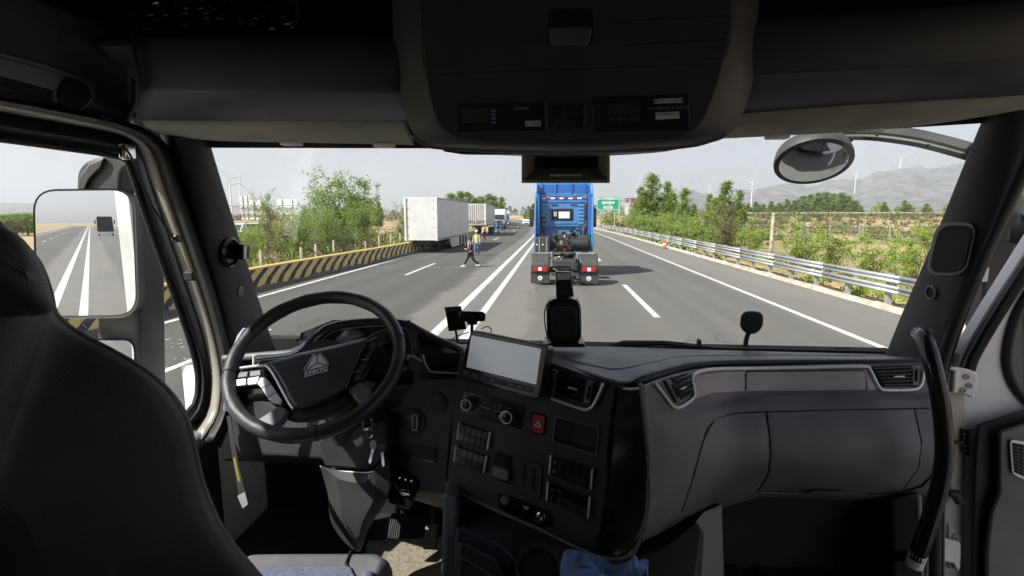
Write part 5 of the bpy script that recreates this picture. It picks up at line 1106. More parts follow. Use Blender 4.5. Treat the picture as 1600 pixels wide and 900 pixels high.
O('grab_recess_floor', patch(SH_, [[(-120, 96), (0, 118), (80, 140)], [(-120, 112), (0, 134), (80, 160)]], 0, .006, 10, 2), M['matte_black'], sh)
e_ = arc(112, 144, 25, 25, 24); O('recess_end', MB().prism([SH_.at(x, y, .007) for x, y in e_], [SH_.at(x, y, .0) for x, y in e_]), M['matte_black'], sh)
O('recess_lip', line(SH_, [(-120, 58), (0, 84), (60, 100), (115, 118), (140, 132), (143, 150), (130, 166), (110, 172)], .005, .003, 8, 24), M['trim_grey'], sh)
O('seam', line(SH_, [(-200, 118), (0, 152), (120, 172), (200, 188)], .003, .0, 6, 20), M['matte_black'], sh)
# ---- front header, left and right, with open shelf above
def header(cols, tops, breaks, bots, name):
    rows = [[(x, t - 3, 1.06) for x, t in zip(cols, tops)], [(x, t, 1.03) for x, t in zip(cols, tops)], [(x, t + 10, 1.02) for x, t in zip(cols, tops)],
            [(x, (t + b) / 2, 1.02) for x, t, b in zip(cols, tops, breaks)], [(x, b - 4, 1.035) for x, b in zip(cols, breaks)], [(x, b + 6, 1.05) for x, b in zip(cols, breaks)],
            [(x, b + (c - b) * .65, 1.12) for x, b, c in zip(cols, breaks, bots)], [(x, c, 1.2) for x, c in zip(cols, bots)], [(x, c + 2, 1.25) for x, c in zip(cols, bots)]]
    R = loft(rows, 3, 3); s_ = Surf(R); return s_, O(name, MB().grid(R), M['trim'], kind='structure', ang=60, solid=.006)
HL, o = header([212, 350, 490, 650], [54, 56, 56, 57], [140, 142, 143, 143], [187, 188, 188, 188], 'front_header_trim')
O('header_seam', MB().tube(spline([P(205, 50, 1.01), P(212, 90, 1.005), P(218, 130, 1.02), P(216, 155, 1.05), P(201, 188, 1.12)], 4), .0035, 6), M['matte_black'], o)
HR, o = header([1140, 1300, 1450, 1600, 1800], [26, 18, 8, -4, -30], [118, 110, 101, 90, 66], [178, 165, 156, 147, 122], 'front_header_trim')
ST('shelf_floor', MB().slab([[P(x, 56 if x < 900 else 15, 1.06) + V(0, 0, -.01) for x in (150, 600, 1180, 1700)], [V(P(x, 56, 1.06).x * 1.3, 1.57, 2.93) for x in (150, 600, 1180, 1700)]], (0, 0, -.01)), 'headliner')
# crumpled wrapping film on the shelf
rr = random.Random(4); rows = []
for i in range(26):
    rows.append([P(205 + j * 8 + rr.uniform(-3, 3), -10 + i * 2.7, 1.12 + rr.uniform(-.016, .016)) for j in range(34)])
fl = O('wrapping_film', MB().grid(rows), M['film'], ang=10, solid=.0005); tag(fl, 'crumpled clear plastic film lying in the overhead shelf at the upper left', 'plastic film')
def visor(top, bot, name, label, clips):
    t = thing(name, label, 'sun visor', tuple(P(top[1][0], top[1][1], 1.25)))
    A = [P(x, y, 1.215) for x, y in sm(top, 3)]; B = [P(x, y, 1.39) for x, y in sm(bot, 3)]; m_ = [a.lerp(b, .5) - V(0, 0, .012) for a, b in zip(A, B)]; m1 = [a.lerp(b, .08) - V(0, 0, .008) for a, b in zip(A, B)]; m2 = [a.lerp(b, .93) - V(0, 0, .008) for a, b in zip(A, B)]
    O('visor_panel', MB().slab([A, m1, m_, m2, B], (0, 0, .02)), M['visor'], t, ang=80)
    s_ = Surf([A, m1, m_, m2, B])
    for cx_, cy_ in clips:
        O('clip', MB().box(P(cx_, cy_, 1.37) - V(0, 0, .012), (.055, .03, .012)), M['label'], t, bev=.004)
    return t
visor([(222, 190), (300, 191), (450, 191), (620, 191), (632, 194)], [(262, 208), (340, 217), (470, 220), (610, 223), (646, 224)], 'sun_visor', 'folded grey sun visor on the left, above the steering wheel', [(455, 217), (600, 220)])
visor([(1150, 192), (1200, 186), (1350, 175), (1500, 165), (1640, 155)], [(1128, 213), (1230, 208), (1380, 199), (1500, 184), (1640, 160)], 'sun_visor', 'folded grey sun visor on the right, above the passenger side', [(1215, 206), (1361, 195)])
# ---- overhead console
oc = thing('overhead_console', 'black overhead console bulging down in the middle, with storage door and recorder panel', 'console', tuple(P(890, 150, 1.0)))
out = [(612, -90), (614, 60), (622, 130), (633, 180), (647, 210), (662, 224), (700, 232), (890, 238), (1060, 230), (1110, 220), (1134, 210), (1157, 184), (1173, 140), (1183, 70), (1188, -90)]
inn = [(652, -90), (654, 60), (660, 120), (668, 165), (682, 200), (702, 214), (730, 221), (890, 226), (1050, 217), (1084, 208), (1104, 190), (1122, 150), (1136, 100), (1142, 60), (1146, -90)]
OC = Plane((650, 220, 1.0), (1150, 205, 1.0), (650, 20, .965))
o2, i2 = sm(out, 3), sm(inn, 3)
g = [[OC.at(x, y, -.06) + V(0, .26, .02) for x, y in o2], [OC.at(x, y, -.075) + V(0, .02, 0) for x, y in o2], [OC.at(x, y, -.055) for x, y in o2], [OC.at((x + u) / 2, (y + v) / 2, -.022) for (x, y), (u, v) in zip(o2, i2)], [OC.at(x, y, -.004) for x, y in i2], [OC.at(x + (890 - x) * .03, y - 3, 0) for x, y in i2]]
mb = MB().grid(g); n0 = len(mb.v); last = g[-1]; mb.add(last, [tuple(range(len(last)))]); O('shell', mb, M['console'], oc, ang=45)
dr_ = [(658, -80), (660, 60), (663, 108), (672, 115), (890, 108), (1122, 97), (1133, 90), (1140, 60), (1143, -80)]
dr = O('storage_door', OC.poly(MB(), dr_, -.002, .004), M['console'], oc, bev=.002)
O('groove', line(OC, dr_, .0018, .001), M['matte_black'], oc)
for a, b in (((948, 33), (1138, 24)), ((975, 70), (1134, 61))): O('groove', OC.poly(MB(), [a, b, (b[0], b[1] + 1.6), (a[0], a[1] + 1.6)], .003, .0045), M['matte_black'], dr, smooth=False)
O('handle_recess', OC.poly(MB(), rquad([(856, 14), (926, 12), (927, 70), (858, 73)], .18), .003, .0052), M['matte_black'], dr)
O('handle', OC.poly(MB(), [(858, 46), (866, 42), (916, 40), (925, 44), (921, 66), (916, 69), (864, 70), (860, 66)], .004, .018), M['trim_grey'], dr, bev=.003)
O('lower_pad', MB().prism([P(x, y, 1.17) for x, y in ((686, 230), (694, 237), (720, 241), (900, 243), (1040, 236), (1085, 228), (1097, 220), (1090, 200), (690, 205))], [P(x, y, 1.17) + V(0, .1, .01) for x, y in ((686, 230), (694, 237), (720, 241), (900, 243), (1040, 236), (1085, 228), (1097, 220), (1090, 200), (690, 205))]), M['gloss_black'], oc, bev=.004)
O('edge_lip', MB().tube([OC.at(x, y, -.057) for x, y in o2[12:31]], .004, 8), M['trim_grey'], oc)
rec = O('recorder_unit', OC.poly(MB(), rquad([(713, 163), (855, 159), (856, 203), (712, 206)], .1), -.002, .003), M['gloss_black'], oc, bev=.001)
O('recorder_display', OC.poly(MB(), [(722, 170), (764, 169), (764, 192), (722, 193)], .002, .004), M['lcd'], rec, smooth=False)
O('paper_label', OC.poly(MB(), [(820.5, 189), (845, 188.5), (845, 197), (821, 197.5)], .002, .0038), M['label'], rec, smooth=False)
text('lettering', 'ET 3600', .0075, OC.frame(833, 193, .0042), M['ink'], rec)
text('lettering', '行驶记录仪', .006, OC.frame(814, 170, .0042), M['print'], rec)
O('rail', OC.poly(MB(), [(851.5, 160), (853.5, 160), (854, 203), (852, 203)], .003, .007), M['trim_grey'], rec, smooth=False)
for k in range(4): O('recorder_button', OC.poly(MB(), subquad([(767, 170), (775, 170), (775, 194), (767, 194)], .1, k / 4 + .06, .9, k / 4 + .2), .003, .005), M['print'], rec, smooth=False)
sw = O('roof_switches', OC.poly(MB(), rquad([(865, 164), (915, 163), (916, 202), (865, 205)], .1), -.002, .003), M['console'], oc, bev=.001)
for i in range(3):
    for j in range(2): O('switch', OC.poly(MB(), subquad([(867, 166), (913, 165), (914, 200), (867, 203)], i / 3 + .02, j / 2 + .02, i / 3 + .31, j / 2 + .48), .002, .005), M['gloss_black'], sw, bev=.001)
text('lettering', 'SOS', .006, OC.frame(874, 187, .006), M['light_red'], sw)
tc = O('tachograph', OC.poly(MB(), rquad([(924, 153), (1076, 147), (1078, 202), (926, 206)], .08), -.002, .003), M['gloss_black'], oc, bev=.001)
O('tachograph_display', OC.poly(MB(), [(952, 162), (1001, 159), (1001, 177), (950, 179)], .002, .004), M['lcd'], tc, smooth=False)
for k in range(5): O('tachograph_button', OC.poly(MB(), subquad([(953, 183), (1001, 181), (1001, 192), (953, 194)], k / 5 + .02, 0, k / 5 + .17, .9), .002, .005), M['trim'], tc, bev=.0005)
O('paper_label', OC.poly(MB(), [(1021.5, 155), (1066.5, 153), (1067, 160.5), (1022, 162)], .002, .0038), M['label'], tc, smooth=False)
text('lettering', '客服热线 400-161-8887', .0065, OC.frame(1044.5, 157.7, .0042, 10, -.4), M['ink'], tc)
text('lettering', '汽车行驶记录仪 A-7 HB-R03', .006, OC.frame(1044, 169, .0036, 10, -.4), M['print'], tc)
O('paper_label', OC.poly(MB(), [(1024, 176), (1061, 174), (1062, 185), (1024.5, 187)], .002, .0038), M['label'], tc, smooth=False)
text('lettering', 'S 201904030121', .0055, OC.frame(1040, 178.5, .0042, 10, -.4), M['ink'], tc)
# ---- camera housing under the header
ch = thing('camera_housing', 'black rectangular camera housing fixed to the top middle of the windscreen', 'camera', tuple(P(884, 262, 1.4)))
def rect(x0, y0, x1, y1, Y): return [P(x0, y0, Y), P(x1, y0, Y), P(x1, y1, Y), P(x0, y1, Y)]
mb = MB().grid([[p for p in rect(815, 236, 953, 286, 1.47)], rect(815, 236, 953, 286, 1.375), rect(819, 238, 949, 282, 1.37), rect(836, 240, 934, 263, 1.43)], closed=True); O('hood', mb, M['housing'], ch, ang=30)
O('back_plate', MB().prism(rect(834, 238, 936, 265, 1.43), rect(834, 238, 936, 265, 1.44)), M['matte_black'], ch, smooth=False)
for k in range(16): x = 852 + k * 4.6; O('cooling_fin', MB().prism(rect(x, 242, x + 1.6, 261, 1.425), rect(x, 242, x + 1.6, 261, 1.432)), M['gloss_black'], ch, smooth=False)
for k in range(12): x = 860 + k * 4.1; O('sensor_dot', MB().prism([P(a, b, 1.38) for a, b in ((x, 272.5), (x + 2.4, 272.5), (x + 2.4, 275.5), (x, 275.5))], [P(a, b, 1.40) for a, b in ((x, 272.5), (x + 2.4, 272.5), (x + 2.4, 275.5), (x, 275.5))]), M['silver'], ch, smooth=False)
O('status_led', MB().lathe(P(866, 263, 1.40), (0, -1, 0), [(.0022, 0), (.001, .003)], 8), M['white'], ch)
# ================================================================== DASHBOARD
db = thing('dashboard', 'dark wraparound dashboard angled towards the driver, with grey passenger side and silver trim', 'dashboard', (0.1, 1.6, 1.3))
# top pad
T0 = [(716, 538, 1.885), (860, 540, 1.885), (930, 541, 1.885), (1000, 543, 1.885), (1090, 546, 1.885), (1200, 549, 1.885), (1320, 552, 1.885), (1470, 557, 1.885)]
T1 = [(718, 542, 1.62), (860, 547, 1.6), (945, 556, 1.52), (1003, 556, 1.52), (1085, 553, 1.66), (1200, 554, 1.68), (1320, 556, 1.68), (1470, 559, 1.68)]
T2 = [(718, 548, 1.43), (860, 562, 1.36), (962, 592, 1.24), (1008, 580, 1.26), (1090, 563, 1.50), (1200, 560, 1.54), (1320, 560, 1.54), (1452, 560, 1.54)]
T3 = [(718, 556, 1.405), (860, 570, 1.335), (966, 601, 1.213), (1010, 590, 1.235), (1090, 570, 1.475), (1200, 566, 1.515), (1320, 565, 1.515), (1450, 564, 1.515)]
T4 = [(718, 566, 1.41), (860, 582, 1.34), (968, 612, 1.218), (1014, 600, 1.24), (1092, 577, 1.48), (1200, 572, 1.52), (1320, 570, 1.52), (1448, 569, 1.52)]
R = loft([T0, T1, T2, T3, T4], 4, 5); DT = Surf(R); O('top_pad', MB().grid(R), M['dash_top'], db, ang=60, solid=.008)
O('stitching', line(DT, [(862, 556), (900, 566), (955, 577), (975, 576), (1020, 566), (1060, 557), (1100, 556), (1200, 555), (1420, 556)], .0016, .0005, 5, 60), M['trim_grey'], db)
# passenger face
Rw = [[(1003, 604, 1.13), (1052, 586, 1.30), (1110, 574, 1.45), (1200, 571, 1.5), (1320, 568, 1.5), (1440, 566, 1.5), (1470, 566, 1.5)],
      [(1008, 640, 1.12), (1055, 640, 1.27), (1120, 624, 1.42), (1200, 613, 1.47), (1320, 611, 1.47), (1443, 612, 1.47), (1472, 612, 1.47)],
      [(1011, 668, 1.115), (1060, 660, 1.25), (1120, 645, 1.385), (1200, 632, 1.43), (1320, 630, 1.43), (1450, 629, 1.43), (1474, 629, 1.43)],
      [(1014, 705, 1.11), (1065, 700, 1.24), (1120, 700, 1.34), (1200, 700, 1.375), (1320, 700, 1.375), (1455, 698, 1.375), (1476, 698, 1.375)],
      [(1014, 755, 1.11), (1068, 755, 1.24), (1130, 750, 1.35), (1200, 742, 1.395), (1320, 745, 1.40), (1450, 738, 1.41), (1474, 735, 1.41)],
      [(1010, 810, 1.11), (1050, 803, 1.24), (1115, 787, 1.39), (1192, 770, 1.48), (1320, 773, 1.50), (1434, 768, 1.50), (1464, 750, 1.49)],
      [(994, 850, 1.12), (1030, 835, 1.24), (1085, 808, 1.41), (1190, 779, 1.60), (1320, 782, 1.62), (1434, 778, 1.62), (1464, 762, 1.60)]]
R = loft(Rw, 5, 5); DP = Surf(R); O('passenger_face', MB().grid(R), M['trim_grey'], db, ang=60, solid=.006)
O('glove_box', patch(DP, [[(1199, 645), (1300, 642), (1427, 640)], [(1205, 700), (1320, 700), (1438, 695)], [(1203, 735), (1320, 735), (1433, 730)], [(1187, 764), (1300, 768), (1410, 763)]], .0, .0045, 22, 4), M['trim_grey'], db)
O('curved_panel', patch(DP, [[(1116, 655), (1150, 647), (1195, 645)], [(1098, 690), (1150, 700), (1200, 702)], [(1085, 740), (1140, 740), (1199, 735)], [(1068, 790), (1120, 785), (1183, 764)]], .0, .0045, 12, 4), M['trim_grey'], db)
O('panel_gap', line(DP, [(1066, 798), (1080, 755), (1094, 705), (1104, 670), (1120, 655), (1150, 646), (1197, 643.5), (1300, 641), (1452, 638)], .0022, .0, 6, 50), M['matte_black'], db)
O('panel_gap', line(DP, [(1196, 644), (1203, 680), (1204, 715), (1199, 745), (1184, 767)], .0022, .0, 6, 16), M['matte_black'], db); O('panel_gap', line(DP, [(1429, 640), (1440, 690), (1435, 730), (1411, 765)], .0022, .0, 6, 16), M['matte_black'], db)
O('glove_box_lip', MB().tube([DP.at(x, y, .002) for x, y in [(1188, 768), (1260, 771), (1340, 772), (1410, 767), (1440, 758), (1462, 735)]], .003, 8), M['gloss_black'], db)
O('glove_box_latch', patch(DP, [[(1268, 761), (1318, 762)], [(1262, 768), (1326, 769)]], .0, .012, 6, 2), M['trim_grey'], db)
O('trim_strip', patch(DP, [[(1086, 587), (1130, 581), (1200, 579), (1280, 578), (1354, 577)], [(1083, 624), (1112, 614), (1160, 611), (1280, 610), (1374, 609)]], .0, .003, 30, 3), M['brushed'], db)
dw = O('drawer', patch(DP, [[(1166, 582), (1260, 581), (1350, 580)], [(1166, 608), (1260, 607.5), (1352, 607)]], .002, .006, 16, 2), M['brushed'], db)
O('drawer_gap', line(DP, [(1164, 610), (1164, 580.5), (1350, 578.5), (1354, 609)], .0016, .003, 6, 30), M['matte_black'], dw)
O('drawer_latch', patch(DP, [[(1249, 586.5), (1265, 586.5)], [(1249, 596), (1265, 596)]], .004, .0068, 3, 1), M['trim_grey'], dw)
O('silver_trim', MB().tube([DP.at(x, y, .005) for x, y in sm([(1020, 598), (1034, 616), (1048, 634), (1058, 637), (1074, 628), (1082, 619), (1081, 605), (1079, 591), (1086, 583), (1110, 577.5), (1160, 576), (1250, 574.5), (1345, 572.5), (1357, 577), (1365, 592), (1373, 607), (1385, 610), (1425, 609), (1436, 603), (1440, 590), (1441, 571)], 4)], .0048, 10), M['silver'], db)
def vent(S, q, n, name_label, parent, tab=(.5, .55), wheelside=1):
    v = O('air_vent', S.poly(MB(), q, .0, .004), M['matte_black'], parent, smooth=False)
    w0, w1 = (.0, .80) if wheelside > 0 else (.24, 1.0)
    for k in range(n):
        v0 = (k + .35) / n; s_ = subquad(q, w0, v0, w1, v0 + .38 / n); O('slat', S.poly(MB(), s_, .003, .012), M['gloss_black'], v, bev=.0008)
    s_ = subquad(q, .82 if wheelside > 0 else .0, .02, 1.0 if wheelside > 0 else .18, .98); O('side_plate', S.poly(MB(), s_, .003, .010), M['trim_grey'], v, bev=.001)
    s_ = subquad(q, .89 if wheelside > 0 else .08, .22, .95 if wheelside > 0 else .13, .8); O('thumb_wheel', S.poly(MB(), s_, .009, .016), M['gloss_black'], v, bev=.001)
    s_ = subquad(q, .34, tab[1] - .06, .60, tab[1] + .01); O('tab', S.poly(MB(), s_, .011, .017), M['silver'], v, bev=.001)
    return v
vent(DP, [(1035, 594), (1072, 583), (1080, 615), (1054, 629)], 5, '', db, wheelside=-1)
vent(DP, [(1359, 573), (1436, 570), (1432, 603), (1379, 604)], 6, '', db)
# black cavity below the passenger face and kick panels
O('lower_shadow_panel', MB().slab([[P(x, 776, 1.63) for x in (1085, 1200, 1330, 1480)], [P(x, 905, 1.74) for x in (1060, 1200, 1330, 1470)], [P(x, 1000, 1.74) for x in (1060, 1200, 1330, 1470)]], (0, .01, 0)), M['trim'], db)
O('kick_panel', MB().prism([P(1392, 778, 1.50), P(1440, 770, 1.46), P(1446, 960, 1.42), P(1397, 960, 1.50)], [P(1392, 778, 1.7), P(1440, 770, 1.7), P(1446, 960, 1.7), P(1397, 960, 1.7)]), M['trim_grey'], db, bev=.01)
O('kick_panel', MB().prism([P(1100, 800, 1.36), P(1128, 786, 1.38), P(1133, 960, 1.30), P(1066, 960, 1.22), P(1086, 815, 1.30)], [P(1100, 800, 1.7), P(1128, 786, 1.7), P(1133, 960, 1.7), P(1066, 960, 1.7), P(1086, 815, 1.7)]), M['trim_grey'], db, bev=.008)
# ---- centre stack
S1 = Plane((716, 600, 1.36), (950, 640, 1.215), (938, 840, 1.165))
fo = [(698, 744), (704, 690), (712, 600), (717, 560), (790, 556), (860, 566), (963, 604), (958, 640), (951, 700), (948, 770), (939, 832), (926, 856), (905, 852), (780, 805), (712, 772), (700, 756)]
st = O('centre_stack', S1.poly(MB(), fo, -.10, 0), M['trim'], db, bev=.004, ang=20)
Rf = [[(962, 604), (985, 606), (1003, 604)], [(957, 645), (985, 655), (1008, 662)], [(950, 700), (985, 712), (1014, 730)], [(948, 772), (985, 790), (1012, 803)], [(939, 834), (968, 848), (997, 850)], [(925, 857), (955, 870), (984, 868)]]
Yf = (None, 1.15, 1.112)
g = [[S1.at(*r[0], -.004), P(*r[1], 1.155), P(*r[2], 1.112)] for r in Rf]; g = [spline(r, 3) for r in g]; c_ = [spline([r[j] for r in g], 4) for j in range(len(g[0]))]; fl_ = [[c[i] for c in c_] for i in range(len(c_[0]))]
O('stack_flank', MB().grid(fl_), M['gloss_black'], db, ang=80, solid=.006)
rim = [P(1001, 600, 1.112), P(1008, 662, 1.108), P(1014, 730, 1.105), P(1012, 803, 1.105), P(997, 852, 1.105), P(984, 868, 1.108), P(960, 874, 1.12), P(925, 866, 1.15), P(840, 826, 1.21), P(760, 790, 1.27), P(706, 764, 1.31), P(698, 750, 1.34)]
O('stack_rim', MB().tube(spline(rim, 5), .0045, 8), M['trim_grey'], db)
g = [[P(1003, 604, 1.116), P(1010, 600, 1.12)], [P(1008, 662, 1.111), P(1020, 662, 1.13)]]
# climate panel
CP = [(725, 609), (820.5, 635), (814, 672), (720.5, 645)]
cp = O('climate_panel', S1.poly(MB(), rquad(CP, .08), -.002, .003), M['gloss_black'], st, bev=.001)
def dial(px, py, r, parent):
    prof = [(r * 1.3, 0), (r * 1.3, .004), (r * 1.12, .006), (r, .008), (r, .024), (r * .93, .027), (r * .80, .027)]
    knob(S1, px, py, r, .027, 'dial', 'trim', parent, prof); M3 = S1.n
    O('dial_ring', MB().lathe(S1.at(px, py) + M3 * .0265, M3, [(r * .96, 0), (r * .99, .003), (r * .84, .0035), (r * .82, 0)], 28, cap=False), M['silver'], parent)
    O('dial_face', MB().lathe(S1.at(px, py) + M3 * .027, M3, [(r * .83, 0), (r * .6, .0016), (.001, .002)], 28), M['gloss_black'], parent)
dial(735.5, 630, .0165, st); dial(797.5, 649, .0175, st)
for a, b in (((751, 634), (766.5, 639)), ((771, 640.2), (787, 645))): O('chrome_bar', S1.poly(MB(), [a, b, (b[0], b[1] + 1.5), (a[0], a[1] + 1.5)], .002, .005), M['chrome'], cp, smooth=False)
for k in range(4): O('climate_button', S1.poly(MB(), subquad([(752, 623), (786, 633), (784, 643), (751, 633)], k / 4 + .03, 0, k / 4 + .22, .85), .002, .004), M['trim'], cp, bev=.0005); O('climate_button', S1.poly(MB(), subquad([(750, 638), (785, 648), (783, 658), (748, 648)], k / 4 + .03, .1, k / 4 + .22, .95), .002, .004), M['trim'], cp, bev=.0005)
text('lettering', 'AUTO', .0055, S1.frame(757, 629, .0045, 10, 2.8), M['print'], cp); text('lettering', 'A/C', .0055, S1.frame(757, 645, .0045, 10, 2.8), M['print'], cp); text('lettering', 'OFF', .005, S1.frame(779, 651, .0045, 10, 2.8), M['print'], cp)
hz = [(833, 646), (851.5, 651), (848, 679.5), (829.5, 673.5)]
O('hazard_surround', S1.poly(MB(), rquad([(830.5, 643), (854, 649.5), (850, 682), (827, 675)], .12), -.002, .003), M['gloss_black'], st, bev=.001)
hb = O('hazard_switch', S1.poly(MB(), rquad(hz, .1), .0, .008), M['red_btn'], st, bev=.0015); text('warning_triangle', '△', .022, S1.frame(840.5, 663, .0088, 10, 2.8), M['white'], hb, bold=.0004)
def pocket(S, q, parent, dpt=.0, m_='matte_black', rim_='trim_grey', name='pocket'):
    o = O(name, S.poly(MB(), rquad(q, .08), -.002, .0012), M[m_], parent); pts = rquad(q, .08); O('pocket_rim', MB().tube([S.at(x, y, .002) for x, y in pts], .002, 6, closed=True), M[rim_], o)
    O('pocket_floor', S.poly(MB(), subquad(q, .04, .80, .96, .97), .001, .004), M['gloss_black'], o, smooth=False); O('pocket_side', S.poly(MB(), subquad(q, .42, .08, .96, .78), .001, .002), M['rubber'], o, smooth=False); return o
pocket(S1, [(868.5, 650.5), (936.5, 669), (932, 711), (863.5, 690)], st)
def bank(q, cols, marks, parent):
    b = O('switch_bank', S1.poly(MB(), rquad(q, .06), -.002, .002), M['matte_black'], parent)
    for i in range(cols):
        for j in range(2):
            s_ = subquad(q, .045 + i * .91 / cols, .03 + j * .48, .045 + (i + .94) * .91 / cols, .03 + j * .48 + .455)
            f0, f1 = (.011, .008) if j == 0 else (.008, .011)
            fr_ = [S1.at(*s_[0], f0), S1.at(*s_[1], f0), S1.at(*s_[2], f1), S1.at(*s_[3], f1)]
            sw_ = O('switch', MB().prism(fr_, [S1.at(x, y, .001) for x, y in s_]), M['gloss_black'], b, bev=.0008)
    for u in (0, .965): O('end_trim', S1.poly(MB(), subquad(q, u, .0, u + .035, 1), .0, .012), M['silver'], b, bev=.001)
    for (i, j, ch_) in marks:
        p_ = lerp2(q, .045 + (i + .45) * .91 / cols, .28 + j * .48); text('symbol', ch_, .0085, S1.frame(p_.x, p_.y, .0114, 10, 3.2), M['print'], b)
    return b
bank([(716.2, 661), (765.3, 676), (761, 703.5), (712.5, 687)], 5, [(0, 1, '☼'), (1, 1, 'ASR'), (2, 1, '∆'), (2, 0, '◊')], st); bank([(710.7, 696.3), (759.8, 713.6), (756, 740.5), (707.8, 722.3)], 5, [(0, 1, '↓'), (1, 1, 'P')], st)
bank([(859.2, 711.6), (926.5, 733.9), (923.6, 766.5), (856.3, 741)], 5, [(0, 0, '◎'), (0, 1, '◉')], st); bank([(854.3, 753.2), (922, 778), (919.2, 811), (852.2, 781.5)], 5, [(0, 0, '⌂'), (0, 1, '♪'), (1, 0, 'N'), (1, 1, '≈')], st)
ms = O('rocker_housing', S1.poly(MB(), rquad([(773.4, 707), (798.5, 713.6), (793.6, 756.4), (766.8, 746.9)], .12), -.002, .006), M['gloss_black'], st, bev=.0015); O('rocker', S1.poly(MB(), rquad([(770, 729), (793.5, 736), (792, 751.5), (768, 744)], .1), .005, .016), M['trim_grey'], ms, bev=.002); O('chrome_line', S1.poly(MB(), [(772, 727.5), (794, 734.5), (794, 736), (772, 729)], .006, .014), M['chrome'], ms, smooth=False)
hm = O('handle_plate', S1.poly(MB(), rquad([(809.5, 716.5), (848, 727), (844, 780.6), (806.3, 767)], .2, 4), -.002, .005), M['trim'], st, bev=.0015)
for cx_, cy_ in ((819, 745), (833.5, 750)): O('slot', S1.poly(MB(), [(cx_ - 1.4, cy_ - 18), (cx_ + 1.6, cy_ - 17), (cx_ + .8, cy_ - 7), (cx_ + 3.2, cy_), (cx_ + .5, cy_ + 6), (cx_ - .2, cy_ + 17), (cx_ - 2.4, cy_ + 16), (cx_ - 2.2, cy_ + 5), (cx_ - 4, cy_ - 1), (cx_ - 1.4, cy_ - 8)], .004, .0075), M['matte_black'], hm, smooth=False)
lowp = O('socket_strip', S1.poly(MB(), [(778, 768), (802, 777), (863, 800), (866, 822), (842, 824), (779, 797)], -.002, .002), M['gloss_black'], st, bev=.001)
knob(S1, 790.5, 780, .011, .014, 'socket_cover', 'trim_grey', st, [(.012, 0), (.012, .010), (.009, .014)]); text('symbol', '24V', .006, S1.frame(790.5, 780, .0145, 10, 3.2), M['print'], st)
knob(S1, 846, 807, .012, .02, 'cigar_lighter', 'chrome', st, [(.013, 0), (.013, .006), (.010, .008), (.010, .016), (.007, .02)]); knob(S1, 839, 812, .008, .02, 'lighter_knob', 'gloss_black', st, [(.008, 0), (.009, .016), (.006, .02)])
O('usb_socket', S1.poly(MB(), [(817.5, 790), (826, 792.5), (825, 797), (817, 794.5)], .001, .004), M['print'], st, smooth=False)
# centre vent with silver L trim
VQ = [(871, 581), (927, 596), (920, 632), (866, 618)]
vent(S1, VQ, 6, '', st); O('vent_cheek', S1.poly(MB(), [(863, 577), (871, 580), (866, 619), (862, 617)], -.001, .012), M['trim_grey'], st, bev=.002)
O('silver_trim', MB().tube([S1.at(x, y, .006) for x, y in sm([(861, 622), (880, 629), (905, 637.5), (916, 640), (925, 636), (931, 627), (938, 612), (943, 599)], 4)], .0046, 10), M['silver'], st)
# ---- panel right of the wheel
S0 = Plane((716, 592, 1.375), (600, 640, 1.43), (700, 750, 1.345))
f0 = [(657, 591), (716, 592), (711, 640), (702, 700), (698, 745), (708, 771), (650, 768), (598, 752), (590, 700), (600, 642), (626, 634), (640, 612), (648, 597)]
sp_ = O('column_side_panel', S0.poly(MB(), f0, -.06, 0), M['trim'], db, bev=.005, ang=20)
lk = knob(S0, 648, 658, .037, .012, 'light_switch', 'trim', sp_, [(.040, 0), (.040, .003), (.036, .006), (.034, .004), (.026, .004), (.024, .012), (.022, .013)], 36)
lk2 = [(644, 648), (652, 648), (651, 672), (644.5, 672)]
mb = MB()
for a, b in zip(lk2, lk2[1:] + lk2[:1]): mb.bar(S0.at(*a, .014), S0.at(*b, .014), .0016, .0016, up=S0.n)
O('switch_marking', mb, M['white'], sp_, smooth=False)
knob(S0, 685, 628, .029, .004, 'blank_cover', 'trim', sp_, [(.030, 0), (.030, .0015), (.027, .004), (.02, .0045)], 30)
pocket(S0, [(618, 693), (682, 699), (680, 725), (616, 713)], sp_, rim_='trim')
# recess left of the screen
O('shelf_recess', MB().prism([P(x, y, 1.415) for x, y in ((662, 552), (722, 552), (720, 588), (672, 584), (664, 572))], [P(x, y, 1.43) for x, y in ((662, 552), (722, 552), (720, 588), (672, 584), (664, 572))]), M['matte_black'], db, smooth=False)
O('recess_frame', MB().prism([P(x, y, 1.412) for x, y in ((655, 548), (662, 552), (664, 572), (674, 584), (720, 586), (719, 596), (655, 592))], [P(x, y, 1.45) for x, y in ((655, 548), (662, 552), (664, 572), (674, 584), (720, 586), (719, 596), (655, 592))]), M['trim'], db, bev=.003)
O('silver_trim', MB().tube([P(x, y, 1.405) for x, y in sm([(661, 554), (664, 566), (670, 577), (677, 581), (717, 583)], 4)], .003, 8), M['silver'], db)
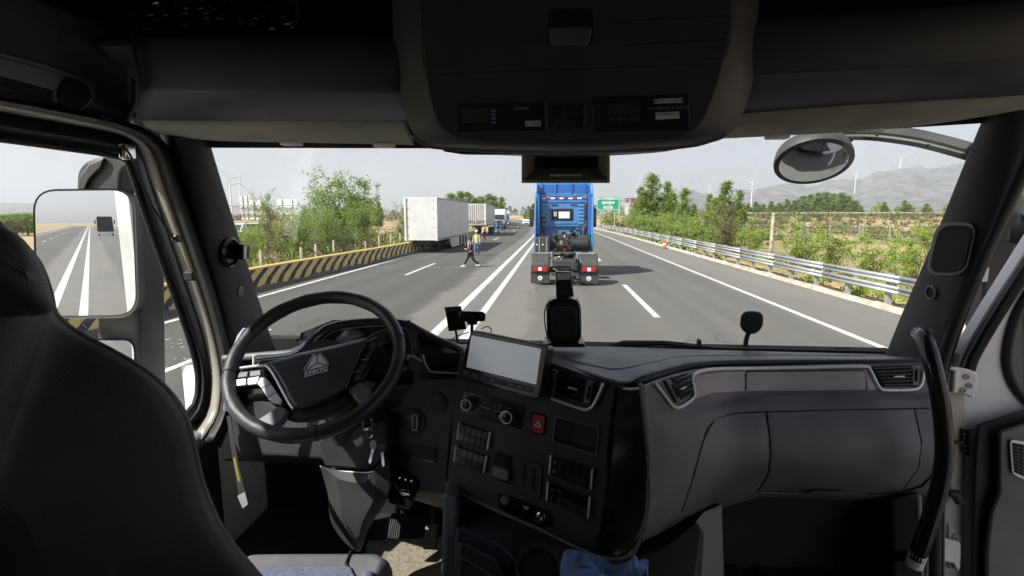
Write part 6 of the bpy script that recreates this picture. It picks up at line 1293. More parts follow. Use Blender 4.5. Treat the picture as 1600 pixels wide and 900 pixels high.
# ---- cluster hood and left end
A0 = [(400, 560), (440, 556), (463, 550), (480, 536), (497, 519), (515, 508), (550, 501), (600, 499), (634, 503), (650, 511), (680, 528), (722, 546)]
A1 = [(402, 552), (440, 550), (462, 545), (480, 535), (500, 523), (520, 515), (552, 510), (600, 508), (640, 512), (665, 520), (690, 531), (722, 542)]
A2 = [(405, 552), (440, 550), (470, 548), (490, 546), (510, 545), (530, 545), (560, 545), (600, 545), (640, 545), (670, 544), (700, 543), (722, 541)]
g = loft([[(x, y + 4, 1.435) for x, y in A0], [(x, y, 1.43) for x, y in A0], [(x, y, 1.44 if i < 9 else 1.47) for i, (x, y) in enumerate(A0)], [(x, y, 1.62) for x, y in A1], [(x, y, 1.885) for x, y in A2]], 3, 3); O('cluster_hood', MB().grid(g), M['dash_top'], db, ang=70, solid=.006)
Fo = sm([(440, 562), (463, 553), (481, 538), (498, 521), (516, 510), (551, 503), (600, 501), (634, 505), (650, 513), (656, 545), (660, 600), (640, 640)], 3); Fi = sm([(462, 578), (480, 556), (496, 538), (510, 525), (522, 518), (553, 512), (600, 509), (627, 512), (639, 520), (645, 550), (648, 598), (630, 625)], 3)
O('cluster_frame', MB().slab([[P(x, y, 1.43) for x, y in Fo], [P((x + u) / 2, (y + v) / 2, 1.422) for (x, y), (u, v) in zip(Fo, Fi)], [P(x, y, 1.44) for x, y in Fi], [P(x, y, 1.52) for x, y in Fi]], (0, .004, 0)), M['trim'], db, ang=50)
O('cluster_edge', MB().tube([P(x, y, 1.432) for x, y in Fi], .0022, 6), M['trim_grey'], db)
cd_ = O('instrument_display', MB().prism([P(x, y, 1.54) for x, y in ((455, 585), (470, 520), (520, 500), (640, 500), (655, 640), (470, 640))], [P(x, y, 1.55) for x, y in ((455, 585), (470, 520), (520, 500), (640, 500), (655, 640), (470, 640))]), M['dark_glass'], db, smooth=False)
O('dash_ledge', MB().tube([P(350, 560, 1.50), P(405, 556, 1.50), P(460, 553, 1.47)], .012, 10), M['trim_grey'], db)
lvn = O('air_vent', MB().prism([P(x, y, 1.50) for x, y in ((395, 560), (466, 558), (462, 575), (395, 578))], [P(x, y, 1.52) for x, y in ((395, 560), (466, 558), (462, 575), (395, 578))]), M['matte_black'], db, smooth=False)
for k in range(3): O('slat', MB().tube([P(413, 563.5 + k * 4, 1.49), P(464, 561 + k * 4, 1.49)], .002, 6), M['gloss_black'], lvn)
for x, m_ in ((397, 'silver'), (405, 'trim_grey')): O('vent_trim', MB().tube([P(x, 555, 1.49), P(x - 1, 575, 1.485)], .004, 8), M[m_], lvn)
# knee panel closing the dashboard below the wheel
R = loft([[(352, 575, 1.60), (430, 566, 1.52), (530, 580, 1.50), (600, 600, 1.47), (665, 600, 1.45)], [(356, 620, 1.62), (430, 630, 1.50), (530, 640, 1.46), (600, 645, 1.45), (660, 645, 1.44)], [(360, 690, 1.64), (430, 698, 1.48), (520, 705, 1.44), (600, 705, 1.43), (650, 700, 1.43)], [(365, 714, 1.66), (430, 714, 1.50), (520, 722, 1.47), (600, 728, 1.46), (650, 728, 1.46)], [(350, 720, 1.70), (425, 722, 1.70), (520, 728, 1.70), (600, 735, 1.70), (650, 735, 1.70)]], 4, 4)
O('knee_panel', MB().grid(R), M['trim'], db, ang=50, solid=.006)
O('lower_brace', MB().slab([[P(600, 750, 1.43), P(650, 768, 1.40), P(712, 772, 1.36)], [P(600, 760, 1.45), P(650, 778, 1.42), P(706, 790, 1.40)], [P(600, 765, 1.60), P(650, 782, 1.60), P(706, 800, 1.60)]], (0, .006, 0)), M['trim'], db)
# ---- display tablet
S2 = Plane((737, 516, 1.355), (858, 541, 1.235), (716, 590, 1.345)); t = thing('centre_display', 'wide touch screen tilted towards the driver on top of the centre stack', 'screen', tuple(S2.at(787, 570)))
bq = [(737.5, 516), (857.5, 541), (842, 625), (716, 589)]
O('housing', S2.poly(MB(), rquad(bq, .09, 4), -.035, 0), M['gloss_black'], t, bev=.003)
O('bezel_edge', MB().tube([S2.at(x, y, -.001) for x, y in rquad(bq, .09, 4)], .0018, 6, closed=True), M['gloss_black'], t)
O('display_glass', S2.poly(MB(), rquad([(736.7, 524), (845.3, 545), (837.5, 601), (728.5, 573.5)], .02), -.001, .0012), M['screen'], t, smooth=False)
for k in range(8):
    s_ = subquad([(722, 577.5), (834, 605.5), (832, 615), (720.5, 586.5)], k / 8 + .01, .05, k / 8 + .115, .95); bt = O('key', S2.poly(MB(), s_, .0, .0022), M['trim'], t, bev=.0005)
    c = lerp2(s_, .5, .5); text('key_symbol', ['◁', '⏻', 'SRC', '☰', '⌂', '◀◀', '▶▶', 'VOL'][k], .006, S2.frame(c.x, c.y, .0025, 10, 2.6), M['print'], bt)
# ================================================================== STEERING WHEEL
WC = V(-.62361825, 1.23666908, 2.17364283); ta, sa = .69583332, .11079798
WN = V(math.sin(sa) * math.sin(ta), -math.sin(ta) * math.cos(sa), math.cos(ta)); WA = WN.cross(V(0, 1, 0)).normalized(); WB = WN.cross(WA)
WP = plane_on(WC, WN); WP.n = WN.copy()
sw = thing('steering_wheel', 'black leather steering wheel with buttons on its spokes and a triangular emblem', 'steering wheel', tuple(WC))
Rm, rm = .2165, .0185
mb = MB(); rows = []
for i in range(96):
    a = 2 * math.pi * i / 96; dr = WA * math.cos(a) + WB * math.sin(a); r_ = rm * (1 + .03 * math.sin(a * 16)); rows.append([WC + dr * (Rm + r_ * .95 * math.cos(b)) + WN * r_ * 1.1 * math.sin(b) for b in [2 * math.pi * k / 14 for k in range(14)]])
rows.append(rows[0]); mb.grid(rows, closed=True); O('rim', mb, M['leather'], sw, ang=80)
for a in (20, 112, 205, 318):
    a = math.radians(a); dr = WA * math.cos(a) + WB * math.sin(a); tg = WN.cross(dr); O('seam', MB().tube([WC + dr * (Rm + rm * .985 * math.cos(b)) + WN * rm * 1.13 * math.sin(b) for b in [2 * math.pi * k / 16 for k in range(16)]], .0013, 5, closed=True), M['matte_black'], sw)
def wpoly(pts, h0, h1): return WP.poly(MB(), pts, h0, h1)
hub = sm([(413, 567), (440, 560), (470, 551), (520, 540), (562, 530), (573, 529), (566, 545), (555, 575), (543, 600), (538, 609), (520, 622), (490, 634), (464, 639), (456, 637), (448, 625), (436, 600), (424, 580)], 3)
def dome(pts, h0, h1, k=.86, steps=4):
    cx_ = sum(p[0] for p in pts) / len(pts); cy_ = sum(p[1] for p in pts) / len(pts); rows = [[WP.at(x, y, h0) for x, y in pts]]
    for i in range(steps + 1):
        t_ = i / steps; s_ = 1 - (1 - k) * t_; hh = h0 + (h1 - h0) * (.55 + .45 * math.sin(t_ * math.pi / 2)); rows.append([WP.at(cx_ + (x - cx_) * s_, cy_ + (y - cy_) * s_, hh) for x, y in pts])
    mb = MB().grid(rows, closed=True); mb.add(rows[-1], [tuple(range(len(pts)))]); return mb
HB = .0
O('hub_core', MB().lathe(WC - WN * .09, WN, [(.05, 0), (.075, .03), (.085, .06)], 28), M['trim'], sw)
O('hub_back', wpoly(sm([(400, 590), (430, 574), (480, 560), (560, 545), (575, 560), (560, 610), (530, 640), (480, 655), (440, 650), (420, 620)], 2), -.045, -.02), M['trim'], sw, bev=.008)
O('airbag_pad', dome(hub, -.02, .012), M['leather'], sw, ang=50)
O('silver_spoke_trim', MB().tube([WP.at(x, y, .006) for x, y in sm([(375, 575), (410, 571), (419, 574), (428, 586), (440, 608), (452, 630), (458, 638)], 4)], .0034, 8), M['silver'], sw)
O('silver_spoke_trim', MB().tube([WP.at(x, y, .002) for x, y in sm([(612, 512), (590, 520), (575, 529), (565, 545), (552, 575), (540, 606)], 4)], .0028, 8), M['trim_grey'], sw)
ls = O('left_spoke', wpoly(sm([(364, 577), (405, 572), (420, 580), (434, 602), (450, 630), (440, 634), (424, 628), (412, 612), (402, 602), (366, 606)], 2), -.022, -.002), M['gloss_black'], sw, bev=.004)
rs_ = O('right_spoke', wpoly(sm([(577, 531), (600, 519), (622, 511), (626, 533), (606, 540), (590, 556), (578, 576), (566, 592), (545, 604), (553, 580), (564, 555)], 2), -.022, -.002), M['gloss_black'], sw, bev=.004)
for q_ in ([(368.5, 593), (384, 591), (383.5, 601), (369, 603)], [(387, 591), (405, 588), (400, 599.5), (387, 601)]): O('button', wpoly(rquad(q_, .12), -.003, .004), M['silver'], ls, bev=.0015)
for q_ in ([(374, 582), (387, 580.5), (386, 588), (371, 590)], [(391, 580), (407, 578.5), (407, 586), (390, 588)]): O('button', wpoly(rquad(q_, .12), -.003, .002), M['trim_grey'], ls, bev=.001)
for q_, s_ in (([(407, 590), (414, 589), (422, 598), (408, 605), (402, 599)], '+'), ([(409, 607), (423, 600), (431, 611), (417, 620)], '◂'), ([(418, 622), (432, 613), (441, 626), (438, 631), (428, 629)], '▸')):
    bt = O('button', wpoly(q_, -.003, .003), M['silver'], ls, bev=.001); c = (sum(p[0] for p in q_) / len(q_), sum(p[1] for p in q_) / len(q_)); text('symbol', s_, .008, WP.frame(c[0], c[1], .0035, 10, -3), M['white'], bt)
for q_ in ([(588, 524), (602, 518), (604, 526), (590, 534)], [(605, 517), (619, 512), (620, 520), (606, 525)], [(588, 536), (602, 529), (602, 536), (590, 544)], [(605, 528), (621, 523), (621, 530), (606, 536)], [(576, 538), (586, 532), (587, 545), (578, 552)], [(572, 554), (582, 548), (577, 562), (568, 566)], [(562, 570), (574, 566), (570, 578), (557, 582)], [(556, 585), (568, 581), (562, 592), (551, 597)]):
    bt = O('button', wpoly(rquad(q_, .1), -.003, .001), M['trim'], rs_, bev=.001); c = lerp2(q_, .5, .5); text('symbol', '+', .006, WP.frame(c.x, c.y, .0016, 10, -3), M['print'], bt)
for a, b in (((564, 562), (574, 562)), ((554, 581), (564, 580)), ((408, 606), (423, 599)), ((418, 621), (431, 612))): O('chrome_line', MB().bar(WP.at(*a, .003), WP.at(*b, .003), .0012, .0012, up=WN), M['silver'], sw, smooth=False)
O('lower_spoke', wpoly([(402, 655), (437, 633), (450, 640), (440, 658), (424, 668), (404, 664)], -.03, -.006), M['trim_grey'], sw, bev=.004); O('lower_spoke', wpoly([(543, 608), (563, 594), (582, 611), (575, 628), (560, 628)], -.03, -.006), M['trim_grey'], sw, bev=.004)
# emblem: divided triangle over a lettered bar
H_ = .0130
em = O('emblem', wpoly([(491.5, 552.5), (498.5, 556), (502, 552), (513.5, 568), (510.5, 570), (511, 580), (476.5, 588.5), (477, 579), (474.5, 578)], .008, H_ - .0002), M['leather'], sw, smooth=False)
def ew(a, b, w_=.0014): return MB().bar(WP.at(*a, H_), WP.at(*b, H_), w_, .0012, up=WN)
for l in ([(490, 553.5), (474.5, 577), (477.5, 578.5), (476, 588.8), (511, 579.5), (510.5, 570.5), (513.5, 568), (500.5, 552), (495.5, 555.5), (490, 553.5)], ):
    for a, b in zip(l, l[1:]): O('emblem_outline', ew(a, b), M['white'], em, smooth=False)
for q_ in ([(490.5, 555), (494.5, 557), (494.5, 566.5), (478.5, 577.5)], [(496.3, 557), (500, 554), (511, 567.5), (509, 569.3), (496.5, 566)], [(495.5, 568), (508, 571), (480.5, 578.5)]): O('emblem_facet', wpoly(q_, H_ - .0005, H_ + .0008), M['silver'], em, smooth=False)
text('lettering', 'CNHTC', .0155, WP.frame(494, 580, H_ + .0003, 10, -2.6), M['white'], em, ext=.0003, bold=.0005)
text('lettering', 'SRS', .006, WP.frame(491, 601, .0128, 10, -2.6), M['ink'], sw)
# column, stalks
cl_ = thing('steering_column', 'dark steering column under the wheel with stalks and ignition lock', 'steering column', tuple(P(545, 700, 1.4)))
O('shroud', MB().tube([WC - WN * .06, WC - WN * .20 + V(.02, 0, 0), P(548, 725, 1.46)], [.055, .055, .06], 20), M['trim'], cl_)
def colpoly(pts, Y0, Y1): return MB().prism([P(x, y, Y0) for x, y in pts], [P(x, y, Y0) + V(0, Y1 - Y0, 0) for x, y in pts])
O('lower_shroud', colpoly([(492, 688), (520, 672), (600, 652), (606, 690), (604, 716), (582, 738), (506, 731), (500, 712)], 1.36, 1.5), M['trim'], cl_, bev=.012)
pou = thing('column_boot', 'tapered grey leather boot hanging below the steering column', 'boot', tuple(P(550, 860, 1.4)))
ptsb = sm([(500, 727), (530, 735), (582, 738), (606, 712), (611, 750), (604, 782), (588, 806), (574, 830), (562, 862), (541, 850), (520, 822), (514, 795), (512, 770)], 3)
cx_, cy_ = 555, 790; g = [[P(x, y, 1.46) for x, y in ptsb], [P(x, y, 1.345) for x, y in ptsb], [P(cx_ + (x - cx_) * .97, cy_ + (y - cy_) * .985, 1.332) for x, y in ptsb], [P(cx_ + (x - cx_) * .55, cy_ + (y - cy_) * .7, 1.318) for x, y in ptsb]]
mb = MB().grid(g, closed=True); mb.add(g[-1], [tuple(range(len(ptsb)))]); O('leather_panel', mb, M['boot'], pou, ang=60); O('piping', MB().tube([P(x, y, 1.338) for x, y in sm([(500, 728), (512, 734), (545, 737), (578, 738), (590, 730)], 4)], .0018, 6), M['silver'], pou)
for a, b, r_ in (((640, 560, 1.33), (585, 612, 1.30), .012),): O('wiper_stalk', MB().tube([P(*b), P(610, 590, 1.30), P(625, 575, 1.29), P(643, 563, 1.27)], [.012, .014, .017, .018], 10), M['gloss_black'], cl_)
O('stalk_ring', MB().tube([P(640, 564, 1.268), P(655, 573, 1.265)], .019, 12), M['trim'], cl_)
O('stalk_marks', MB().bar(P(624, 571, 1.262), P(638, 561, 1.25), .002, .002), M['print'], cl_, smooth=False)
O('indicator_stalk', MB().tube([P(390, 622, 1.30), P(410, 620, 1.31), P(450, 625, 1.36)], [.011, .012, .010], 10), M['gloss_black'], cl_); O('ignition_lock', MB().lathe(P(573, 662, 1.345), (0.1, -1, .3), [(.020, -.02), (.020, 0), (.014, .006), (.013, .010)], 20), M['chrome'], cl_)
ky = thing('key_bunch', 'small bunch of keys hanging from the ignition lock', 'keys', tuple(P(580, 680, 1.33)))
O('ignition_key', MB().box(P(573, 661, 1.325), (.012, .02, .024)), M['gloss_black'], ky, bev=.003); O('ring', MB().tube([P(577 + 6 * math.cos(a), 676 + 8 * math.sin(a), 1.318) for a in [k * .52 for k in range(12)]], .0012, 5, closed=True), M['chrome'], ky)
def key(x, y, lean, m_):
    k_ = O('key', MB().prism([P(a, b, 1.315) for a, b in arc(x, y, 5.5, 7.5, 14)], [P(a, b, 1.32) for a, b in arc(x, y, 5.5, 7.5, 14)]), M[m_], ky); O('key_blade', MB().prism([P(a, b, 1.317) for a, b in ((x - 2, y + 6), (x + 2, y + 6), (x + 2 + lean, y + 27), (x + lean - .5, y + 30), (x - 2.2 + lean, y + 26))], [P(a, b, 1.32) for a, b in ((x - 2, y + 6), (x + 2, y + 6), (x + 2 + lean, y + 27), (x + lean - .5, y + 30), (x - 2.2 + lean, y + 26))]), M['chrome'], k_)
key(583, 695, -5, 'print'); key(597, 700, 2, 'gloss_black')
# trailer brake lever
tb = thing('brake_valve_lever', 'small metal hand brake valve with lever under the dashboard, right of the column', 'lever', tuple(P(630, 780, 1.35)))
O('bracket', MB().prism([P(x, y, 1.36) for x, y in ((618, 745), (653, 748), (652, 770), (640, 796), (608, 786), (606, 774))], [P(x, y, 1.40) for x, y in ((618, 745), (653, 748), (652, 770), (640, 796), (608, 786), (606, 774))]), M['gloss_black'], tb, bev=.004)
O('lever', MB().tube([P(617, 755, 1.35), P(625, 768, 1.335), P(640, 772, 1.33)], .005, 8), M['chrome'], tb); O('lever_plate', MB().box(P(632, 768, 1.345), (.03, .012, .02)), M['chrome'], tb, bev=.003); O('edge', MB().bar(P(608, 783, 1.35), P(640, 793, 1.35), .006, .006), M['chrome'], tb)
for x, y in ((625, 746), (634, 749), (643, 751), (637, 765)): O('screw', MB().lathe(P(x, y, 1.352), (0, -1, .2), [(.004, 0), (.003, .003)], 10), M['chrome'], tb)
# ================================================================== SEAT
se = thing('truck_seat', 'black driver seat seen from behind at left, with blue grey cushion', 'seat', (-.62, .6, 1.28))
so = sm([(-260, 150), (-120, 215), (-40, 290), (0, 343), (42, 374), (70, 406), (87, 450), (96, 484), (130, 514), (182, 541), (232, 570), (270, 601), (298, 640), (314, 690), (325, 740), (343, 790), (370, 840), (420, 900), (462, 960), (480, 1150), (400, 1400), (-100, 1500), (-700, 1400), (-900, 900), (-700, 300), (-450, 170)], 3)
so = [(x - 9, y + 3) for x, y in so]
def sy(y): return .47 + max(-200, min(700, y - 345)) / 555 * .13
scx, scy = -60, 900
g = []
for k, (sc_, dy) in enumerate([(.97, .10), (1.0, .06), (1.0, 0), (.985, -.022), (.955, -.034), (.90, -.042), (.80, -.055), (.60, -.07), (.3, -.08)]):
    g.append([(lambda q_: V(max(q_.x, -.90), q_.y, q_.z))(P(scx + (x - scx) * sc_, scy + (y - scy) * sc_, sy(y) + dy)) for x, y in so])
mb = MB().grid(g, closed=True); mb.add(g[-1], [tuple(range(len(so)))]); mb.add(g[0], [tuple(range(len(so)))[::-1]]); O('backrest', mb, M['seat'], se, ang=80)
O('piping', MB().tube([P(scx + (x - scx) * .992, scy + (y - scy) * .992, sy(y) - .014) for x, y in so[6:60]], .0035, 8), M['trim_grey'], se)
O('backrest_seam', MB().tube(spline([P(-100, 640, .50), P(20, 590, .475), P(90, 640, .485), P(135, 700, .497), P(165, 780, .51), P(180, 900, .53)], 6), .006, 8), M['seat'], se)
g = []
ho = sm([(-400, 60), (-200, 90), (-80, 210), (0, 335), (44, 372), (70, 408), (84, 445), (90, 482), (60, 492), (0, 505), (-120, 520), (-400, 520), (-520, 300)], 3)
ho = [(x - 7, y + 2) for x, y in ho]
for sc_, dy in ((1, .03), (1, -.03), (.96, -.055), (.85, -.072), (.6, -.082)): g.append([(lambda q_: V(max(q_.x, -.78), q_.y, min(q_.z, 2.74)))(P(-160 + (x + 160) * sc_, 330 + (y - 330) * sc_, .475 + dy)) for x, y in ho])
mb = MB().grid(g, closed=True); mb.add(g[-1], [tuple(range(len(ho)))]); O('headrest', mb, M['seat'], se, ang=80)
# cushion
def cush(pts, z, dz, nm, m_, b=.03):
    f = [G(x, y, z) for x, y in pts]; return O(nm, MB().prism(f, [p - V(0, 0, dz) for p in f]), M[m_], se, bev=b, seg=4)
cush([(385, 858), (470, 857), (590, 857), (614, 868), (600, 980), (640, 1300), (100, 1300), (300, 950)], 1.72, .14, 'cushion', 'trim_grey', .03)
cush([(400, 884), (470, 881), (548, 883), (556, 900), (590, 1200), (250, 1200)], 1.728, .05, 'cushion_insert', 'seat_blue', .006); cush([(566, 890), (584, 891), (588, 903), (600, 960), (566, 960)], 1.730, .03, 'bolster_insert', 'seat_blue', .005)
O('cushion_seam', MB().tube([G(548, 861, 1.722), G(540, 880, 1.724), G(548, 900, 1.724)], .003, 6), M['matte_black'], se)
# seat belt
sbt = thing('seat_belt', 'driver seat belt strap with yellow edge and white tag hanging left of the wheel well', 'seat belt', tuple(P(370, 760, 1.1)))
O('strap', MB().slab([[P(354, 650, 1.25), P(360, 650, 1.24)], [P(365, 730, 1.18), P(373, 728, 1.17)], [P(373, 774, 1.15), P(383, 769, 1.14)]], (0, .002, 0)), M['matte_black'], sbt); O('yellow_edge', MB().bar(P(366, 715, 1.165), P(374, 752, 1.145), .003, .004), mat('yellow_thread', (.6, .42, .03), .8), sbt, smooth=False)
O('tag', MB().prism([P(x, y, 1.135) for x, y in ((371, 775), (383, 769), (388, 788), (379, 795))], [P(x, y, 1.14) for x, y in ((371, 775), (383, 769), (388, 788), (379, 795))]), M['print'], sbt, bev=.001)
# pedals, sunlit carpet patch and passenger mat
fl0 = 1.26
for nm, px, py, label in (('accelerator_pedal', 673, 838, 'ribbed accelerator pedal catching the sun beside the centre console'), ('brake_pedal', 618, 822, 'dark brake pedal in the shadow of the driver footwell')):
    c = P(px, py, 1.62); t = thing(nm, label, 'pedal', tuple(c)); R_ = Matrix.Rotation(math.radians(-38), 3, 'X')
    O('plate', MB().box(c, (.045, .012, .085), R_), M['rubber'], t, bev=.004); O('arm', MB().tube([c + V(0, .02, .02), c + V(0, .12, .22)], .01, 8), M['chassis'], t)
    for k in range(6): O('rib', MB().box(c + R_ @ V(-.018 + k * .0072, -.008, 0), (.0035, .006, .078), R_), M['alu' if nm[0] == 'a' else 'rubber'], t, smooth=False)  # sun put into the accelerator's pale ribs, shade into the brake's black ones
fm = O('sunlit_carpet_patch', MB().slab([[V(-.52, .7, 1.262), V(-.20, .7, 1.262)], [G(575, 848, 1.262), G(706, 842, 1.262)]], (0, 0, .008)), M['carpet']); tag(fm, 'sand coloured carpet patch shaped to the sunlight on the driver footwell floor', 'floor mat')  # pool of sunlight made as beige carpet, cut to the lit area only
pm = thing('passenger_floor_mat', 'black rubber floor mat with raised ribs on the passenger side', 'floor mat', tuple(G(1240, 880, 1.3)))
O('mat_sheet', box2(.30, 1.15, .4, 1.9, 1.262, 1.275), M['rubber'], pm, bev=.004)
for k in range(5): O('rib', box2(.46 + k * .14, .54 + k * .14, .9, 1.72, 1.275, 1.295), M['rubber'], pm, bev=.008)
# ---- centre floor console
fc_ = thing('floor_console', 'dark storage console between the seats with tray, raised bin and cup holder', 'console', (.12, 1.1, 1.26))
KP = Plane((720, 800, 1.26), (1060, 840, 1.16), (800, 1010, .92))
ko = [(702, 776), (760, 786), (850, 824), (980, 874), (1040, 850), (1090, 812), (1100, 830), (1078, 1000), (1080, 1300), (700, 1300), (688, 900)]
O('console_body', KP.poly(MB(), ko, -.35, -.05), M['trim'], fc_, bev=.01)
O('console_side', MB().prism([P(x, y, 1.24) for x, y in ((692, 772), (712, 775), (714, 900), (712, 1300), (684, 1300), (689, 900))], [P(x, y, 1.30) + V(0, .5, 0) for x, y in ((692, 772), (712, 775), (714, 900), (712, 1300), (684, 1300), (689, 900))]), M['trim_grey'], fc_, bev=.008)
bn = [(714, 824), (722, 821), (790, 862), (800, 880), (804, 1000), (712, 1000)]
O('bin_rim', MB().prism([P(x, y, 1.10) for x, y in ((712, 826), (722, 822), (786, 852), (804, 872), (808, 1000), (710, 1000))], [P(x, y, 1.16) for x, y in ((712, 826), (722, 822), (786, 852), (804, 872), (808, 1000), (710, 1000))]), M['dash_top'], fc_, bev=.02, seg=4)
O('bin_lid', MB().prism([P(x, y, 1.085) for x, y in ((716, 848), (724, 846), (776, 874), (788, 900), (786, 1000), (716, 1000))], [P(x, y, 1.10) for x, y in ((716, 848), (724, 846), (776, 874), (788, 900), (786, 1000), (716, 1000))]), M['trim'], fc_, bev=.006); O('lid_line', MB().tube([P(720, 870, 1.083), P(768, 900, 1.083)], .001, 5), M['trim_grey'], fc_)
n_ = KP.n; cc = KP.at(841, 886, .0)
O('cup_holder', MB().lathe(cc, n_, [(.055, .004), (.057, .010), (.052, .011), (.048, .002), (.046, -.045), (.002, -.046)], 32, cap=False), M['trim'], fc_); O('cup_well', MB().lathe(cc, n_, [(.047, -.044), (.047, .001), (.001, .0015)], 28), M['matte_black'], fc_)
O('tray_ridge', KP.poly(MB(), [(806, 860), (815, 852), (876, 872), (882, 1000), (806, 1000)], -.06, -.012), M['trim'], fc_, bev=.006)
# cloth
ct = thing('cleaning_cloth', 'crumpled blue cloth with stitched hem lying on the floor console', 'cloth', tuple(KP.at(945, 885)))
def clothstrip(pts, dpt, h, seed, nm):
    r = random.Random(seed); pl = spline([Vector((*p, 0)) for p in pts], 7); rows = []
    for k in range(7):
        v = k / 6; rows.append([P(p.x + 1.5 * math.sin(i * .55 + v * 3 + seed), p.y + v * h + 1.8 * math.sin(i * .42 + v * 2.2 + seed * 2), dpt - v * .035 + .006 * math.sin(i * .6 + seed)) for i, p in enumerate(pl)])
    return O(nm, MB().slab(rows, (0, .004, -.002)), M['cloth'], ct, ang=80, sub=1)
clothstrip([(878, 864), (890, 860), (912, 861), (934, 870), (958, 880), (980, 879), (992, 872)], 1.10, 24, 1, 'fold')
clothstrip([(876, 873), (900, 876), (925, 882), (950, 892), (985, 886), (1008, 874)], 1.075, 30, 2, 'fold'); clothstrip([(882, 884), (910, 888), (940, 896), (970, 896), (1012, 884)], 1.05, 60, 3, 'fold'); clothstrip([(986, 876), (990, 868), (996, 868), (996, 880), (1010, 872), (1014, 890)], 1.07, 22, 4, 'fold')
O('hem_stitching', MB().tube([P(p.x, p.y + 8, 1.068) for p in spline([Vector((*q, 0)) for q in [(876, 873), (900, 876), (925, 882), (950, 892), (985, 886)]], 6)], .0012, 4), M['print'], ct)
# ================================================================== DEVICES ON THE DASHBOARD
t = thing('dash_device', 'tall black rounded device with a neck unit standing on the middle of the dashboard', 'device', tuple(P(882, 538, 1.6)))
bo = rquad([(853, 467), (908, 467), (909, 538), (855, 538)], .32, 5)
O('body', MB().prism([P(x, y, 1.58) for x, y in bo], [P(x, y, 1.58) + V(0, .08, 0) for x, y in bo]), M['gloss_black'], t, bev=.008, seg=3)
fi = rquad([(861, 478), (901, 478), (902, 532), (862, 532)], .3, 5); O('front_panel', MB().prism([P(x, y, 1.567) for x, y in fi], [P(x, y, 1.59) for x, y in fi]), M['matte_black'], t, bev=.006)
nk = [(868, 425), (892, 425), (897, 464), (869, 466)]; O('neck_unit', MB().prism([P(x, y, 1.60) for x, y in nk], [P(x, y, 1.60) + V(0, .03, 0) for x, y in nk]), M['gloss_black'], t, bev=.004)
O('paper_label', MB().prism([P(x, y, 1.597) for x, y in ((871, 427.5), (890.5, 427), (891, 436.5), (871.5, 437))], [P(x, y, 1.599) for x, y in ((871, 427.5), (890.5, 427), (891, 436.5), (871.5, 437))]), M['label'], t, smooth=False)
pl = plane_on(P(881, 432, 1.5955), (0, -1, 0)); text('lettering', 'CE FC\n46 64130073', .009, pl.frame(881, 432), M['ink'], t)
O('joint', MB().box(P(883, 467, 1.60), (.02, .02, .02)), M['gloss_black'], t)
O('cable', MB().tube(spline([P(868, 468, 1.585), P(856, 474, 1.58), P(851, 488, 1.575), P(852, 510, 1.575), P(857, 535, 1.57)], 5), .0022, 6), M['rubber'], t)
O('foot', MB().prism([P(x, y, 1.57) for x, y in ((850, 537), (912, 537), (915, 543), (848, 543))], [P(x, y, 1.57) + V(0, .1, 0) for x, y in ((850, 537), (912, 537), (915, 543), (848, 543))]), M['gloss_black'], t, bev=.003)
t = thing('small_camera', 'small dark camera head on a short post behind the touch screen', 'camera', tuple(P(740, 518, 1.6)))
O('head', MB().prism([P(x, y, 1.56) for x, y in ((717, 489), (722, 486), (755, 487), (759, 491), (758, 502), (722, 503), (717, 499))], [P(x, y, 1.61) for x, y in ((717, 489), (722, 486), (755, 487), (759, 491), (758, 502), (722, 503), (717, 499))]), M['gloss_black'], t, bev=.004)
O('post', MB().lathe(P(737.5, 520, 1.585), (0, 0, 1), [(.006, -.01), (.005, .04)], 12), M['gloss_black'], t); O('collar', MB().lathe(P(738, 505, 1.585), (0, 0, 1), [(.016, -.003), (.018, .004)], 16), M['trim'], t); O('lens', MB().lathe(P(736, 495, 1.558), (0, -1, 0), [(.006, 0), (.004, .002)], 12), M['dark_glass'], t)
O('cable', MB().tube(spline([P(752, 514, 1.6), P(762, 510, 1.6), P(768, 516, 1.59), P(764, 522, 1.56)], 5), .0018, 6), M['rubber'], t); O('cable', MB().tube(spline([P(700, 534, 1.6), P(715, 525, 1.6), P(733, 519, 1.59)], 5), .0018, 6), M['rubber'], t)
t = thing('phone_holder', 'dark flat phone seen from behind in a holder left of the small camera', 'phone', tuple(P(712, 518, 1.65)))
O('phone_back', MB().prism([P(x, y, 1.64) for x, y in ((696, 487), (722, 484), (729, 514), (701, 518))], [P(x, y, 1.655) for x, y in ((696, 487), (722, 484), (729, 514), (701, 518))]), M['matte_black'], t, bev=.003); O('phone_top', MB().prism([P(x, y, 1.63) for x, y in ((694, 480), (720, 478), (722, 485), (696, 488))], [P(x, y, 1.67) for x, y in ((694, 480), (720, 478), (722, 485), (696, 488))]), M['mirror_shell'], t, bev=.003)
O('stem', MB().tube([P(712, 516, 1.66), P(716, 541, 1.68)], .004, 8), M['rubber'], t)
# wiper outside the glass
t = thing('windscreen_wiper', 'black wiper arm parked at the foot of the windscreen right of the middle', 'wiper', tuple(P(1010, 545, 1.95)))
O('arm', MB().tube([P(950, 543, 1.97), P(975, 537, 1.96), P(1040, 536, 1.95), P(1092, 540, 1.95)], [.012, .014, .010, .006], 8), M['rubber'], t); O('blade', MB().bar(P(1035, 538, 1.94), P(1128, 545, 1.93), .012, .012), M['rubber'], t); O('hinge', MB().box(P(1092, 536, 1.95), (.012, .03, .03)), M['rubber'], t, bev=.003)
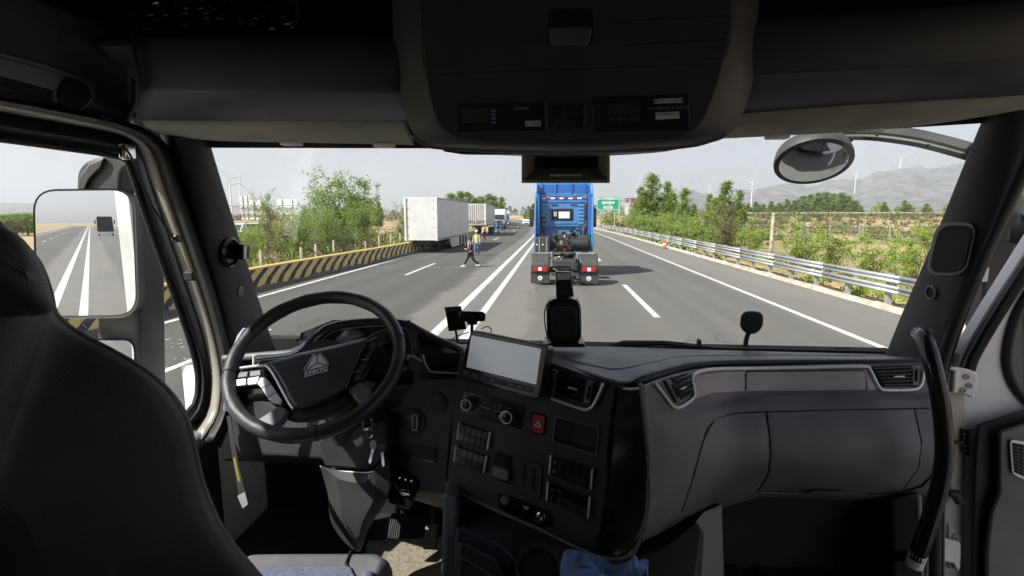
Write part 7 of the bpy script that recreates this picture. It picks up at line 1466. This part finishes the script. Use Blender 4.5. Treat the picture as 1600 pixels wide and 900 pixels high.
# little front mirror on its stalk
t = thing('kerb_mirror', 'small round black mirror back on a stalk outside the windscreen, right', 'mirror', tuple(P(1165, 545, 2.0)))
O('shell', MB().prism([P(x, y, 2.0) for x, y in sm([(1157, 497), (1160, 489), (1170, 486), (1185, 487), (1192, 493), (1192, 508), (1184, 519), (1172, 522), (1161, 517), (1156, 508)], 2)], [P(x, y, 2.04) for x, y in sm([(1157, 497), (1160, 489), (1170, 486), (1185, 487), (1192, 493), (1192, 508), (1184, 519), (1172, 522), (1161, 517), (1156, 508)], 2)]), M['rubber'], t, bev=.012, seg=3)
O('stalk', MB().tube([P(1171, 515, 2.02), P(1166, 530, 2.02), P(1162, 560, 2.02)], [.010, .009, .011], 10), M['rubber'], t)
# ================================================================== PASSENGER GRAB HANDLE AND OPEN DOOR
t = thing('grab_handle', 'long curved black grab handle at the right end of the dashboard', 'handle', tuple(P(1430, 885, 1.3)))
hp = spline([P(1437, 522, 1.42), P(1445, 530, 1.36), P(1456, 566, 1.31), P(1468, 620, 1.285), P(1474, 670, 1.275), P(1475, 715, 1.27), P(1466, 770, 1.27), P(1449, 825, 1.275), P(1432, 872, 1.285)], 6)
O('grip', MB().tube(hp, .0195, 16), M['gloss_black'], t); O('end_cap', MB().tube([P(1435, 864, 1.284), P(1428, 884, 1.288)], [.0205, .019], 16), M['silver'], t); O('mount', MB().tube([P(1432, 872, 1.30), P(1410, 868, 1.40), P(1395, 870, 1.5)], .016, 12), M['rubber'], t); O('mount', MB().tube([P(1438, 522, 1.40), P(1446, 516, 1.5)], .018, 12), M['rubber'], t)
DR = Plane((1520, 600, 1.60), (1600, 600, 1.578), (1520, 800, 1.60))
od = thing('passenger_door', 'wide open white passenger door with black seal, hinges and dark inner trim at the right edge', 'door', tuple(DR.at(1510, 900)))
wo_ = [(1486, 1500), (1486, 900), (1486, 560), (1502, 528), (1540, 462), (1600, 368), (1660, 275), (1730, 180), (1850, 130), (2050, 120), (2250, 250), (2300, 640), (2300, 900), (2300, 1500)]
wi_ = [(1600, 1500), (1590, 900), (1568, 585), (1568, 545), (1576, 512), (1594, 470), (1660, 372), (1730, 285), (1850, 225), (2020, 225), (2140, 320), (2160, 640), (1900, 655), (1700, 650)]
wi_[0] = (1600, 640); wi_[1] = (1580, 612)
nO = resamp(wo_ + [wo_[0]], 90); nI = resamp(wi_ + [wi_[0]], 90)
# white frame: strips between the outer edge and the window opening
frm = [[(1486, 1500), (1486, 900), (1486, 640), (1488, 584), (1503, 552), (1544, 484), (1600, 396), (1660, 302), (1730, 205), (1850, 140), (2050, 120), (2250, 250), (2300, 640), (2300, 800)],
       [(1640, 1500), (1640, 900), (1610, 640), (1578, 605), (1567, 560), (1576, 512), (1596, 466), (1660, 372), (1730, 285), (1850, 225), (2020, 225), (2140, 320), (2160, 640), (2160, 800)]]
rows = [[DR.at(*p) for p in frm[0]], [DR.at((a[0] * .5 + b[0] * .5), (a[1] * .5 + b[1] * .5), .008) for a, b in zip(*frm)], [DR.at(*p) for p in frm[1]]]
O('door_frame', MB().slab(rows, tuple(DR.n * -.05)), M['white_paint'], od, ang=40, bev=.004)
O('lower_skin', MB().prism([DR.at(*p, -.03) for p in ((1500, 640), (2290, 640), (2290, 2000), (1500, 2000))], [DR.at(*p, -.05) for p in ((1500, 640), (2290, 640), (2290, 2000), (1500, 2000))]), M['white_paint'], od)
O('edge_seal', MB().tube([DR.at(x + 12, y, .010) for x, y in sm([(1498, 592), (1504, 572), (1512, 552), (1546, 494), (1600, 410), (1660, 318), (1730, 222), (1850, 160), (2050, 150)])], .015, 8), M['rubber'], od)
O('edge_seal', MB().tube([DR.at(x + 3, y, .006) for x, y in sm([(1500, 575), (1510, 552), (1544, 492), (1600, 404), (1660, 310), (1730, 213), (1850, 148)])], .007, 8), M['trim_grey'], od)
wseal = sm([(1640, 640), (1604, 630), (1578, 600), (1568, 560), (1576, 512), (1596, 466), (1660, 372), (1730, 285), (1850, 225), (2020, 225), (2140, 320), (2160, 630)])
O('window_seal', MB().tube([DR.at(x + 5, y, .006) for x, y in wseal], .012, 8), M['rubber'], od); O('window_pane', MB().prism([DR.at(x, y, -.02) for x, y in wseal], [DR.at(x, y, -.025) for x, y in wseal]), M['glass'], od, smooth=False)
O('front_edge', MB().prism([DR.at(x, y, .0) + V(-.02, 0, 0) for x, y in ((1486, 600), (1519, 600), (1521, 700), (1518, 780), (1513, 1500), (1480, 1500))], [DR.at(x, y, -.04) for x, y in ((1486, 600), (1519, 600), (1521, 700), (1518, 780), (1513, 1500), (1480, 1500))]), M['cream'], od, bev=.004)
O('trim_panel', MB().prism([DR.at(x, y, .05) for x, y in ((1527, 662), (1600, 640), (1700, 636), (2200, 640), (2200, 1500), (1512, 1500), (1516, 900), (1519, 780), (1522, 700))], [DR.at(x, y, .0) for x, y in ((1527, 662), (1600, 640), (1700, 636), (2200, 640), (2200, 1500), (1512, 1500), (1516, 900), (1519, 780), (1522, 700))]), M['trim'], od, bev=.01)
O('armrest_panel', MB().prism([DR.at(x, y, .085) for x, y in ((1560, 674), (1620, 655), (2150, 660), (2150, 1400), (1542, 1400), (1541, 860), (1548, 800), (1560, 770))], [DR.at(x, y, .04) for x, y in ((1556, 674), (1620, 655), (2150, 660), (2150, 1400), (1538, 1400), (1537, 860), (1544, 800), (1556, 770))]), M['trim_grey'], od, bev=.008)
gr = O('speaker_frame', MB().prism([DR.at(x, y, .094) for x, y in rquad([(1577, 686), (1660, 700), (1650, 770), (1581, 742)], .15)], [DR.at(x, y, .08) for x, y in rquad([(1577, 686), (1660, 700), (1650, 770), (1581, 742)], .15)]), M['silver'], od, bev=.002)
O('speaker_grille', MB().prism([DR.at(x, y, .0955) for x, y in ((1582, 692), (1656, 704), (1646, 764), (1585, 738))], [DR.at(x, y, .09) for x, y in ((1582, 692), (1656, 704), (1646, 764), (1585, 738))]), M['matte_black'], gr, smooth=False)
mb = MB(); qd = [(1582, 692), (1656, 704), (1646, 764), (1585, 738)]
for k in range(1, 9):
    a, b = lerp2(qd, 0, k / 9), lerp2(qd, 1, k / 9); mb.bar(DR.at(a.x, a.y, .097), DR.at(b.x, b.y, .097), .0016, .0016, up=DR.n); a, b = lerp2(qd, k / 9, 0), lerp2(qd, k / 9, 1); mb.bar(DR.at(a.x, a.y, .097), DR.at(b.x, b.y, .097), .0016, .0016, up=DR.n)
O('grille_wire', mb, M['trim_grey'], gr, smooth=False)
hg = O('hinge', MB().prism([DR.at(x, y, .045) for x, y in sm([(1476, 576), (1484, 573), (1500, 574), (1522, 580), (1528, 586), (1527, 606), (1521, 621), (1510, 618), (1494, 613), (1476, 612)], 2)], [DR.at(x, y, .02) for x, y in sm([(1476, 576), (1484, 573), (1500, 574), (1522, 580), (1528, 586), (1527, 606), (1521, 621), (1510, 618), (1494, 613), (1476, 612)], 2)]), M['white_paint'], od, bev=.006)
for x, y in ((1509, 588), (1513.5, 602), (1504, 609)): O('hinge_bolt', MB().lathe(DR.at(x, y, .044), DR.n, [(.009, 0), (.009, .003), (.006, .004), (.005, .002), (.001, .002)], 16), M['alu'], hg)
O('hinge_barrel', MB().tube([DR.at(1492, 578, .05), DR.at(1490, 612, .05)], .008, 10), M['white_paint'], hg)
hg2 = O('hinge', MB().prism([DR.at(x, y, .045) for x, y in ((1452, 842), (1470, 838), (1485, 843), (1498, 846), (1501, 850), (1500, 888), (1496, 892), (1490, 880), (1470, 876), (1450, 870))], [DR.at(x, y, .02) for x, y in ((1452, 842), (1470, 838), (1485, 843), (1498, 846), (1501, 850), (1500, 888), (1496, 892), (1490, 880), (1470, 876), (1450, 870))]), M['white_paint'], od, bev=.008)
O('hinge_plate', MB().prism([DR.at(x, y, .01) for x, y in ((1482, 818), (1502, 838), (1504, 842), (1502, 892), (1482, 888))], [DR.at(x, y, .0) for x, y in ((1482, 818), (1502, 838), (1504, 842), (1502, 892), (1482, 888))]), M['cream'], hg2, bev=.002)
for x, y in ((1493, 837), (1492, 884)): O('hinge_bolt', MB().lathe(DR.at(x, y, .01), DR.n, [(.009, 0), (.009, .004), (.005, .005)], 14), M['alu'], hg2)
ck = O('door_check', MB().prism([DR.at(x, y, .014) for x, y in ((1503, 669), (1514, 672), (1514, 713), (1503, 708))], [DR.at(x, y, .0) for x, y in ((1503, 669), (1514, 672), (1514, 713), (1503, 708))]), M['rubber'], od, bev=.001)
for y in (678, 686, 697, 705): O('screw', MB().lathe(DR.at(1508.5, y, .015), DR.n, [(.004, 0), (.003, .003)], 10), M['chrome'], ck)
O('check_arm', MB().bar(DR.at(1470, 692, .02), DR.at(1505, 691, .02), .012, .008), M['chassis'], ck); O('check_arm_knob', MB().tube([DR.at(1483, 770, .03), DR.at(1493, 772, .03), DR.at(1500, 784, .03)], [.010, .016, .014], 12), M['chassis'], od)
O('wiring_clip', MB().box(DR.at(1492, 560, .02), (.018, .01, .03)), M['rubber'], od, bev=.003); O('wiring_clip', MB().box(DR.at(1485, 571, .02), (.014, .01, .02)), M['rubber'], od, bev=.003)
# hinge post of the body behind the handle
ST('door_hinge_post', MB().prism([P(x, y, 1.62) for x, y in ((1468, 600), (1500, 560), (1500, 1100), (1445, 1100), (1450, 850))], [P(x, y, 1.62) + V(0, .05, 0) for x, y in ((1468, 600), (1500, 560), (1500, 1100), (1445, 1100), (1450, 850))]), 'cream', bev=.004)
ST('sill_seal', MB().tube([P(1464, 600, 1.58), P(1462, 760, 1.56), P(1456, 1000, 1.54)], .009, 8), 'rubber')
# ================================================================== OUTSIDE MIRRORS
def housing(px, top, bot): pass
VP_ = ray(141, 347).normalized(); c = P(134, 395, 1.50); MN = (Vector((0, -1, 0)) - VP_).normalized(); MP = plane_on(c, MN)
t = thing('left_wing_mirror', 'big grey wing mirror outside the driver window reflecting the road behind', 'mirror', tuple(P(186, 560, 1.7)))
mo = rquad([(54, 299), (206, 297), (213, 492), (60, 494)], .22, 6); ml = rquad([(52, 296), (212, 294), (219, 497), (58, 497)], .24, 6)
O('glass', MB().prism([MP.at(x, y, .004) for x, y in mo], [MP.at(x, y, 0) for x, y in mo]), M['mirror'], t, smooth=False)
A = [MP.at(x, y, .0) for x, y in ml]; n_ = MP.n; cm = sum(A, V(0, 0, 0)) / len(A)
g = [[MP.at(x, y, .002) for x, y in mo], [a + n_ * .006 for a in A], A, [a - n_ * .05 for a in A], [cm + (a - cm) * .9 - n_ * .09 for a in A], [cm + (a - cm) * .6 - n_ * .115 for a in A]]
mb = MB().grid(g, closed=True); mb.add(g[-1], [tuple(range(len(A)))]); O('shell', mb, M['mirror_shell'], t, ang=40)
O('arm_cover', MB().prism([P(x, y, 1.54) for x, y in sm([(119, 300), (119, 276), (124, 262), (134, 252), (150, 246), (172, 240), (212, 236), (210, 256), (196, 262), (188, 272), (187, 300)], 2)], [P(x, y, 1.54) + V(0, .12, 0) for x, y in sm([(119, 300), (119, 276), (124, 262), (134, 252), (150, 246), (172, 240), (212, 236), (210, 256), (196, 262), (188, 272), (187, 300)], 2)]), M['mirror_shell'], t, bev=.02, seg=3)
O('arm_ridge', MB().prism([P(x, y, 1.525) for x, y in ((122, 298), (122, 278), (138, 256), (164, 245), (158, 262), (140, 280), (132, 298))], [P(x, y, 1.55) for x, y in ((122, 298), (122, 278), (138, 256), (164, 245), (158, 262), (140, 280), (132, 298))]), M['mirror_shell'], t, bev=.006)
O('side_housing', MB().prism([P(x, y, 1.57) for x, y in ((190, 300), (206, 312), (213, 400), (216, 560), (218, 640), (150, 640), (150, 480), (185, 480))], [P(x, y, 1.57) + V(.0, .13, 0) for x, y in ((190, 300), (206, 312), (213, 400), (216, 560), (218, 640), (150, 640), (150, 480), (185, 480))]), M['mirror_shell'], t, bev=.015, seg=3)
lm = rquad([(128, 532), (208, 532), (213, 640), (128, 640)], .2, 5); LP_ = plane_on(P(170, 580, 1.53), MN * .8 + V(0, 0, .06)); lg = O('wide_angle_glass', MB().prism([LP_.at(x, y, .003) for x, y in lm], [LP_.at(x, y, 0) for x, y in lm]), M['mirror'], t, smooth=False)
O('lower_shell', MB().prism([LP_.at(170 + (x - 170) * 1.06, 586 + (y - 586) * 1.06, -.002) for x, y in lm], [LP_.at(x, y, -.07) for x, y in lm]), M['mirror_shell'], t, bev=.01)
# convex front mirror
t = thing('front_view_mirror', 'oval convex mirror hanging outside the top right of the windscreen on a long arm', 'mirror', tuple(P(1290, 225, 2.3)))
c = P(1270, 253, 2.2); ax = V(-.12, -.52, -.80).normalized(); r0 = .137
O('glass', MB().lathe(c, ax, [(r0 * 1.0, 0), (r0 * .8, .012), (r0 * .55, .022), (r0 * .28, .028), (.001, .030)], 48), M['mirror'], t)
O('shell', MB().lathe(c, -ax, [(r0 * 1.0, -.006), (r0 * 1.045, -.004), (r0 * 1.05, .012), (r0 * .98, .05), (r0 * .7, .085), (r0 * .3, .10)], 48), M['mirror_shell'], t, ang=50)
O('bracket', MB().tube([P(1272, 226, 2.26), P(1300, 225, 2.27), P(1318, 218, 2.27)], [.04, .05, .04], 12), M['mirror_shell'], t)
O('arm', MB().slab([[P(1296, 226, 2.26), P(1316, 236, 2.26)], [P(1322, 204, 2.24), P(1338, 216, 2.24)], [P(1345, 200, 2.2), P(1350, 213, 2.2)]], (0, .05, 0)), M['mirror_shell'], t, bev=.004)
ar = spline([P(1312, 206, 2.24), P(1360, 206, 2.18), P(1420, 213, 2.08), P(1470, 224, 2.0), P(1520, 238, 1.93), P(1570, 252, 1.88)], 5); rows = []
for p_ in ar: rows.append([p_ + V(0, 0, .032), p_ + V(0, -.02, .02), p_ + V(0, -.022, -.004), p_ + V(0, -.012, -.012), p_ + V(0, -.02, -.022), p_ + V(0, 0, -.034), p_ + V(0, .03, 0)])
O('long_arm', MB().grid(rows, closed=True), M['mirror_shell'], t, ang=30); 
for px, py in ((1370, 211), (1449, 227)): O('arm_screw', MB().lathe(P(px, py, 2.0), (0, -1, 0), [(.006, 0), (.004, .006)], 10), M['rubber'], t)
# right mirror bracket beyond the open door
t = thing('right_wing_mirror', 'grey wing mirror bracket standing outside between the right pillar and the open door', 'mirror', tuple(P(1555, 520, 2.0)))
O('post', MB().prism([P(x, y, 2.05) for x, y in ((1562, 300), (1598, 300), (1590, 380), (1570, 440), (1552, 520), (1530, 520), (1538, 430))], [P(x, y, 2.05) + V(.02, .10, 0) for x, y in ((1562, 300), (1598, 300), (1590, 380), (1570, 440), (1552, 520), (1530, 520), (1538, 430))]), M['mirror_shell'], t, bev=.01)
O('arm', MB().tube([P(1576, 366, 1.96), P(1600, 366, 1.94), P(1660, 362, 1.9)], [.028, .046, .046], 16), M['rubber'], t); O('sticker', MB().prism([P(x, y, 2.045) for x, y in ((1540, 418), (1546, 418), (1543, 440), (1533, 440))], [P(x, y, 2.05) for x, y in ((1540, 418), (1546, 418), (1543, 440), (1533, 440))]), M['label'], t, smooth=False)
O('housing', MB().prism([P(x, y, 2.1) for x, y in rquad([(1600, 290), (1730, 280), (1730, 640), (1604, 640)], .15)], [P(x, y, 2.1) + V(.03, .12, 0) for x, y in rquad([(1600, 290), (1730, 280), (1730, 640), (1604, 640)], .15)]), M['mirror_shell'], t, bev=.02)
# ================================================================== HAZE
hm_ = bpy.data.materials.new('haze'); hm_.use_nodes = True; n = hm_.node_tree; n.nodes.clear(); o_ = n.nodes.new('ShaderNodeOutputMaterial'); v_ = n.nodes.new('ShaderNodeVolumePrincipled')
v_.inputs['Color'].default_value = (.90, .94, 1, 1); v_.inputs['Density'].default_value = .00030; v_.inputs['Anisotropy'].default_value = .1; n.links.new(v_.outputs[0], o_.inputs['Volume'])
hz_ = O('haze', box2(-9500, 9500, -1600, 11000, -8, 520), hm_, smooth=False, kind='stuff'); hz_.display_type = 'WIRE'
